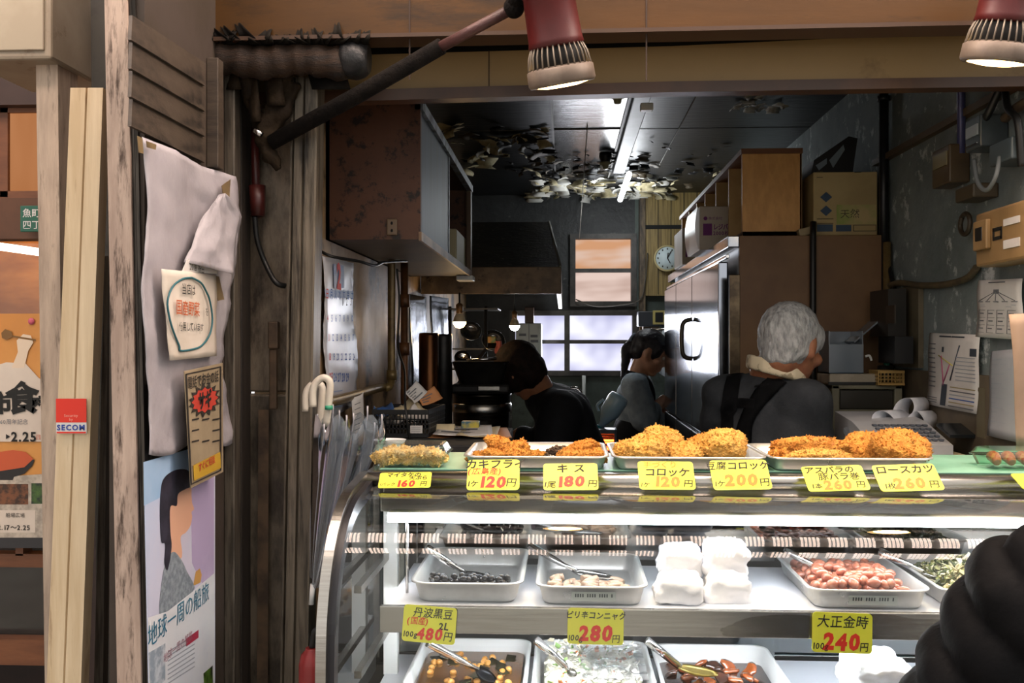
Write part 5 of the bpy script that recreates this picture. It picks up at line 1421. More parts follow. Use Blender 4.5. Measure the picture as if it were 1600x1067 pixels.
# ================================================================== KITCHEN AT THE BACK LEFT
shiny = M('oily_sheet_metal', '8c94a0', 0.22, 0.9, '5a606a', 6, 0.35, 0.65, (1, 1, .4), 0.15, 18, ('17181a', 7, 0.56, 0.66))
for (x0, x1, y0, y1, Y, lab) in ((641, 668, 464, 640, 3.70, 'shiny splash sheet left of another, hanging by the stove'), (674, 703, 466, 610, 4.1, 'shiny splash sheet nearest the warm bulb')):
    mb = MB(); a = P(x0, y1, Y); c = P(x1, y0, Y + .25)
    mb.grid(lambda u, v: (a.x + (c.x - a.x) * u + .006 * math.sin(v * 5), Y + .25 * u + .012 * fbm((u * 2, v * 3, 1), 2), a.z + (c.z - a.z) * v), 10, 14, shiny, True, .002); mb.build('splash_sheet', label=lab, cat='sheet metal', clean=False)
copper = M('dark_copper', '6a4222', 0.3, 0.8, '2c1a10', 8, 0.35, 0.65, (3, 3, .5))
mb = MB(); q = P(670, 520, 3.65); mb.lathe([(.03, -.62), (.037, -.6), (.037, -.01), (.034, 0)], (q.x, 3.65, q.z - .0), copper, None, 24); mb.build('copper_tank', label='tall dark copper cylinder standing by the splash sheets', cat='tank')
blacks = M('burnt_metal', '1b1a1a', 0.4, 0.4, '2c2a28', 14, stain=('4a4038', 12, 0.62, 0.7))
mb = MB(); q = P(692, 522, 3.75); mb.lathe([(.036, -.67), (.036, -.01), (.034, 0)], (q.x, 3.75, q.z), blacks, None, 20); mb.build('dark_drum', label='black drum right of the copper cylinder', cat='drum')
# cooking range
rg = MB(); a = P(640, 700, 3.6); rg.box((XL + .005, 3.5, 0), (P(792, 700, 3.9).x, 4.4, .86), blacks, .006); rg.build('stove_block', label='black stove block along the left wall at the back', cat='stove')
pz0 = .862
def pot_at(px, Y): return P(px, 537, Y).x
st = thing('steel_pot', (pot_at(752, 3.95), 3.95, pz0), 'wide steel-banded pot on the black stove', 'pot')
r_ = 46 * 3.95 / F; z1 = P(0, 655, 3.95).z; z2 = P(0, 612, 3.95).z
mb = MB(); mb.lathe([(r_ * .9, pz0 - z1 + .0), (r_ * .96, 0), (r_ * 1.0, (z2 - z1) * .9), (r_ * 1.04, z2 - z1), (r_ * .98, z2 - z1), (r_ * .9, .02)], (pot_at(752, 3.95), 3.95, z1), M('band_steel', '4a443c', 0.32, 0.9, '231f1b', 10, 0.3, 0.6, (1, 1, 8)), None, 36); mb.build('pot_body', st)
mb = MB(); zz = P(0, 628, 3.95).z; mb.lathe([(r_ * 1.03, 0), (r_ * 1.035, .004), (r_ * 1.035, .03), (r_ * 1.0, .034)], (pot_at(752, 3.95), 3.95, zz - .03), steel, None, 36, caps=False); mb.build('pot_band', st)
fr_ = thing('deep_fryer', (pot_at(752, 3.95), 3.95, z2), 'black box fryer stacked on the steel-banded pot', 'fryer')
mb = MB(); f0, f1 = pot_at(706, 3.85), pot_at(797, 3.85); zt0, zt1 = z2 + .003, P(0, 598, 3.85).z
mb.box((f0, 3.8, zt0), (f1, 4.12, zt1), blacks, .01); mb.build('fryer_base', fr_)
mb = MB(); zt2 = P(0, 567, 3.85).z; mb.loft([rrect((f0 + f1) / 2, 3.96, (f1 - f0) / 2 - .03, .13, .03, zt1), rrect((f0 + f1) / 2, 3.96, (f1 - f0) / 2 - .005, .16, .03, zt2), rrect((f0 + f1) / 2, 3.96, (f1 - f0) / 2, .165, .03, zt2 + .008), rrect((f0 + f1) / 2, 3.96, (f1 - f0) / 2 - .02, .14, .03, zt2 + .004)], blacks, False); mb.build('fryer_tub', fr_)
mb = MB(); q = P(765, 606, 3.79); mb.box((q.x - .045, 3.785, q.z - .012), (q.x + .04, 3.8, q.z + .008), steel, .003); mb.build('control_plate', fr_)
mb = MB(); q = P(752, 566, 3.85); mb.tube([(f0 + .06, 3.82, zt2 + .012), (f1 - .05, 3.82, zt2 + .02)], .006, chrome, 8); mb.build('rim_bar', fr_)
# dish rack with clutter behind the fryer
rk = thing('dish_rack', (pot_at(745, 4.3), 4.3, zt1), 'metal dish rack with pans behind the black fryer', 'rack')
mb = MB(); ym = 4.30; mt = M('rack_metal', '3a3a3c', 0.4, 0.6)
for xx in (703, 759):
    mb.tube([(pot_at(xx, ym), ym, .862), (pot_at(xx, ym), ym, P(0, 480, ym).z)], .008, mt, 8)
for yy in (483, 544, 575):
    zz = P(0, yy, ym).z; mb.box((pot_at(700, ym), ym - .01, zz - .006), (pot_at(778, ym), ym + .2, zz), mt)
mb.tube([P(712, 605, 4.28), P(760, 545, 4.28)], .009, mt, 8)
mb.build('rack_frame', rk)
for k, (px, py, r_, lab) in enumerate(((735, 520, .045, 'round steel pan lid leaning in the dish rack'), (770, 535, .05, 'big steel bowl leaning at the right of the dish rack'), (722, 562, .035, 'small pan on the lower rung of the dish rack'))):
    mb = MB(); mb.lathe([(.002, 0), (r_ * .7, .004), (r_, .016), (r_ * 1.05, .018), (r_, .02), (r_ * .6, .008), (.002, .004)], P(px, py, 4.33), chrome, (.2, -.8, .4), 24); mb.build('pan', label=lab, cat='pan')
mb = MB(); q = P(778, 540, 4.25); mb.grid(lambda u, v: (q.x + .022 * (u - .5) + .004 * math.sin(v * 6), 4.25 + .006 * math.sin(u * 7), q.z + .02 - .055 * v), 6, 8, M('pink_cloth', 'c06a62', 0.8), True, .003); mb.build('pink_cloth', label='pink cloth hanging from the dish rack', cat='cloth', clean=False)
mb = MB(); mb.box((P(762, 532, 4.28).x, 4.26, P(0, 536, 4.28).z), (P(775, 532, 4.28).x, 4.32, P(0, 526, 4.28).z), M('food_box', 'c48a3c', 0.5, 0, '6a8a5a', 30), .003); mb.build('small_carton', label='small orange and green carton on the dish rack', cat='carton')
# hood
hood_m = M('sooty_hood', '222221', 0.5, 0.0, '343330', 8, bump=.5, bscale=30, stain=('9a988c', 40, 0.60, 0.66))
hband = M('greasy_band', '6e5a42', 0.5, 0.0, '524230', 14, bump=.15, bscale=60, stain=('241a12', 22, 0.58, 0.68))
hd = thing('range_hood', (-.3, 4.8, 1.69), 'large sooty extractor hood over the stove', 'hood')
HY0, HY1 = 4.0, 5.75; hx1 = P(877, 460, HY0).x; hz0 = P(0, 461, HY0).z; hz1 = P(0, 420, HY0).z
mb = MB(); mb.box((XL + .002, HY0, hz0), (hx1, HY0 + .02, hz1), hband, .003); mb.build('front_band', hd)
mb = MB(); mb.box((hx1 - .02, HY0 + .02, hz0), (hx1, HY1, hz1), M('hood_edge', '6a6458', 0.45, 0.4, '4a463c', 12), .002); mb.build('side_band', hd)
ty = 4.75; zt = P(0, 352, ty).z; xt0, xt1 = P(748, 352, ty).x, P(858, 352, ty).x
mb = MB(); b0_ = [V((XL + .01, HY0 + .005, hz1)), V((hx1 - .003, HY0 + .005, hz1)), V((hx1 - .003, HY1, hz1)), V((XL + .01, HY1, hz1))]
t0_ = [V((max(xt0, XL + .01) if 0 else XL + .04, ty, zt)), V((xt1, ty, zt)), V((xt1 + .01, HY1, zt)), V((XL + .04, HY1, zt))]
mb.loft([b0_, t0_], hood_m, False); mb.build('hood_slope', hd)
mb = MB(); mb.tube([b0_[1], t0_[1]], .006, M('hood_rim', '8a8a84', 0.4, 0.5), 6); mb.build('corner_strip', hd)
# hanging bulbs
def bulb(px, py, Y, r, mat, label, ztop, col, en):
    c = P(px, py, Y); t = thing('hanging_bulb', c, label, 'bulb')
    mb = MB(); mb.lathe([(.001, -r), (r * .6, -r * .8), (r * .95, -r * .3), (r, 0)], c, mat, None, 20, caps=False)
    mb.lathe([(r, 0), (r * .8, r * .7), (r * .5, r * 1.3)], c, M('bulb_neck', 'd8c8a8', 0.4), None, 20, caps=False); mb.build('bulb_glass', t)
    mb = MB(); mb.lathe([(r * .5, r * 1.2), (r * .55, r * 2.6), (r * .2, r * 2.9)], c, M('bulb_socket', '6a4a2a', 0.4), None, 14); mb.build('socket', t)
    mb = MB(); mb.tube([c + V((0, 0, r * 2.8)), V((c.x, c.y, ztop))], .004, black_m, 6); mb.build('cord', t)
    lamp('bulb_light', 'POINT', c + V((0, -.02, -r * 1.6)), en, col, shadow_soft_size=.03)
bulb(718, 503, 3.9, .026, E('warm_bulb', 'ffc478', 20.0), 'warm hanging bulb left of the extractor hood', hz0, (1, .7, .38), 0.7)
bulb(804, 509, 4.9, .026, E('white_bulb', 'fff8ec', 30.0), 'bright white bulb hanging under the extractor hood', zt, (1, .95, .85), 0.9)
# water heater
wh = thing('water_heater', P(825, 562, 5.75), 'white box water heater on the back wall beside the window', 'water heater')
mb = MB(); a, c = P(806, 561, 5.7), P(846, 505, 5.7); mb.box((a.x, 5.7, a.z), (c.x, 5.85, c.z), M('heater_white', 'b5bab4', 0.4, 0, '9aa098', 6), .006); mb.build('heater_case', wh)
mb = MB(); mb.lathe([(.016, 0), (.017, .012), (.010, .016)], P(833, 550, 5.7), M('knob_grey', '77766c', 0.4), (0, -1, 0), 18); mb.build('heater_knob', wh)
mb = MB()
for yy, x0_, x1_ in ((521, 811, 822), (523, 829, 840), (531, 829, 841)):
    mb.pbox(x0_, yy, x1_, yy + 4, 5.698, .002, greyink)
mb.pbox(826, 506, 827, 561, 5.698, .002, greyink); mb.build('heater_print', wh)
mb = MB(); mb.pbox(820, 480, 834, 505, 5.75, .05, M('heater_flue', '4a3020', 0.5), .003); mb.build('heater_flue', wh)
# folding chair
ch = thing('folding_chair', (P(895, 690, 4.5).x, 4.5, 0), 'chrome folding chair behind the stooping cook', 'chair')
mb = MB(); mb.tube(bez([P(878, 900, 4.5), P(880, 640, 4.5), P(883, 614, 4.5), P(893, 607, 4.5), P(906, 612, 4.5), P(911, 640, 4.5), P(914, 700, 4.5), P(916, 900, 4.5)], 5), .0105, chrome, 10); mb.build('chair_frame', ch)
mb = MB(); mb.pbox(884, 626, 909, 660, 4.49, .02, black_m, .006); mb.build('backrest', ch)
mb = MB(); a, c = P(880, 790, 4.3), P(914, 780, 4.3); mb.box((a.x, 4.2, .43), (c.x, 4.5, .46), black_m, .008); mb.build('seat', ch)
for xx in (882, 912):
    mb = MB(); mb.tube([(P(xx, 0, 4.5).x, 4.5, .46), (P(xx, 0, 4.5).x, 4.2, .01)], .0105, chrome, 8); mb.build('leg', ch)
# heater
ht = thing('electric_heater', (P(941, 690, 4.3).x, 4.35, 0), 'grey electric heater with a glowing orange bar', 'heater')
ha, hc = P(919, 0, 4.3).x, P(964, 0, 4.3).x; hzt = P(0, 667, 4.3).z
mb = MB(); hm = M('heater_grey', '6a7480', 0.4, 0, '5a636e', 8)
mb.box((ha, 4.3, .55), (ha + .012, 4.42, hzt), hm, .004); mb.box((hc - .012, 4.3, .55), (hc, 4.42, hzt), hm, .004); mb.box((ha, 4.3, hzt - .02), (hc, 4.42, hzt), hm, .005); mb.box((ha, 4.39, .55), (hc, 4.42, hzt), black_m); mb.box((ha, 4.28, .0), (hc, 4.44, .56), hm, .006); mb.build('heater_case', ht)
mb = MB()
for k in range(9):
    zz = hzt - .028 - k * .012; mb.tube([(ha + .01, 4.305, zz), (hc - .01, 4.305, zz)], .0014, steel, 5)
mb.build('grille', ht)
mb = MB(); q = P(945, 690, 4.34); mb.tube([(q.x - .02, 4.35, q.z), (q.x + .045, 4.35, q.z)], .009, E('heater_glow', 'ff5a24', 9.0), 8); mb.tube([(q.x - .02, 4.35, q.z - .03), (q.x + .045, 4.35, q.z - .03)], .009, E('heater_glow', 'ff5a24', 9.0), 8); mb.build('glowing_bar', ht)
# tilted water bottle
wb = thing('water_bottle', P(945, 660, 4.42), 'pale blue plastic bottle with a turquoise cap tipped on the heater', 'bottle')
pl = M('pale_blue_plastic', 'a8cce4', 0.3, 0, 'bcd8ea', 8)
p0, p1 = P(942, 661, 4.40), P(968, 620, 4.40); ax = (p1 - p0).normalized()
L = (p1 - p0).length
mb = MB(); mb.lathe([(.014, -.02), (.016, .0), (.03, .03), (.044, .055), (.046, L * .9), (.04, L + .005), (.002, L + .012)], p0, pl, ax, 24); mb.build('bottle_body', wb)
mb = MB(); mb.tube(bez([p0 + ax * .05 + V((-.046, 0, .01)), p0 + ax * .07 + V((-.062, 0, .02)), p0 + ax * .1 + V((-.05, 0, .02))]), .006, pl, 8); mb.build('bottle_handle', wb)
mb = MB(); mb.lathe([(.018, -.042), (.019, -.04), (.019, -.02), (.015, -.018)], p0, M('turquoise_cap', '2aa0b4', 0.4), ax, 20); mb.build('cap', wb)
# radio, clock, towel
rd = thing('wall_radio', P(1018, 510, 5.7), 'dark portable radio with a yellowed dial on the back wall', 'radio')
mb = MB(); mb.pbox(997, 486, 1040, 510, 5.7, .1, M('radio_black', '24282e', 0.4), .006); mb.build('radio_case', rd)
mb = MB(); mb.pbox(1020, 485, 1040, 507, 5.69, .012, M('radio_yellow', 'a89a5a', 0.5), .003); mb.pbox(1024, 488, 1036, 503, 5.686, .006, dark_m); mb.build('radio_dial', rd)
mb = MB(); mb.pbox(1005, 505, 1030, 520, 5.74, .08, M('radio_shelf', '4a3a22', 0.6)); mb.build('radio_bracket', rd)
ck = thing('wall_clock', P(1042, 421, 5.7), 'round white wall clock with a cream rim on the panelled wall', 'clock')
cc = P(1042, 404, 5.80); rr = 20.5 * 5.8 / F
mb = MB(); mb.lathe([(rr * .98, 0), (rr, .01), (rr, .028), (rr * .9, .034), (rr * .87, .024)], cc, M('clock_rim', 'b8a878', 0.4), (0, -1, 0), 36, caps=False); mb.build('clock_rim', ck)
mb = MB(); mb.lathe([(rr * .88, .0), (rr * .88, .025), (.001, .025)], cc, M('clock_face', 'c2d0d4', 0.5), (0, -1, 0), 36); mb.build('clock_face', ck)
mb = MB()
for k in range(12):
    a = k * math.pi / 6; q = cc + V((math.sin(a) * rr * .7, -.0262, math.cos(a) * rr * .7)); mb.box(q - V((.003, .001, .005)), q + V((.003, 0, .005)), ink)
mb.build('hour_marks', ck)
for nm, a, ln in (('hour_hand', R(8), .42), ('minute_hand', R(28), .62), ('minute_hand', R(150), .45)):
    mb = MB(); d = V((math.sin(a), 0, math.cos(a))); mb.tube([cc + V((0, -.029, 0)), cc + V((0, -.029, 0)) + d * rr * ln], .0026, ink, 6); mb.build(nm if nm != 'minute_hand' or ln > .5 else 'second_hand', ck)
mb = MB(); mb.grid(lambda u, v: (P(1027, 0, 5.4).x + .075 * u + .01 * v, 5.4 + .012 * math.sin(u * 8), P(0, 517, 5.4).z - .25 * v * (1 - .15 * abs(u - .5))), 10, 12, M('white_towel', 'c2ccd4', 0.8, 0, 'b0bcc6', 6), True, .004); mb.build('hanging_towel', label='white towel hanging behind the woman in the grey sweater', cat='towel', clean=False)
mb = MB(); mb.tube([(P(1018, 0, 5.4).x, 5.4, P(0, 515, 5.4).z), (P(1018, 0, 5.4).x + .2, 5.4, P(0, 515, 5.4).z)], .006, steel, 8); mb.tube([(P(1018, 0, 5.4).x + .19, 5.4, P(0, 515, 5.4).z), (P(1018, 0, 5.4).x + .19, 5.9, P(0, 515, 5.4).z)], .006, steel, 8); mb.build('towel_rail', label='steel rail holding the white towel by the back wall', cat='rail')
mb = MB(); mb.tube(bez([P(900, 468, 5.85), P(930, 478, 5.8), P(970, 476, 5.8), P(1000, 468, 5.8), P(1008, 440, 5.8), P(1012, 395, 5.8)]), .004, M('old_wire', '4a443a', 0.6), 6); mb.build('sagging_wire', label='sagging wire across the gap between the two windows', cat='wire')
mb = MB(); zz = P(0, 585, 5.85).z; mb.tube([(wx(912), 5.85, 0), (wx(912), 5.85, zz)], .012, M('grey_pipe', '5a5c54', 0.4, 0.2), 10); mb.build('drain_pipe', label='grey pipe rising to the window sill at the back', cat='pipe')
# ceiling clutter: tube light, bulb holders, pull cords
tl_ = thing('ceiling_tube_light', (.2, 4.0, ZC), 'bare fluorescent tube on a ceiling batten at the back', 'light')
mb = MB(); xb_ = .272; mb.box((xb_ - .03, 2.55, ZC - .03), (xb_ + .03, 5.0, ZC - .002), M('batten_grey', '56555a', 0.45, 0, '444348', 6), .004); mb.build('batten', tl_)
mb = MB(); mb.pbox(1001, 160, 1021, 172, 2.9, .03, enamel, .003); mb.build('end_cap', tl_)
mb = MB(); ta, tb = P(983, 268, 4.9), P(969, 312, 5.55); ta.z = min(ta.z, ZC - .05); mb.tube([ta, tb], .014, E('ceiling_tube', 'f4fbff', L_TUBE), 12); mb.build('tube', tl_)
lamp('tube_light_glow', 'POINT', (ta + tb) / 2 + V((0, 0, -.16)), 5.0, (.92, .97, 1), shadow_soft_size=.1)
for px, py, Y, lab in ((965, 175, 3.35, 'dark ceiling bulb holder with a clear lamp near the lintel'), (946, 248, 4.6, 'dark ceiling bulb holder far back among peeling paint')):
    q = P(px, py, Y); t = thing('bulb_holder', (q.x, Y, ZC), lab, 'bulb holder')
    mb = MB(); mb.lathe([(.028, -.001), (.03, -.02), (.022, -.04), (.02, -.05)], (q.x, Y, ZC), black_m, None, 20); mb.build('holder', t)
    mb = MB(); mb.lathe([(.026, -.045), (.027, -.05), (.026, -.056), (.015, -.06), (.012, -.075), (.002, -.078)], (q.x, Y, ZC), M('lamp_ring', 'b5b08a', 0.3), None, 20); mb.build('ring', t)
for (ca_, cb_e, lab) in ((H(918, 195, ZC - .002), P(905, 375, 5.8), 'thin pull cord slanting down in front of the dark back wall'), (H(1092, 142, ZC - .003), H(1028, 262, ZC - .003), 'thin cord slanting across the dark ceiling')):
    mb = MB(); mb.tube([ca_, cb_e], .0022, M('pale_cord', '8a867c', 0.7), 5); mb.build('pull_cord', label=lab, cat='cord')
# peeling paint
flk = [M('flake_cream', 'c9bd98', 0.7, 0, 'ab9f7c', 20), M('flake_white', 'd6d4cc', 0.7)]; fdk = [M('flake_dark', '141414', 0.6), M('flake_brown', '4a3e28', 0.6)]
def flakes(name, n, region, size, mats, label):
    mb = MB()
    for k in range(n):
        x, y = region(); a = rng.uniform(0, 6.28); s_ = size * rng.uniform(.4, 1.5); curl = rng.uniform(.4, 1.3); m_ = mats[rng.randrange(len(mats))]
        ca, sa = math.cos(a), math.sin(a)
        jag = [rng.uniform(.5, 1.0) for _ in range(6)]
        def fn(u, v):
            lx = (u - .5) * s_ * jag[int(v * 5)] * 1.1; th = v * curl * 1.6
            ly = s_ * math.sin(th) / (curl * 1.2 + .3); dz = s_ * (1 - math.cos(th)) / (curl * 1.2 + .3)
            return (x + lx * ca - ly * sa, y + lx * sa + ly * ca, ZC - .008 - dz * .55)
        mb.grid(fn, 2, 5, m_, True, .0008)
    return mb.build(name, label=label, cat='peeling paint', kind='stuff', clean=False)
def reg(px0, px1, py0, py1):
    def f():
        q = H(rng.uniform(px0, px1), rng.uniform(py0, py1), ZC); return (q.x, min(q.y, YB - .05))
    return f
flakes('peeling_paint', 130, reg(830, 1050, 274, 303), .075, flk, 'cream curls of paint peeling off the ceiling by the tube light')
flakes('peeling_paint', 60, reg(690, 860, 190, 262), .07, [fdk[1], fdk[0], flk[0]], 'dirty flakes of paint hanging off the ceiling over the cupboard')
flakes('peeling_paint', 70, reg(820, 1010, 238, 276), .05, fdk, 'black flakes of paint in front of the glossy ceiling board')
flakes('peeling_paint', 16, reg(1150, 1240, 140, 165), .05, [flk[1]], 'white flakes of paint on the dark ceiling at the right')
flakes('peeling_paint', 26, reg(1010, 1180, 190, 290), .05, [fdk[1], flk[0], fdk[0]], 'small scattered flakes of paint on the dark ceiling right of the tube')

# ================================================================== FRIDGE AND THE RIGHT SIDE
fg = thing('steel_fridge', (.75, 4.0, 0), 'tall stainless steel shop fridge with brown side panel', 'fridge')
FX0, FY0, FY1, FZ = P(1140, 500, 3.1).x, 3.1, 4.87, P(1200, 368, 3.1).z
brown_side = M('brown_fridge_side', '7a5a3a', 0.55, 0, '68492e', 3, stain=('8a8478', 1.6, 0.60, 0.68))
mb = MB(); mb.box((FX0 + .03, FY0, .08), (XR - .016, FY0 + .02, FZ), brown_side, .002); mb.build('side_panel', fg)
fst = M('mirror_steel', 'a8b0bc', 0.13, 1.0, '959daa', 4, 0.3, 0.7, (1, 1, .4), 0.03, 8)
mb = MB(); mb.box((FX0 + .03, FY0 + .02, .08), (XR - .016, FY1, FZ - .0), M('fridge_body', '6a6a68', 0.4, .6)); mb.build('body', fg)
mb = MB(); mb.box((FX0 - .005, FY0, Q(1048, 440, FX0).z - .0), (FX0 + .03, FY1, FZ), fst, .003); mb.box((FX0 - .012, FY0, Q(1048, 447, FX0).z - .012), (FX0 + .0, FY1, Q(1048, 447, FX0).z), chrome, .002); mb.build('top_grille_panel', fg)
mb = MB(); mb.box((FX0 - .0, FY0 - .002, .08), (FX0 + .032, FY0 + .02, FZ - .12), M('fridge_edge', '7a6a52', 0.35, 0.6, '4a3e30', 10), .002); mb.build('door_post', fg)
zdt, zdb = Q(1048, 452, FX0).z, Q(1048, 640, FX0).z
ys = [FY0 + .16, 3.66, 4.2, FY1]
ys = [3.18, Q(1090, 500, FX0).y, Q(1064, 500, FX0).y, FY1]
for k in range(3):
    mb = MB(); mb.box((FX0 - .022, ys[k] + .004, zdb), (FX0 + .01, ys[k + 1] - .004, zdt), fst, .005); dr = mb.build('door', fg)
    if k == 0:
        y_ = ys[1] - .03
        hz_ = Q(1086, 530, FX0).z
        mb = MB(); mb.tube(bez([(FX0 - .024, y_, hz_ + .075), (FX0 - .06, y_, hz_ + .055), (FX0 - .06, y_, hz_ - .055), (FX0 - .024, y_, hz_ - .075)], 6), .009, M('handle_bronze', '4a4438', 0.35, .5), 10); mb.build('door_handle', dr)
for k in range(3):
    mb = MB(); mb.box((FX0 - .022, ys[k] + .004, .12), (FX0 + .01, ys[k + 1] - .004, zdb - .012), M('dark_door', '2a2c30', 0.25, 0.7), .005); mb.build('lower_door', fg)
mb = MB(); mb.box((FX0 - .01, FY0 + .04, zdb - .01), (FX0 + .004, FY1, zdb - .002), chrome); mb.build('kick_strip', fg)
mb = MB(); q = P(1270, 400, 3.09); mb.tube([(q.x, 3.088, 0.3), (q.x, 3.088, FZ + .0), (q.x + .004, 3.10, FZ + .04)], .010, black_m, 10); mb.build('black_hose', label='black hose running down the brown fridge side', cat='hose')
# pigeonhole shelf
ps_ = thing('pigeonhole_shelf', (.66, 4.0, FZ), 'wooden pigeonhole unit standing on top of the fridge', 'shelf unit')
ply = M('honey_plywood', 'd09a58', 0.5, 0, 'c08c4c', 40, 0.4, 0.6, (1, 1, .4), 0.02, 60); ply_d = M('plywood_inner', 'c8a46c', 0.55, 0, 'b8945c', 8)
SX0, SX1 = P(1160, 300, 3.15).x, P(1253, 300, 3.15).x; SY0, SY1 = 3.15, 4.82; sz0, sz1 = FZ + .002, P(1200, 232, 3.15).z
mb = MB(); mb.box((SX0, SY0, sz0), (SX1, SY0 + .018, sz1 - .016), ply, .001); mb.build('end_panel', ps_)
mb = MB(); mb.box((SX0 - .004, SY0 - .004, sz1 - .016), (SX1 + .002, SY1, sz1), M('plywood_edge', '6e4426', 0.5)); mb.build('top_board', ps_)
mb = MB(); mb.box((SX0, SY0, sz0), (SX1, SY1, sz0 + .016), M('plywood_edge', '6e4426', 0.5)); mb.build('bottom_board', ps_)
mb = MB(); mb.box((SX1 - .006, SY0, sz0), (SX1, SY1, sz1), ply_d); mb.build('back_panel', ps_)
for px in (1138, 1118, 1101, 1088, 1076, 1065):
    y_ = Q(px, 300, SX0).y; y_ = min(y_, SY1 - .016)
    mb = MB(); mb.box((SX0 + .002, y_, sz0 + .016), (SX1 - .006, y_ + .014, sz1 - .016), ply_d); mb.build('divider', ps_)
mb = MB(); q = P(1262, 358, 3.13); mb.box((-.026, -.02, -.012), (.026, .02, .012), M('pale_block_wood', '9c8a68', 0.6), .003); 
o = mb.build('wood_block', label='pale wooden block at the foot of the pigeonhole unit', cat='block'); o.location = (q.x, 3.14, FZ + .004); o.rotation_euler = (0, R(-14), 0)
# cartons
cart_w = M('white_carton', 'cfc3b2', 0.6, 0, 'c2b5a2', 5); purple = M('purple_ink', '7c2f78', 0.6)
def carton(px0, px1, py0, py1, Y, dY, label, big):
    a, c = P(px0, py1, Y), P(px1, py0, Y); t = thing('white_carton', ((a.x + c.x) / 2, Y + dY / 2, a.z), label, 'carton', None)
    mb = MB(); mb.box((a.x, Y, a.z), (c.x, Y + dY, c.z), cart_w, .003)
    w, h = c.x - a.x, c.z - a.z
    fr = frame((a.x, Y - .001, a.z), (1, 0, 0), (0, 0, 1)); mb.m = fr
    if big:
        mb.box((w * .12, h * .33, 0), (w * .42, h * .60, .001), purple)
        mb.text('レジバッグ', purple, I, w * .46, h * .52, h * .15, 'l', bold=.03, sx=.75, lift=.0012); mb.text('2000枚', purple, I, w * .46, h * .38, h * .12, 'l', bold=.02, sx=.9, lift=.0012)
        mb.text('株式会社', purple, I, w * .3, h * .72, h * .08, 'l', lift=.0012); mb.lathe([(.007, 0), (.007, .001)], (w * .2, h * .72, 0), purple, (0, 0, 1), 14)
    else:
        mb.box((w * .25, h * .2, 0), (w * .85, h * .58, .001), purple); mb.text('株式会社', purple, I, w * .3, h * .75, h * .12, 'l', lift=.0012)
    mb.m = Matrix()
    mb.build('carton_body', t, clean=False)
    if big:
        mb = MB(); mb.grid(lambda u, v: (a.x - .004 - .012 * math.sin(v * 3), Y + dY * u, a.z + (c.z - a.z) * v), 6, 8, GL('dull_film', 'ffffff', .5, .02, .3, .05), True); mb.build('film_wrap', t, clean=False)
    return t
zc_ = FZ + .002
def cpy(Y): return 537 - (zc_ - EYE) * F / Y
carton(1093, 1139, 322, cpy(3.55), 3.55, .3, 'white carton with purple print, nearer one on the fridge edge', True)
carton(1066, 1087, 356, cpy(4.2), 4.2, .3, 'small white carton with a purple square, farther along the fridge top', False)
cb_ = thing('cardboard_box', (.9, 3.25, FZ), 'brown cardboard box with blue diamond marks on top of the fridge', 'box')
cbm = M('brown_cardboard', 'b8a272', 0.65, 0, 'a89264', 4); bl = M('carton_blue', '34485e', 0.6)
a, c = P(1271, 365, 3.13), P(1371, 268, 3.13)
mb = MB(); mb.box((a.x, 3.13, FZ + .002), (min(c.x, XR - .01), 3.42, c.z), cbm, .003)
u = 3.13 / F
mb.m = frame((a.x, 3.129, a.z), (1, 0, 0), (0, 0, 1))
for yy in (56, 35):
    mb.prism([(19 * u + 9 * u * dx, yy * u + 8 * u * dy, 0) for dx, dy in ((1, 0), (0, 1), (-1, 0), (0, -1))], (0, 0, .001), bl)
mb.box((35 * u, 14 * u, 0), (95 * u, 44 * u, .0006), M('carton_green', '8a9a4c', 0.65, 0, 'b8a272', 7))
for q in ((5, 3, 29, 14), (34, 3, 57, 13)):
    mb.box((q[0] * u, q[1] * u, 0), (q[2] * u, q[3] * u, .001), bl)
for q in ((60, 3, 95, 4), (60, 12, 95, 13), (60, 3, 61, 13), (94, 3, 95, 13), (5, 15, 30, 16), (5, 22, 30, 23), (5, 86, 14, 87), (5, 95, 14, 96)):
    mb.box((q[0] * u, q[1] * u, 0), (q[2] * u, q[3] * u, .001), M('carton_print', '4a4432', 0.65))
mb.text('天然', M('carton_print', '4a4432', 0.65), I, 55 * u, 30 * u, 15 * u, lift=.0012, jit=.1); mb.m = Matrix()
mb.build('box_body', cb_, clean=False)
mb = MB(); mb.tube([(c.x - .07, 3.128, P(0, 281, 3.13).z), (c.x - .05, 3.128, P(0, 281, 3.13).z)], .001, dark_m, 5); mb.build('box_slot', cb_)
# dark crate on the cardboard box
Yc = 3.2; z0 = c.z + .004
mb = MB(); 
p = [P(1267, 262, Yc), P(1272, 250, Yc), P(1326, 213, Yc), P(1340, 216, Yc), P(1332, 266, Yc)]
p[0].z = z0; p[4].z = z0
mb.prism(p, (0, .14, 0), black_m)
mb.build('black_case', label='black folding case lying on the brown cardboard box', cat='case')
gp_ = M('grey_panel', '7a8890', 0.4)
t = bpy.data.objects['black_case']
mb = MB(); mb.prism([P(1296, 250, Yc - .004), P(1318, 226, Yc - .004), P(1320, 234, Yc - .004), P(1302, 262, Yc - .004)], (0, .003, 0), gp_); mb.prism([P(1275, 258, Yc - .004), P(1292, 247, Yc - .004), P(1292, 256, Yc - .004), P(1280, 266, Yc - .004)], (0, .003, 0), gp_); mb.build('case_panel', t)

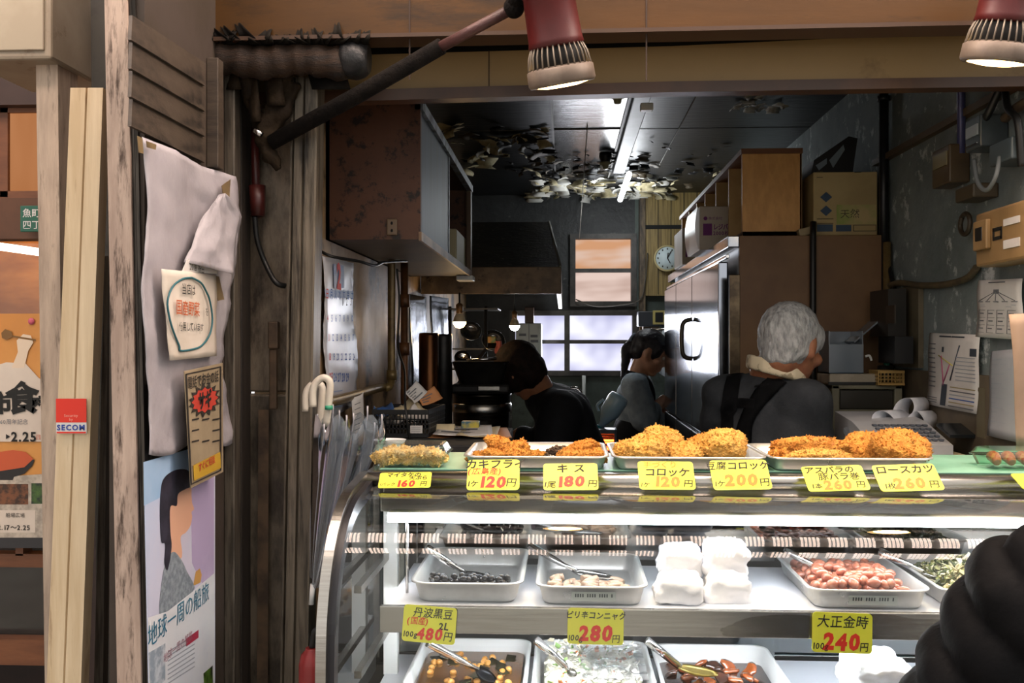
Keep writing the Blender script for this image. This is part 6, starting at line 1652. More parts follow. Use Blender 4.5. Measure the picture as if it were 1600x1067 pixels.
# right wall: pipes, boxes, papers
gp2 = M('dark_conduit', '2c2c30', 0.35, 0.4, '1e1e20', 10)
q = P(1382, 300, 3.0); xw = XR - .02
mb = MB(); yy = Q(1381, 300, xw).y; mb.tube([(xw, yy, ZC), (xw, yy, Q(1381, 470, xw).z)], .014, gp2, 12); t = mb.build('pipe', label='dark vertical pipe in the corner right of the cardboard box', cat='pipe')
mb = MB(); mb.tube([(xw, yy, Q(1381, 158, xw).z), (xw, yy, Q(1381, 150, xw).z)], .019, gp2, 12); mb.build('pipe_coupling', t)
mb = MB(); mb.tube([(xw, yy - .03, Q(1381, 380, xw).z), (xw, yy - .03, Q(1381, 600, xw).z)], .012, brass, 10); mb.build('pipe', label='ochre pipe going down the right wall beside the fridge', cat='pipe')
mb = MB(); yy = Q(1502, 200, xw).y; mb.tube([(xw, yy, ZC), (xw, yy, Q(1502, 240, xw).z)], .010, M('blue_conduit', '4a4c78', 0.35, .2), 10); mb.build('pipe', label='bluish conduit above the meter boxes on the right wall', cat='pipe')
mb = MB(); a, c = Q(1596, 132, XR), Q(1372, 255, XR); mb.prism([a + V((0, 0, .008)), c + V((0, 0, .008)), c - V((0, 0, .010)), a - V((0, 0, .010))], (-.02, 0, 0), M('wall_batten', '5a4a38', 0.6)); mb.build('wall_batten', label='thin wooden batten running along the upper right wall', cat='batten')
def wbox(name, px0, px1, py0, py1, d, mat, label, cat, bev=.004, parent=None):
    """box on the right wall: left/right screen edges of its face, screen heights at the left edge"""
    X = XR - d; y0 = Q(px1, py0, X).y; y1 = Q(px0, py0, X).y; z1 = Q(px0, py0, X).z; z0 = Q(px0, py1, X).z
    mb = MB(); mb.box((X, y0, z0), (XR - .001, y1, z1), mat, bev)
    return mb.build(name, parent, label=label, cat=cat), (X, y0, y1, z0, z1)
mt_, g1 = wbox('meter_box', 1456, 1483, 238, 296, .052, M('meter_brown', '5c4c38', 0.45, 0, '4c3e2c', 8), 'brown electric meter box on the right wall, left of the clear one', 'meter box')
mb = MB(); mb.box((g1[0] - .003, g1[1] + .012, g1[4] - .05), (g1[0], g1[2] - .015, g1[4] - .015), M('meter_window', '8a8468', 0.2)); mb.build('meter_window', mt_)
mt2, g2 = wbox('meter_box', 1508, 1531, 190, 240, .065, M('meter_grey', '4a5458', 0.3, 0.1, '3a4246', 6), 'grey glass-fronted meter box highest on the right wall', 'meter box')
mb = MB(); mb.box((g2[0] - .003, g2[1] + .008, g2[4] - .045), (g2[0], g2[2] - .01, g2[4] - .02), M('meter_label', 'a0a8ac', 0.3)); mb.box((g2[0] - .004, g2[1] + .008, g2[3] + .01), (g2[0] - .001, g2[2] - .01, g2[3] + .012), chrome); mb.build('meter_label', mt2)
mt3, g3 = wbox('junction_box', 1492, 1520, 296, 318, .06, M('jb_brown', '4a4030', 0.5), 'small brown junction box under the meter boxes', 'junction box')
mt4, g4 = wbox('junction_box', 1545, 1580, 228, 262, .06, M('jb_blue', '4a565c', 0.4), 'blue-grey junction box right of the meter boxes', 'junction box')
# beige breaker cabinet
be = M('beige_cabinet', '9a7c54', 0.5, 0, '8c7049', 5)
bc, g5 = wbox('breaker_cabinet', 1524, 1610, 335, 418, .07, be, 'beige breaker cabinet on the right wall at the picture edge', 'cabinet', .006)
X5 = g5[0]
mb = MB(); mb.box((X5 - .012, g5[2] - .085, g5[3] + .035), (X5, g5[2] - .015, g5[4] - .02), be, .003); dr = mb.build('breaker_bezel', bc)
mb = MB(); mb.box((X5 - .014, g5[2] - .065, g5[3] + .055), (X5 - .004, g5[2] - .03, g5[4] - .035), black_m, .002); mb.build('breaker_switch', dr)
mb = MB(); 
def wq(px, py): return Q(px, py, X5 - .002)
def wrect(mb, x0, y0, x1, y1, m_, X, d=.002):
    a, c = Q(x0, y0, X), Q(x1, y1, X); mb.box((X - d, min(a.y, c.y), min(a.z, c.z)), (X, max(a.y, c.y), max(a.z, c.z)), m_)
for q in ((1569, 343, 1594, 347), (1569, 376, 1594, 384)):
    wrect(mb, *q, paper_m, X5)
for q in ((1552, 357, 1566, 359), (1552, 371, 1566, 373), (1552, 357, 1554, 373), (1564, 357, 1566, 373)):
    wrect(mb, *q, dark_m, X5)
mb.build('cabinet_stickers', bc)
cond = M('wall_cable', '6a5c44', 0.5, 0, '4c4232', 14)
xw2 = XR - .015
mb = MB(); mb.tube(bez([Q(1384, 448, xw2), Q(1405, 442, xw2), Q(1440, 446, xw2), Q(1480, 444, xw2), Q(1512, 434, xw2), Q(1526, 418, xw2)]), .009, cond, 8); mb.build('wall_cable', label='taped cable running across the right wall to the breaker cabinet', cat='cable')
mb = MB(); mb.tube(bez([Q(1388, 410, xw2), Q(1392, 430, xw2), Q(1398, 452, xw2), Q(1410, 470, xw2), Q(1404, 500, xw2), Q(1398, 545, xw2)]), .006, black_m, 6); mb.build('hanging_cable', label='black cable looping down beside the wall switch boxes', cat='cable')
mb = MB(); mb.tube(bez([Q(1522, 250, XR - .06), Q(1528, 285, XR - .07), Q(1542, 297, XR - .07), Q(1556, 275, XR - .07), Q(1562, 245, XR - .06)]), .005, M('grey_cable', '7a8084', 0.5), 8); mb.build('looped_cable', label='grey cable looping under the meter boxes', cat='cable')
mb = MB(); mb.tube(bez([Q(1562, 140, XR - .04), Q(1545, 175, XR - .05), Q(1534, 195, XR - .05)]), .009, black_m, 8); mb.tube(bez([Q(1570, 138, XR - .04), Q(1575, 170, XR - .05), Q(1590, 190, XR - .05), Q(1596, 260, XR - .04)]), .008, black_m, 8); mb.build('thick_cable', label='thick black cables dropping to the upper meter box', cat='cable')
mb = MB(); mb.tube(bez([Q(1570, 185, XR - .03), Q(1590, 168, XR - .03), Q(1620, 150, XR - .03)]), .011, M('angle_brace', '4a3c2c', 0.6), 8); mb.build('angle_brace', label='brown brace rising from the upper meter box to the ceiling', cat='brace')
mb = MB(); c_ = Q(1508, 350, XR - .03); mb.tube(bez([c_ + V((0, .03 * math.cos(a), .025 * math.sin(a))) for a in [k * .8 for k in range(10)]], 3), .006, M('bell_brown', '3a3024', 0.5), 8); mb.build('cable_coil', label='small dark coil of cable left of the breaker cabinet', cat='cable')
# switch board
sb = thing('switch_board', Q(1420, 575, XR), 'pale wooden board with dark switch boxes on the right wall', 'switch board')
X = XR - .015
mb = MB(); wrect(mb, 1403, 452, 1443, 575, M('pale_board', '6e6450', 0.6, 0, '554c3c', 8), X + .014, .014); mb.build('board', sb)
for (x0, x1, y0, y1, m_, n_) in ((1386, 1416, 456, 525, M('switch_dark', '231f1b', 0.4), 'switch_box'), (1400, 1427, 526, 568, M('switch_black', '17171a', 0.4), 'switch_cover')):
    mb = MB(); wrect(mb, x0, y0, x1, y1, m_, X - .02, .05); mb.build(n_, sb)
mb = MB(); wrect(mb, 1386, 478, 1400, 505, M('switch_face', '3a322a', 0.35), X - .071, .004); mb.build('switch_plate', sb)
# papers
def wpaper(name, q, label, marks, X, m_=paper_m):
    C_ = [Q(x, y, X) for x, y in q]; mb = MB()
    mb.grid(lambda u, v: bil(C_, u, v) + V((-.004 * math.sin(u * 3.1) - .002 * math.sin(v * 7), 0, 0)), 8, 10, m_, True, .0006)
    for kind, a in marks:
        def pt_(u, v, d=0): return bil(C_, u, v) + V((-.004 * math.sin(u * 3.1) - .002 * math.sin(v * 7) - .0014 - d, 0, 0))
        if kind == 'r':
            u0, v0, u1, v1, mm = a; mb.prism([pt_(u0, v0), pt_(u1, v0), pt_(u1, v1), pt_(u0, v1)], (-.0003, 0, 0), mm)
        elif kind == 'l':
            u0, v0, u1, v1, w, mm = a; mb.tube([pt_(u0, v0), pt_(u1, v1)], w, mm, 4)
    return mb.build(name, label=label, cat='paper', clean=False)
xp_ = XR - .014
g_, d_ = greyink, M('print_dark', '3c4450', 0.7); lg = M('print_light', 'a4aab4', 0.7)
mk = [('r', (.3, .04, .68, .055, d_))] + [('l', (.5, .2, .08 + .2 * k, .36, .0008, g_)) for k in range(5)]
mk += [('r', (.06 + .22 * i, .52 + .13 * j, .22 + .22 * i, .525 + .13 * j, d_)) for i in range(4) for j in range(4)] + [('r', (.06 + .22 * i, .52, .067 + .22 * i, .91, d_)) for i in range(4)] + [('r', (.08 + .22 * i, .57 + .13 * j, .18 + .22 * i, .59 + .13 * j, g_)) for i in range(4) for j in range(3)]
mk += [('r', (.44, .17, .56, .24, g_))] + [('r', (.05 + .19 * k, .37, .17 + .19 * k, .385, g_)) for k in range(5)] + [('r', (.1, .43, .9, .437, lg)), ('r', (.1, .46, .8, .467, lg))]
wpaper('wall_notice', [(1529, 438), (1598, 435), (1598, 531), (1525, 526)], 'white printed sheet with a chart, highest on the right wall', mk, xp_)
mk = [('r', (.25, .03, .75, .05, d_))] + [('r', (.03, .14 + .065 * k, .18, .155 + .065 * k, g_)) for k in range(10)] + [('r', (.6, .3 + .05 * k, .95, .31 + .05 * k, lg)) for k in range(7)]
mk += [('l', (.68, .15, .5, .62, .0022, d_)), ('l', (.32, .3, .36, .7, .0016, M('map_pink', 'b85a80', 0.6))), ('l', (.26, .3, .55, .42, .0016, M('map_yellow', 'c8c060', 0.6))), ('r', (.33, .68, .44, .97, d_)), ('r', (.86, .18, .97, .28, d_)), ('l', (.5, .4, .36, .66, .0016, M('map_pink', 'b85a80', 0.6)))]
mk += [('r', (.5, .70 + .05 * k, .95, .715 + .05 * k, (M('map_tan', 'a89a74', 0.6), g_, lg, blueink)[k % 4])) for k in range(6)] + [('r', (.03, .88 + .03 * k, .25, .89 + .03 * k, g_)) for k in range(3)] + [('r', (.33, .18, .37, .25, d_))]
wpaper('map_sheet', [(1453, 520), (1532, 523), (1527, 647), (1448, 631)], 'white street map sheet taped low on the right wall', mk, xp_)
pf = GL('sleeve_plastic', 'dfe4ea', 1.2, .08, .1, .3, 'b8bec8')
mk = [('r', (.1, .1 + .055 * k, .5 + .4 * ((k * 7) % 5) / 5, .108 + .055 * k, lg)) for k in range(14)]
wpaper('sleeved_sheet', [(1549, 549), (1592, 545), (1596, 692), (1543, 680)], 'pale printed sheet in a plastic sleeve under the chart', mk, xp_ - .008, M('sleeved_paper', 'a4a8b0', 0.3))
mb = MB(); C_ = [P(1576, 491, 2.06), P(1640, 488, 2.06), P(1650, 700, 2.06), P(1590, 697, 2.06)]
mb.grid(lambda u, v: bil(C_, u, v) + V((0, -.006 * math.sin(v * 5 + u * 2), 0)), 6, 12, M('pinkish_paper', '8c7666', 0.6, 0, '826c5c', 5), True, .0008)
mb.build('hanging_sheet', label='pinkish sheet hanging nearest at the right picture edge', cat='paper', clean=False)
mb = MB(); mb.pbox(1592, 640, 1600, 690, 2.05, .001, lg); 
mb = MB(); wrect(mb, 1527, 605, 1540, 685, M('old_tape', '6e6650', 0.5), XR - .011, .002); mb.build('tape_strip', label='strip of old tape under the street map sheet', cat='tape')
# drawer unit with scale box and bins
du = thing('drawer_unit', P(1350, 700, 2.95), 'grey plastic drawer unit beside the old man', 'drawer unit')
Yd = 2.92; dm = M('drawer_grey', '8a8570', 0.5, 0, '78745f', 6); a, c = P(1300, 690, Yd), P(1410, 602, Yd)
mb = MB(); mb.box((a.x, Yd, .0), (a.x + .022, Yd + .16, c.z), dm, .003); mb.box((c.x - .022, Yd, 0), (c.x, Yd + .16, c.z), dm, .003); mb.box((a.x, Yd, c.z - .012), (c.x, Yd + .16, c.z), dm, .003); mb.box((a.x, Yd + .15, 0), (c.x, Yd + .16, c.z), dm); mb.build('unit_frame', du)
zz = c.z - .014
for k in range(4):
    h_ = .055
    mb = MB(); mb.box((a.x + .024, Yd + .006, zz - h_ - k * .064), (c.x - .024, Yd + .15, zz - k * .064), M('drawer_clear', '3c3a34', 0.25), .003); q_ = mb.build('drawer', du)
    mb = MB(); mb.box((a.x + .022, Yd - .002, zz - .062 - k * .064), (c.x - .022, Yd + .02, zz - .056 - k * .064), dm); mb.build('drawer_rail', du)
uz = c.z + .001
mb = MB(); a, c = P(1296, 0, 2.93), P(1370, 0, 2.93); h1 = P(0, 582, 2.93).z; mb.box((a.x, 2.93, uz), (c.x, 3.07, h1), M('cream_scale', 'd8ccb8', 0.5, 0, 'aca08c', 6), .004); mb.box((a.x - .004, 2.925, uz), (c.x + .002, 2.93, uz + .008), black_m); t_ = mb.build('flat_box', label='flat cream box under the clear plastic bin', cat='box')
bn = thing('clear_bin', ((a.x + c.x) / 2, 3.0, h1), 'translucent plastic bin with its lid propped open', 'bin')
trs = GL('frosted_bin', 'c0d0dc', 1.0, .05, .15, .6, 'c0d0e0')
zb0, zb1 = h1 + .001, P(0, 518, 2.93).z; x0_, x1_ = P(1296, 0, 2.93).x, P(1350, 0, 2.93).x
mb = MB(); mb.box((x0_, 2.935, zb0), (x1_, 2.938, P(0, 538, 2.93).z), trs); mb.box((x0_, 2.938, zb0), (x0_ + .003, 3.06, zb1), trs); mb.box((x1_ - .003, 2.938, zb0), (x1_, 3.06, zb1), trs); mb.box((x0_, 3.057, zb0), (x1_, 3.06, zb1), trs); mb.box((x0_, 2.935, zb0), (x1_, 3.06, zb0 + .003), trs); mb.build('bin_body', bn)
mb = MB(); mb.prism([V((x1_ - .02, 2.96, zb1 - .03)), V((x1_ + .055, 2.96, zb1 + .035)), V((x1_ + .055, 3.05, zb1 + .035)), V((x1_ - .02, 3.05, zb1 - .03))], (.002, 0, -.004), trs); mb.build('bin_lid', bn)
mb = MB(); q = P(1352, 557, 2.95); mb.tube(bez([q, q + V((.012, 0, .002)), q + V((.018, 0, -.012))]), .0035, enamel, 8); mb.build('bin_handle', bn)
yb = thing('mesh_basket', P(1393, 600, 2.92), 'small ochre mesh basket beside the clear plastic bin', 'basket')
a, c = P(1374, 0, 2.90), P(1412, 0, 2.90); mb = MB(); ym = M('ochre_plastic', 'c09a58', 0.5)
for A, B_ in (((a.x, 2.9, 0), (c.x, 2.9, 0)), ((c.x, 2.9, 0), (c.x, 2.99, 0)), ((c.x, 2.99, 0), (a.x, 2.99, 0)), ((a.x, 2.99, 0), (a.x, 2.9, 0))):
    slotted(mb, A, B_, uz, P(0, 577, 2.9).z, 6, 3, ym)
mb.box((a.x, 2.9, uz), (c.x, 2.99, uz + .003), ym); mb.build('basket_body', yb)
mb = MB(); q = P(1384, 577, 3.03); mb.lathe([(.02, uz - q.z), (.024, uz - q.z + .01), (.024, .01), (.02, .012)], (q.x - .0, 3.03, q.z), M('tin_dark', '3a3a34', 0.4, .3), None, 18); mb.build('small_tin', label='dark tin behind the ochre mesh basket', cat='tin')
mb = MB(); mb.tube([(q.x + .0, 3.03, q.z - .02), (q.x + .006, 3.03, q.z + .035)], [.008, .010], M('green_marker', '1f6a58', 0.4), 10); mb.build('green_marker', label='green marker standing in the dark tin', cat='marker')
# cash register
rgz = P(0, 712, 2.55).z
cr_ = thing('cash_register', (P(1420, 0, 2.5).x, 2.6, rgz - .1), 'beige cash register with curling receipt paper', 'register')
rm = M('register_beige', 'd0c2a4', 0.5, 0, 'c0b294', 6); rg2 = M('register_grey', '8a8e94', 0.45)
mb = MB(); a, c = P(1372, 0, 2.45), P(1505, 0, 2.45); c.x = min(c.x, XR - .02)
zd = P(0, 700, 2.45).z; 
mb.box((a.x, 2.42, zd - .10), (c.x, 2.80, zd), rm, .006); mb.build('cash_drawer', cr_)
mb = MB(); z1_ = P(0, 690, 2.45).z
mb.prism([V((a.x - .02, 2.42, zd)), V((a.x - .02, 2.76, zd)), V((a.x - .02, 2.76, zd + .08)), V((a.x - .02, 2.60, zd + .065)), V((a.x - .02, 2.42, zd + .022))], (c.x - a.x - .015, 0, 0), M('register_top', 'c4c6ca', 0.45, 0, 'b6b8be', 6)); top_ = mb.build('register_body', cr_)
mb = MB(); slope = V((0, .18, .043)).normalized()
for i in range(9):
    for j in range(5):
        p_ = V((a.x + .02 + i * .0155, 2.432, zd + .027)) + slope * (.012 + j * .028); mb.box(p_ + V((0, 0, 0)), p_ + V((.011, .016, .005)), M('register_key', '5c626c', 0.5), .0015)
mb.build('keys', top_)
mb = MB(); p_ = V((a.x + .17, 2.45, zd + .037)); mb.prism([p_, p_ + V((.06, 0, 0)), p_ + V((.06, 0, 0)) + slope * .09, p_ + slope * .09], (0, -.002, .008), M('register_display', '23282c', 0.2)); mb.build('display', top_)
rp = M('receipt_paper', 'eceef4', 0.6, 0, 'bcc2ce', 8)
def ribbon(pts, w, label):
    pts = bez(pts, 6); mb = MB(); mb.grid(lambda u, v: pts[min(int(v * (len(pts) - 1) + .5), len(pts) - 1)] + V((w * .85 * (u - .5), w * .53 * (u - .5), 0)), 2, len(pts) - 1, rp, True, .0006)
    mb.build('receipt_paper', label=label, cat='receipt', clean=False)
zr = zd + .08
ribbon([P(1390, 690, 2.66), P(1378, 670, 2.66), P(1378, 648, 2.66), P(1392, 641, 2.66), P(1408, 650, 2.66), P(1418, 668, 2.66)], .07, 'curl of receipt paper at the left of the register')
ribbon([P(1412, 660, 2.7), P(1408, 640, 2.7), P(1418, 625, 2.7), P(1434, 622, 2.7), P(1440, 636, 2.7), P(1432, 654, 2.7)], .06, 'loop of receipt paper standing highest on the register')
ribbon([P(1426, 664, 2.68), P(1432, 650, 2.68), P(1444, 642, 2.68), P(1455, 655, 2.68), P(1450, 668, 2.68)], .06, 'short curl of receipt paper at the right of the register')
mb = MB(); mb.prism([P(1318, 676, 2.62), P(1376, 652, 2.75), P(1385, 672, 2.70), P(1330, 692, 2.60)], (0, 0, .012), M('paper_pad', '6e7278', 0.6)); mb.build('grey_ledger', label='grey ledger lying left of the register', cat='ledger')
mb = MB(); mb.box((P(1360, 0, 2.6).x, 2.45, 0), (XR - .02, 2.82, zd - .102), M('desk_dark', '231f1b', 0.6), .004); mb.build('register_desk', label='dark desk under the cash register', cat='desk')
# ================================================================== PEOPLE
def headframe(f, up=(0, 0, 1)):
    f = V(f).normalized(); s_ = f.cross(V(up)).normalized(); u = s_.cross(f)
    return f, s_, u, Matrix((s_, f, u)).transposed().to_euler()
def head_shapes(hc, f, s_, u, e, k=1.0):
    hc = V(hc)
    q = [('e', hc + u * .022 * k - f * .012 * k, (.074 * k, .094 * k, .088 * k), e), ('e', hc - u * .035 * k + f * .026 * k, (.057 * k, .064 * k, .072 * k), e),
         ('e', hc - u * .092 * k + f * .056 * k, (.026 * k, .024 * k, .020 * k), e), ('c', hc + u * .012 * k + f * .086 * k, .009 * k, hc - u * .022 * k + f * .106 * k, .0135 * k),
         ('e', hc - u * .026 * k + f * .094 * k, (.018 * k, .012 * k, .010 * k), e), ('e', hc + u * .026 * k + f * .078 * k, (.046 * k, .016 * k, .011 * k), e),
         ('e', hc - u * .056 * k + f * .082 * k, (.023 * k, .012 * k, .006 * k), e), ('e', hc - u * .068 * k + f * .079 * k, (.021 * k, .012 * k, .0065 * k), e)]
    for sg in (-1, 1):
        q += [('e', hc + s_ * sg * .044 * k - u * .02 * k + f * .062 * k, (.022 * k, .022 * k, .02 * k), e),
              ('e', hc + s_ * sg * .074 * k - f * .006 * k - u * .004 * k, (.008 * k, .017 * k, .029 * k), e), ('e', hc + s_ * sg * .076 * k - f * .002 * k - u * .028 * k, (.007 * k, .009 * k, .012 * k), e),
              ('c', hc + s_ * sg * .045 * k - u * .02 * k, .03 * k, hc - u * .082 * k + f * .045 * k + s_ * sg * .012 * k, .018 * k)]
    return q
def hand_shapes(wr, d, palm_n, k=1.0, curl=.6):
    """palm and five bent fingers from the wrist; d: direction of the hand, palm_n: the way the palm faces"""
    wr = V(wr); d = V(d).normalized(); n = V(palm_n); n = (n - d * n.dot(d)).normalized(); sd = d.cross(n)
    q = [('e', wr + d * .045 * k, (.020 * k, .042 * k, .013 * k), Matrix((sd, d, n)).transposed().to_euler()), ('c', wr, .022 * k, wr + d * .03 * k, .02 * k)]
    for i, (o_, L) in enumerate(((-.030, .066), (-.010, .076), (.010, .07), (.029, .055))):
        b0 = wr + d * .078 * k + sd * o_ * k; L *= k
        d1 = (d + n * curl * .5).normalized(); d2 = (d + n * curl * 1.4).normalized(); d3 = (d * .6 + n * curl * 2).normalized()
        p1 = b0 + d1 * L * .45; p2 = p1 + d2 * L * .32; p3 = p2 + d3 * L * .24
        q += [('c', b0, .0092 * k, p1, .0085 * k), ('c', p1, .0085 * k, p2, .008 * k), ('c', p2, .008 * k, p3, .0072 * k)]
    t0 = wr + d * .03 * k - sd * .024 * k; t1 = t0 + (d * .6 - sd * .8 + n * .5).normalized() * .034 * k; t2 = t1 + (d - sd * .2 + n * .5).normalized() * .028 * k
    q += [('c', t0, .012 * k, t1, .0095 * k), ('c', t1, .0095 * k, t2, .008 * k)]
    return q
skin_m = M('skin', 'b07a5a', 0.5, 0, 'a46c4e', 20, sss=.12)
skin_old = M('skin_old', 'a06a4c', 0.5, 0, '8c5840', 26, bump=.08, bscale=60, sss=.1)
def eyes(t, hc, f, s_, u, k=1.0, body=None):
    for sg in (-1, 1):
        c = V(hc) + s_ * sg * .031 * k + u * .006 * k + f * .079 * k
        mb = MB(); mb.ball(c, .010 * k, M('eye_white', 'cfc8c0', 0.2), 10); mb.ball(c + f * .005 * k, .006 * k, M('iris', '1c120c', 0.1), 8); mb.build('eye', t)
def limbs(pts, rad):
    return [('c', pts[i], rad[i], pts[i + 1], rad[i + 1]) for i in range(len(pts) - 1)]

# ---- the old man behind the counter, turned away
hc = P(1236, 540, 2.66); HK = .94; f, s_, u, e = headframe((.66, .66, -.34), (.1, .1, 1))
om = thing('person', (.56, 2.72, 0), 'grey-haired person in dark grey sweater and crossed black apron straps, back turned', 'person')
nb = V((.545, 2.69, 1.425)); LS, RS = V((.445, 2.77, 1.35)), V((.628, 2.62, 1.345)); LE, RE = V((.44, 2.90, 1.06)), V((.655, 2.68, 1.07)); LW, RW = V((.66, 2.93, 1.22)), V((.72, 2.84, 1.27))
pel = V((.56, 2.68, .92)); td = V((.6, .8, 0)).normalized(); ts = V((.8, -.6, 0)).normalized()
hp = [pel - ts * .09, pel + ts * .09]
torso = [('c', nb - V((0, 0, .055)), .068, V((.55, 2.69, 1.22)), .125)] + limbs([V((.55, 2.69, 1.24)) - ts * .05, V((.555, 2.685, 1.08)) - ts * .05, pel - ts * .05], [.10, .108, .112]) + limbs([V((.55, 2.69, 1.24)) + ts * .05, V((.555, 2.685, 1.08)) + ts * .05, pel + ts * .05], [.10, .108, .112])
legs = []
for q in hp: legs += limbs([q, V((q.x, q.y, .5)), V((q.x, q.y - .02, .09))], [.085, .06, .042]) + [('c', (q.x, q.y - .02, .04), .038, (q.x + .09, q.y + .1, .035), .032)]
hand_r = hand_shapes(RW, (.3, .9, .2), (-.8, .2, -.3), .95); hand_l = hand_shapes(LW, (.8, .3, .2), (0, -.3, -.9), .95)
body = head_shapes(hc, f, s_, u, e, HK) + [('c', hc - u * .05 - f * .03, .046, nb, .05), ('c', LS, .05, LE, .04), ('c', LE, .04, LW, .026), ('c', RS, .05, RE, .04), ('c', RE, .04, RW, .026)] + hand_r + hand_l + \
    [(q[0], q[1], q[2] - .02, q[3], q[4] - .02) for q in torso] + [('c', q[1], q[2] - .012, q[3], q[4] - .012) for q in legs]
blob('body', body, skin_old, .0062, 2, om)
eyes(om, hc, f, s_, u, HK)
swm = M('grey_sweater', '3c3f43', 0.9, 0, '313438', 12, 0.4, 0.6, bump=.25, bscale=140, spec=.15)
sw = torso + limbs([nb - V((0, 0, .055)), LS - V((0, 0, .01))], [.062, .066]) + limbs([nb - V((0, 0, .055)), RS - V((0, 0, .01))], [.062, .066]) + limbs([LS, LE, LW - (LW - LE) * .12], [.068, .058, .042]) + limbs([RS, RE, RW - (RW - RE) * .12], [.068, .058, .042])
sweater = blob('sweater', sw, swm, .009, 3, om, fn=lambda c, n: .005 * fbm(c, 9, 2) + .0025 * math.sin(c.z * 60 + 8 * fbm(c, 5, 1)))
blob('trousers', legs + [('c', hp[0], .10, hp[1], .10)], M('dark_trousers', '1c1e22', 0.8, 0, '24262b', 10), .012, 3, om)
col = []
cm = M('check_collar', 'd0c2a6', 0.8, 0, '9a8c74', 40, 0.5, 0.58, (1, 1, 1), spec=.2)
for k in range(12):
    a = 2 * math.pi * k / 12; a2 = 2 * math.pi * (k + 1) / 12
    ce = nb + V((.019, -.014, .010))
    pos = lambda a: ce + ts * .070 * math.cos(a) + td * .074 * math.sin(a) + V((0, 0, .010 * math.sin(-a) - .016 * math.cos(a)))
    zz_ = V((0, 0, .011)); col += [('c', pos(a) - zz_, .0105, pos(a2) - zz_, .0105), ('c', pos(a), .0095, pos(a2), .0095), ('c', pos(a) + zz_, .0085, pos(a2) + zz_, .0085)]
blob('shirt_collar', col, cm, .005, 3, om)
hm_ = M('grey_hair', 'c4c4c4', 0.55, 0, '7c7c7e', 90, 0.35, 0.7, (1, 1, .35), .6, 160)
hair = [('e', hc + u * .028 - f * .016, (.0755, .094, .087), e), ('e', hc - f * .032 - u * .008, (.070, .066, .064), e), ('e', hc - f * .046 - u * .044, (.054, .040, .034), e)]
for sg in (-1, 1): hair += [('e', hc + s_ * sg * .052 + f * .014 + u * .03, (.021, .044, .046), e), ('c', hc + s_ * sg * .064 + f * .022 + u * .02, .009, hc + s_ * sg * .064 + f * .024 - u * .008, .006)]
blob('hair', hair, hm_, .005, 3, om, fn=lambda c, n: .0022 * fbm(V(((c - hc).dot(s_), (c - hc).dot(f), (c - hc).dot(u) * .25)), 90, 3) + .003 * fbm(c, 22, 2))
# crossed apron straps lying on the back: wrapped onto the sweater surface by ray casting
strap_m = M('black_strap', '101114', 0.8, 0, '17181b', 20, spec=.2)
dgx = bpy.context.evaluated_depsgraph_get(); bpy.context.view_layer.update()
def wrap(path, half, name):
    """ribbon laid on the sweater's back: centre line by sight line onto the cloth, width pressed onto it"""
    from mathutils.bvhtree import BVHTree
    bmx = bmesh.new(); bmx.from_mesh(sweater.data); bmesh.ops.translate(bmx, verts=bmx.verts, vec=_world['sweater']); tr = BVHTree.FromBMesh(bmx); bmx.free()
    mid = []
    for p in bez(path, 10):
        d = (p - V((0, 0, EYE))).normalized(); h = tr.ray_cast(V((0, 0, EYE)), d)
        if h[0] is None: h = tr.find_nearest(p)
        mid.append((h[0], h[1] if h[1].dot(d) < 0 else -h[1]))
    mb = MB(); rows = []
    for i, (p, n) in enumerate(mid):
        t = (mid[min(i + 1, len(mid) - 1)][0] - mid[max(0, i - 1)][0]).normalized(); sd = t.cross(n).normalized(); row = []
        for k in range(5):
            h = tr.find_nearest(p + sd * half * (k / 2 - 1) + n * .004); row.append(h[0] + n * .005)
        rows.append(row)
    vr = [[mb.v(p) for p in r] for r in rows]; fs = []
    for i in range(len(vr) - 1):
        for k in range(4):
            fs.append(mb.bm.faces.new((vr[i][k], vr[i][k + 1], vr[i + 1][k + 1], vr[i + 1][k])))
    mb._mark(fs, strap_m, True)
    bmesh.ops.solidify(mb.bm, geom=fs, thickness=.003)
    for f_ in mb.bm.faces: f_.material_index = 0
    return mb.build(name, apron)
apron = MB(); pc = V((.56, 2.69, .8))
for_ring = lambda z, r, a0, a1: [pc + ts * (r * 1.25 * math.cos(R(a))) + td * (r * math.sin(R(a))) + V((0, 0, z)) for a in range(a0, a1 + 1, 10)]
apron.loft([for_ring(z, r, -40, 220) for z, r in ((.26, .165), (.1, .16), (-.1, .165), (-.35, .18))], strap_m, True, False, False)
apron = apron.build('apron', om, clean=False)
bp = lambda px, py: P(px, py, 2.50)
wrap([bp(1160, 572), bp(1149, 590), bp(1142, 620), bp(1137, 660), bp(1137, 700), bp(1138, 760)], .022, 'strap')
wrap([bp(1219, 594), bp(1207, 602), bp(1190, 618), bp(1170, 650), bp(1162, 690), bp(1158, 760)], .025, 'strap')
wrap([bp(1141, 627), bp(1160, 630), bp(1180, 631)], .013, 'cross_strap')

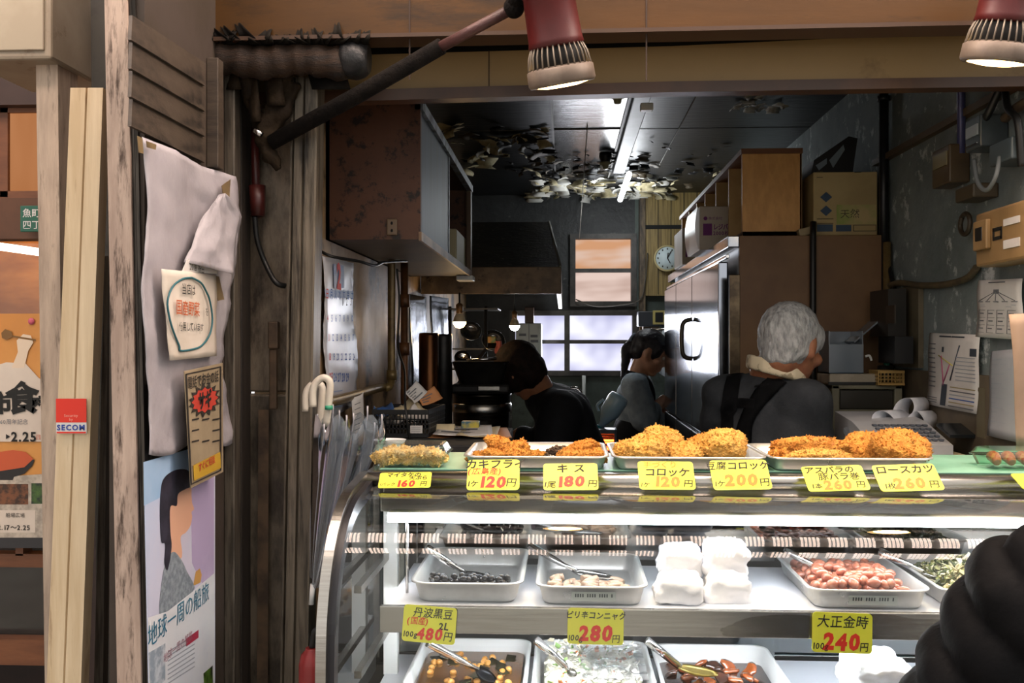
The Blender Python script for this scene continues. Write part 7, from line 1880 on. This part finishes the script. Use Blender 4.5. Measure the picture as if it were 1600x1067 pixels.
# ---- the woman at the far end of the fridge
hc = P(1017, 551, 4.98); f, s_, u, e = headframe((.86, -.22, -.46), (.2, 0, 1))
wm = thing('person', (.36, 5.0, 0), 'dark-haired woman with a ponytail, grey sweater and black apron by the fridge', 'person')
nb = V((.375, 5.0, 1.36)); LS, RS = V((.385, 5.13, 1.29)), V((.345, 4.87, 1.29)); RE, LE = V((.375, 4.80, 1.08)), V((.43, 5.17, 1.08)); RW, LW = V((.50, 4.93, 1.20)), V((.54, 5.1, 1.2))
RE = V((.39, 4.83, 1.13)); RW = P(1036, 624, 4.94)
pel = V((.33, 5.0, .88)); hp = [V((.33, 4.91, .86)), V((.33, 5.09, .86))]
torso = limbs([V((.355, 4.94, 1.24)), V((.35, 4.95, 1.08)), V((.335, 4.93, .92))], [.092, .085, .105]) + limbs([V((.355, 5.06, 1.24)), V((.35, 5.05, 1.08)), V((.335, 5.07, .92))], [.092, .085, .105]) + [('c', nb - V((.01, 0, .05)), .06, V((.355, 5, 1.2)), .1)]
legs = []
for q in hp: legs += limbs([q, V((q.x, q.y, .46)), V((q.x, q.y, .08))], [.085, .058, .04]) + [('c', (q.x, q.y, .04), .036, (q.x + .12, q.y, .032), .03)]
body = head_shapes(hc, f, s_, u, e, .93) + [('c', hc - u * .05 - f * .02, .045, nb, .05), ('c', RS, .045, RE, .038), ('c', RE, .037, RW, .024), ('c', LS, .045, LE, .038), ('c', LE, .036, LW, .024)] + hand_shapes(RW, (.9, .2, -.1), (0, .2, -1), .88) + hand_shapes(LW, (.9, -.2, -.1), (0, -.2, -1), .88) + \
    [(q[0], q[1], q[2] - .015, q[3], q[4] - .015) for q in torso] + [('c', q[1], q[2] - .01, q[3], q[4] - .01) for q in legs]
blob('body', body, M('skin_pale', 'b88a70', 0.5, 0, 'ac7c62', 20, sss=.1), .0066, 2, wm)
eyes(wm, hc, f, s_, u, .93)
sw = torso[:-1] + [torso[-1]] + limbs([nb - V((0, 0, .06)), LS], [.06, .07]) + limbs([nb - V((0, 0, .06)), RS], [.06, .07]) + limbs([LS, LE, LE + (LW - LE) * .45], [.072, .064, .05]) + limbs([RS, RE, RE + (RW - RE) * .42], [.074, .066, .05])
blob('sweater', sw, M('blue_grey_knit', '98a4ae', 0.9, 0, '84909a', 16, bump=.3, bscale=90, spec=.15), .009, 3, wm, fn=lambda c, n: .006 * fbm(c, 10, 2))
blob('skirt_apron', [('c', (.350, 4.94, 1.06), .104, (.345, 4.92, .5), .13), ('c', (.350, 5.06, 1.06), .104, (.345, 5.08, .5), .13), ('c', (.37, 4.95, 1.2), .075, (.365, 4.94, 1.0), .10), ('c', (.37, 5.05, 1.2), .075, (.365, 5.06, 1.0), .10)], M('black_apron', '131417', 0.8, 0, '1a1b1f', 10, spec=.2), .010, 3, wm)
mb = MB(); mb.tube(bez([nb + V((-.06, -.02, .0)), V((.40, 4.90, 1.33)), V((.435, 4.905, 1.27)), V((.44, 4.93, 1.18))]), .010, strap_m, 8); mb.build('apron_strap', wm)
blob('trousers', legs, M('dark_trousers', '1c1e22', 0.8), .012, 2, wm)
hk = M('black_hair', '17141a', 0.4, 0, '2a262c', 40, 0.4, 0.6, bump=.3, bscale=120, spec=.3)
hair = [('e', hc + u * .034 - f * .024, (.076, .090, .08), e), ('e', hc - f * .05 - u * .01, (.068, .05, .06), e)]
for sg in (-1, 1): hair += [('e', hc + s_ * sg * .050 + f * .014 + u * .02, (.018, .046, .052), e)]
hair += [('e', hc + f * .052 + u * .058, (.05, .03, .030), e)]
tb = hc - f * .10 + u * .02
hair += [('e', tb, (.03, .03, .03), e)] + limbs([tb, tb + V((-.045, 0, -.05)), tb + V((-.05, 0, -.13)), tb + V((-.07, 0, -.21))], [.026, .030, .022, .006])
blob('hair', hair, hk, .007, 5, wm, fn=lambda c, n: .003 * fbm(c, 40, 2))
blob('hair_tie', [('e', tb - f * .014, (.034, .014, .034), e)], M('grey_scrunchie', '5a6270', 0.9), .006, 1, wm)

# ---- the cook stooping over the stove
hc = P(813, 577, 3.90); f, s_, u, e = headframe((-.55, .5, -.62), (-.5, 0.2, .8))
ck_ = thing('person', (.02, 3.95, 0), 'person in black stooping over the stove, dark hair, face hidden', 'person')
nb = P(842, 612, 3.95); chest = V((.0, 3.97, 1.21)); pel = V((.075, 4.0, .93))
LS, RS = V((-.02, 4.13, 1.25)), V((-.01, 3.80, 1.24)); RE, RW = V((-.06, 3.70, 1.02)), V((-.19, 3.70, 1.07)); LE, LW = V((-.09, 4.22, 1.05)), V((-.19, 4.22, 1.12))
hp = [pel + V((0, -.09, -.03)), pel + V((0, .09, -.03))]
torso = limbs([nb + V((.02, 0, -.03)), chest], [.08, .12]) + limbs([chest + V((0, -.08, 0)), V((.045, 3.9, 1.08)), pel + V((0, -.07, 0))], [.115, .12, .115]) + limbs([chest + V((0, .08, 0)), V((.045, 4.05, 1.08)), pel + V((0, .07, 0))], [.115, .12, .115])
legs = []
for q in hp: legs += limbs([q, V((q.x - .02, q.y, .48)), V((q.x, q.y, .08))], [.09, .062, .042]) + [('c', (q.x, q.y, .04), .038, (q.x - .13, q.y, .032), .03)]
body = head_shapes(hc, f, s_, u, e, .96) + [('c', hc - u * .05 - f * .04, .046, nb + V((.02, 0, -.02)), .055), ('c', RS, .045, RE, .038), ('c', RE, .037, RW, .025), ('c', LS, .045, LE, .038), ('c', LE, .036, LW, .025)] + hand_shapes(RW, (-.9, .2, -.3), (0, .1, -1), .95) + hand_shapes(LW, (-.9, -.1, -.3), (0, 0, -1), .95) + \
    [(q[0], q[1], q[2] - .02, q[3], q[4] - .02) for q in torso] + [('c', q[1], q[2] - .012, q[3], q[4] - .012) for q in legs]
blob('body', body, skin_m, .0066, 2, ck_)
eyes(ck_, hc, f, s_, u, .96)
bkc = M('black_cotton', '15161a', 0.75, 0, '1e1f24', 6, bump=.15, bscale=30, spec=.25)
sw = torso + limbs([nb + V((.02, 0, -.05)), LS], [.07, .085]) + limbs([nb + V((.02, 0, -.05)), RS], [.07, .085]) + limbs([LS, LE, LE + (LW - LE) * .8], [.085, .066, .05]) + limbs([RS, RE, RE + (RW - RE) * .8], [.085, .068, .05])
blob('black_shirt', sw, bkc, .010, 3, ck_, fn=lambda c, n: .008 * fbm(c, 8, 2))
blob('trousers', legs + [('c', hp[0], .11, hp[1], .11)], M('dark_trousers', '1c1e22', 0.8), .012, 2, ck_)
hair = [('e', hc + u * .026 - f * .002, (.084, .106, .094), e), ('e', hc - f * .026 - u * .018, (.080, .074, .086), e), ('e', hc - f * .03 - u * .064, (.070, .056, .036), e)]
for sg in (-1, 1): hair += [('e', hc + s_ * sg * .050 + f * .02 - u * .012, (.030, .05, .072), e)]
hair += [('e', hc + f * .066 + u * .04, (.062, .044, .052), e), ('e', hc + f * .078 - u * .005, (.058, .036, .05), e)]
blob('hair', hair, M('brown_black_hair', '1a1311', 0.75, 0, '281c18', 40, 0.4, 0.6, bump=.3, bscale=120, spec=.12), .008, 5, ck_, fn=lambda c, n: .003 * fbm(c, 40, 2))
mb = MB(); q = hc + u * .085 + f * .035; mb.tube([q - s_ * .05, q + u * .006, q + s_ * .02], .0035, M('hair_clip', 'a88a78', 0.3), 6); mb.build('hair_clip', ck_)

# ---- customer at the lower right in a black quilted jacket
cu = thing('person', (.70, .86, 0), 'customer in a black quilted puffer jacket at the right picture edge', 'person')
pj = M('black_puffer', '060607', 0.65, 0, '0a0a0c', 5, bump=.12, bscale=60, spec=.08)
Yc_ = .95
sh = P(1665, 1000, Yc_); el = P(1548, 1150, .98); wr = V((.42, 1.2, .86))
sh2 = sh + V((.34, -.10, .01)); el2 = sh2 + V((.05, .02, -.27)); wr2 = el2 + V((-.12, .2, .02))
hcx = V(((sh.x + sh2.x) / 2 - .0, .88, sh.z + .235)); f, s_, u, e = headframe((.1, 1, -.1))
tc_ = (sh + sh2) / 2
tors = limbs([tc_ + V((-.07, 0, -.04)), tc_ + V((-.07, 0, -.25)), tc_ + V((-.07, 0, -.55))], [.125, .135, .14]) + limbs([tc_ + V((.07, 0, -.04)), tc_ + V((.07, 0, -.25)), tc_ + V((.07, 0, -.55))], [.125, .135, .14])
hp = [tc_ + V((-.09, 0, -.5)), tc_ + V((.09, 0, -.5))]
legs = []
for q in hp: legs += limbs([q, V((q.x, q.y, .42)), V((q.x, q.y, .08))], [.09, .06, .042]) + [('c', (q.x, q.y, .04), .038, (q.x, q.y + .13, .032), .03)]
body = head_shapes(hcx, f, s_, u, e, .96) + [('c', hcx - u * .05, .05, tc_ + V((0, 0, .02)), .055), ('c', sh, .05, el, .04), ('c', el, .038, wr, .026), ('c', sh2, .05, el2, .04), ('c', el2, .038, wr2, .026)] + hand_shapes(wr, wr - el, (.9, 0, -.2), .95) + hand_shapes(wr2, wr2 - el2, (-.9, 0, -.2), .95) + [(q[0], q[1], q[2] - .04, q[3], q[4] - .04) for q in tors] + [('c', q[1], q[2] - .012, q[3], q[4] - .012) for q in legs]
blob('body', body, skin_m, .0072, 2, cu)
eyes(cu, hcx, f, s_, u, .96)
axis = (el - sh).normalized()
fax = (wr - el).normalized()
def puff(c, n):
    t = (c - sh).dot(axis); r_ = ((c - sh) - axis * t).length
    if r_ < .15 and t > -.14 and t < (el - sh).length + .03:
        w = t + .25 * ((c.x - sh.x) * .35 + (c.y - sh.y) * .5)
    elif ((c - el) - fax * (c - el).dot(fax)).length < .1 and (c - el).dot(fax) > 0:
        w = (c - el).dot(fax)
    else:
        w = -c.z + .2 * c.x
    k = abs(math.sin(math.pi * w / .052))
    return -.010 + .015 * k ** .5 + .003 * fbm(c, 30, 2)
sleeve = limbs([sh + V((.0, 0, .01)), el, el + (wr - el) * .95], [.100, .088, .065]) + limbs([sh2, el2, el2 + (wr2 - el2) * .95], [.100, .088, .065])
blob('puffer_jacket', tors + sleeve + limbs([tc_ + V((0, 0, .03)), sh], [.09, .10]) + limbs([tc_ + V((0, 0, .03)), sh2], [.09, .10]) + [('c', tc_ + V((-.03, 0, .06)), .085, tc_ + V((.03, 0, .06)), .085)], pj, .008, 3, cu, fn=puff)
blob('trousers', legs + [('c', hp[0], .10, hp[1], .10)], M('dark_trousers', '1c1e22', 0.8), .012, 2, cu)
blob('hair', [('e', hcx + u * .03 - f * .02, (.082, .1, .088), e), ('e', hcx - f * .05 - u * .03, (.076, .05, .08), e)], hk, .007, 2, cu, fn=lambda c, n: .003 * fbm(c, 40, 2))
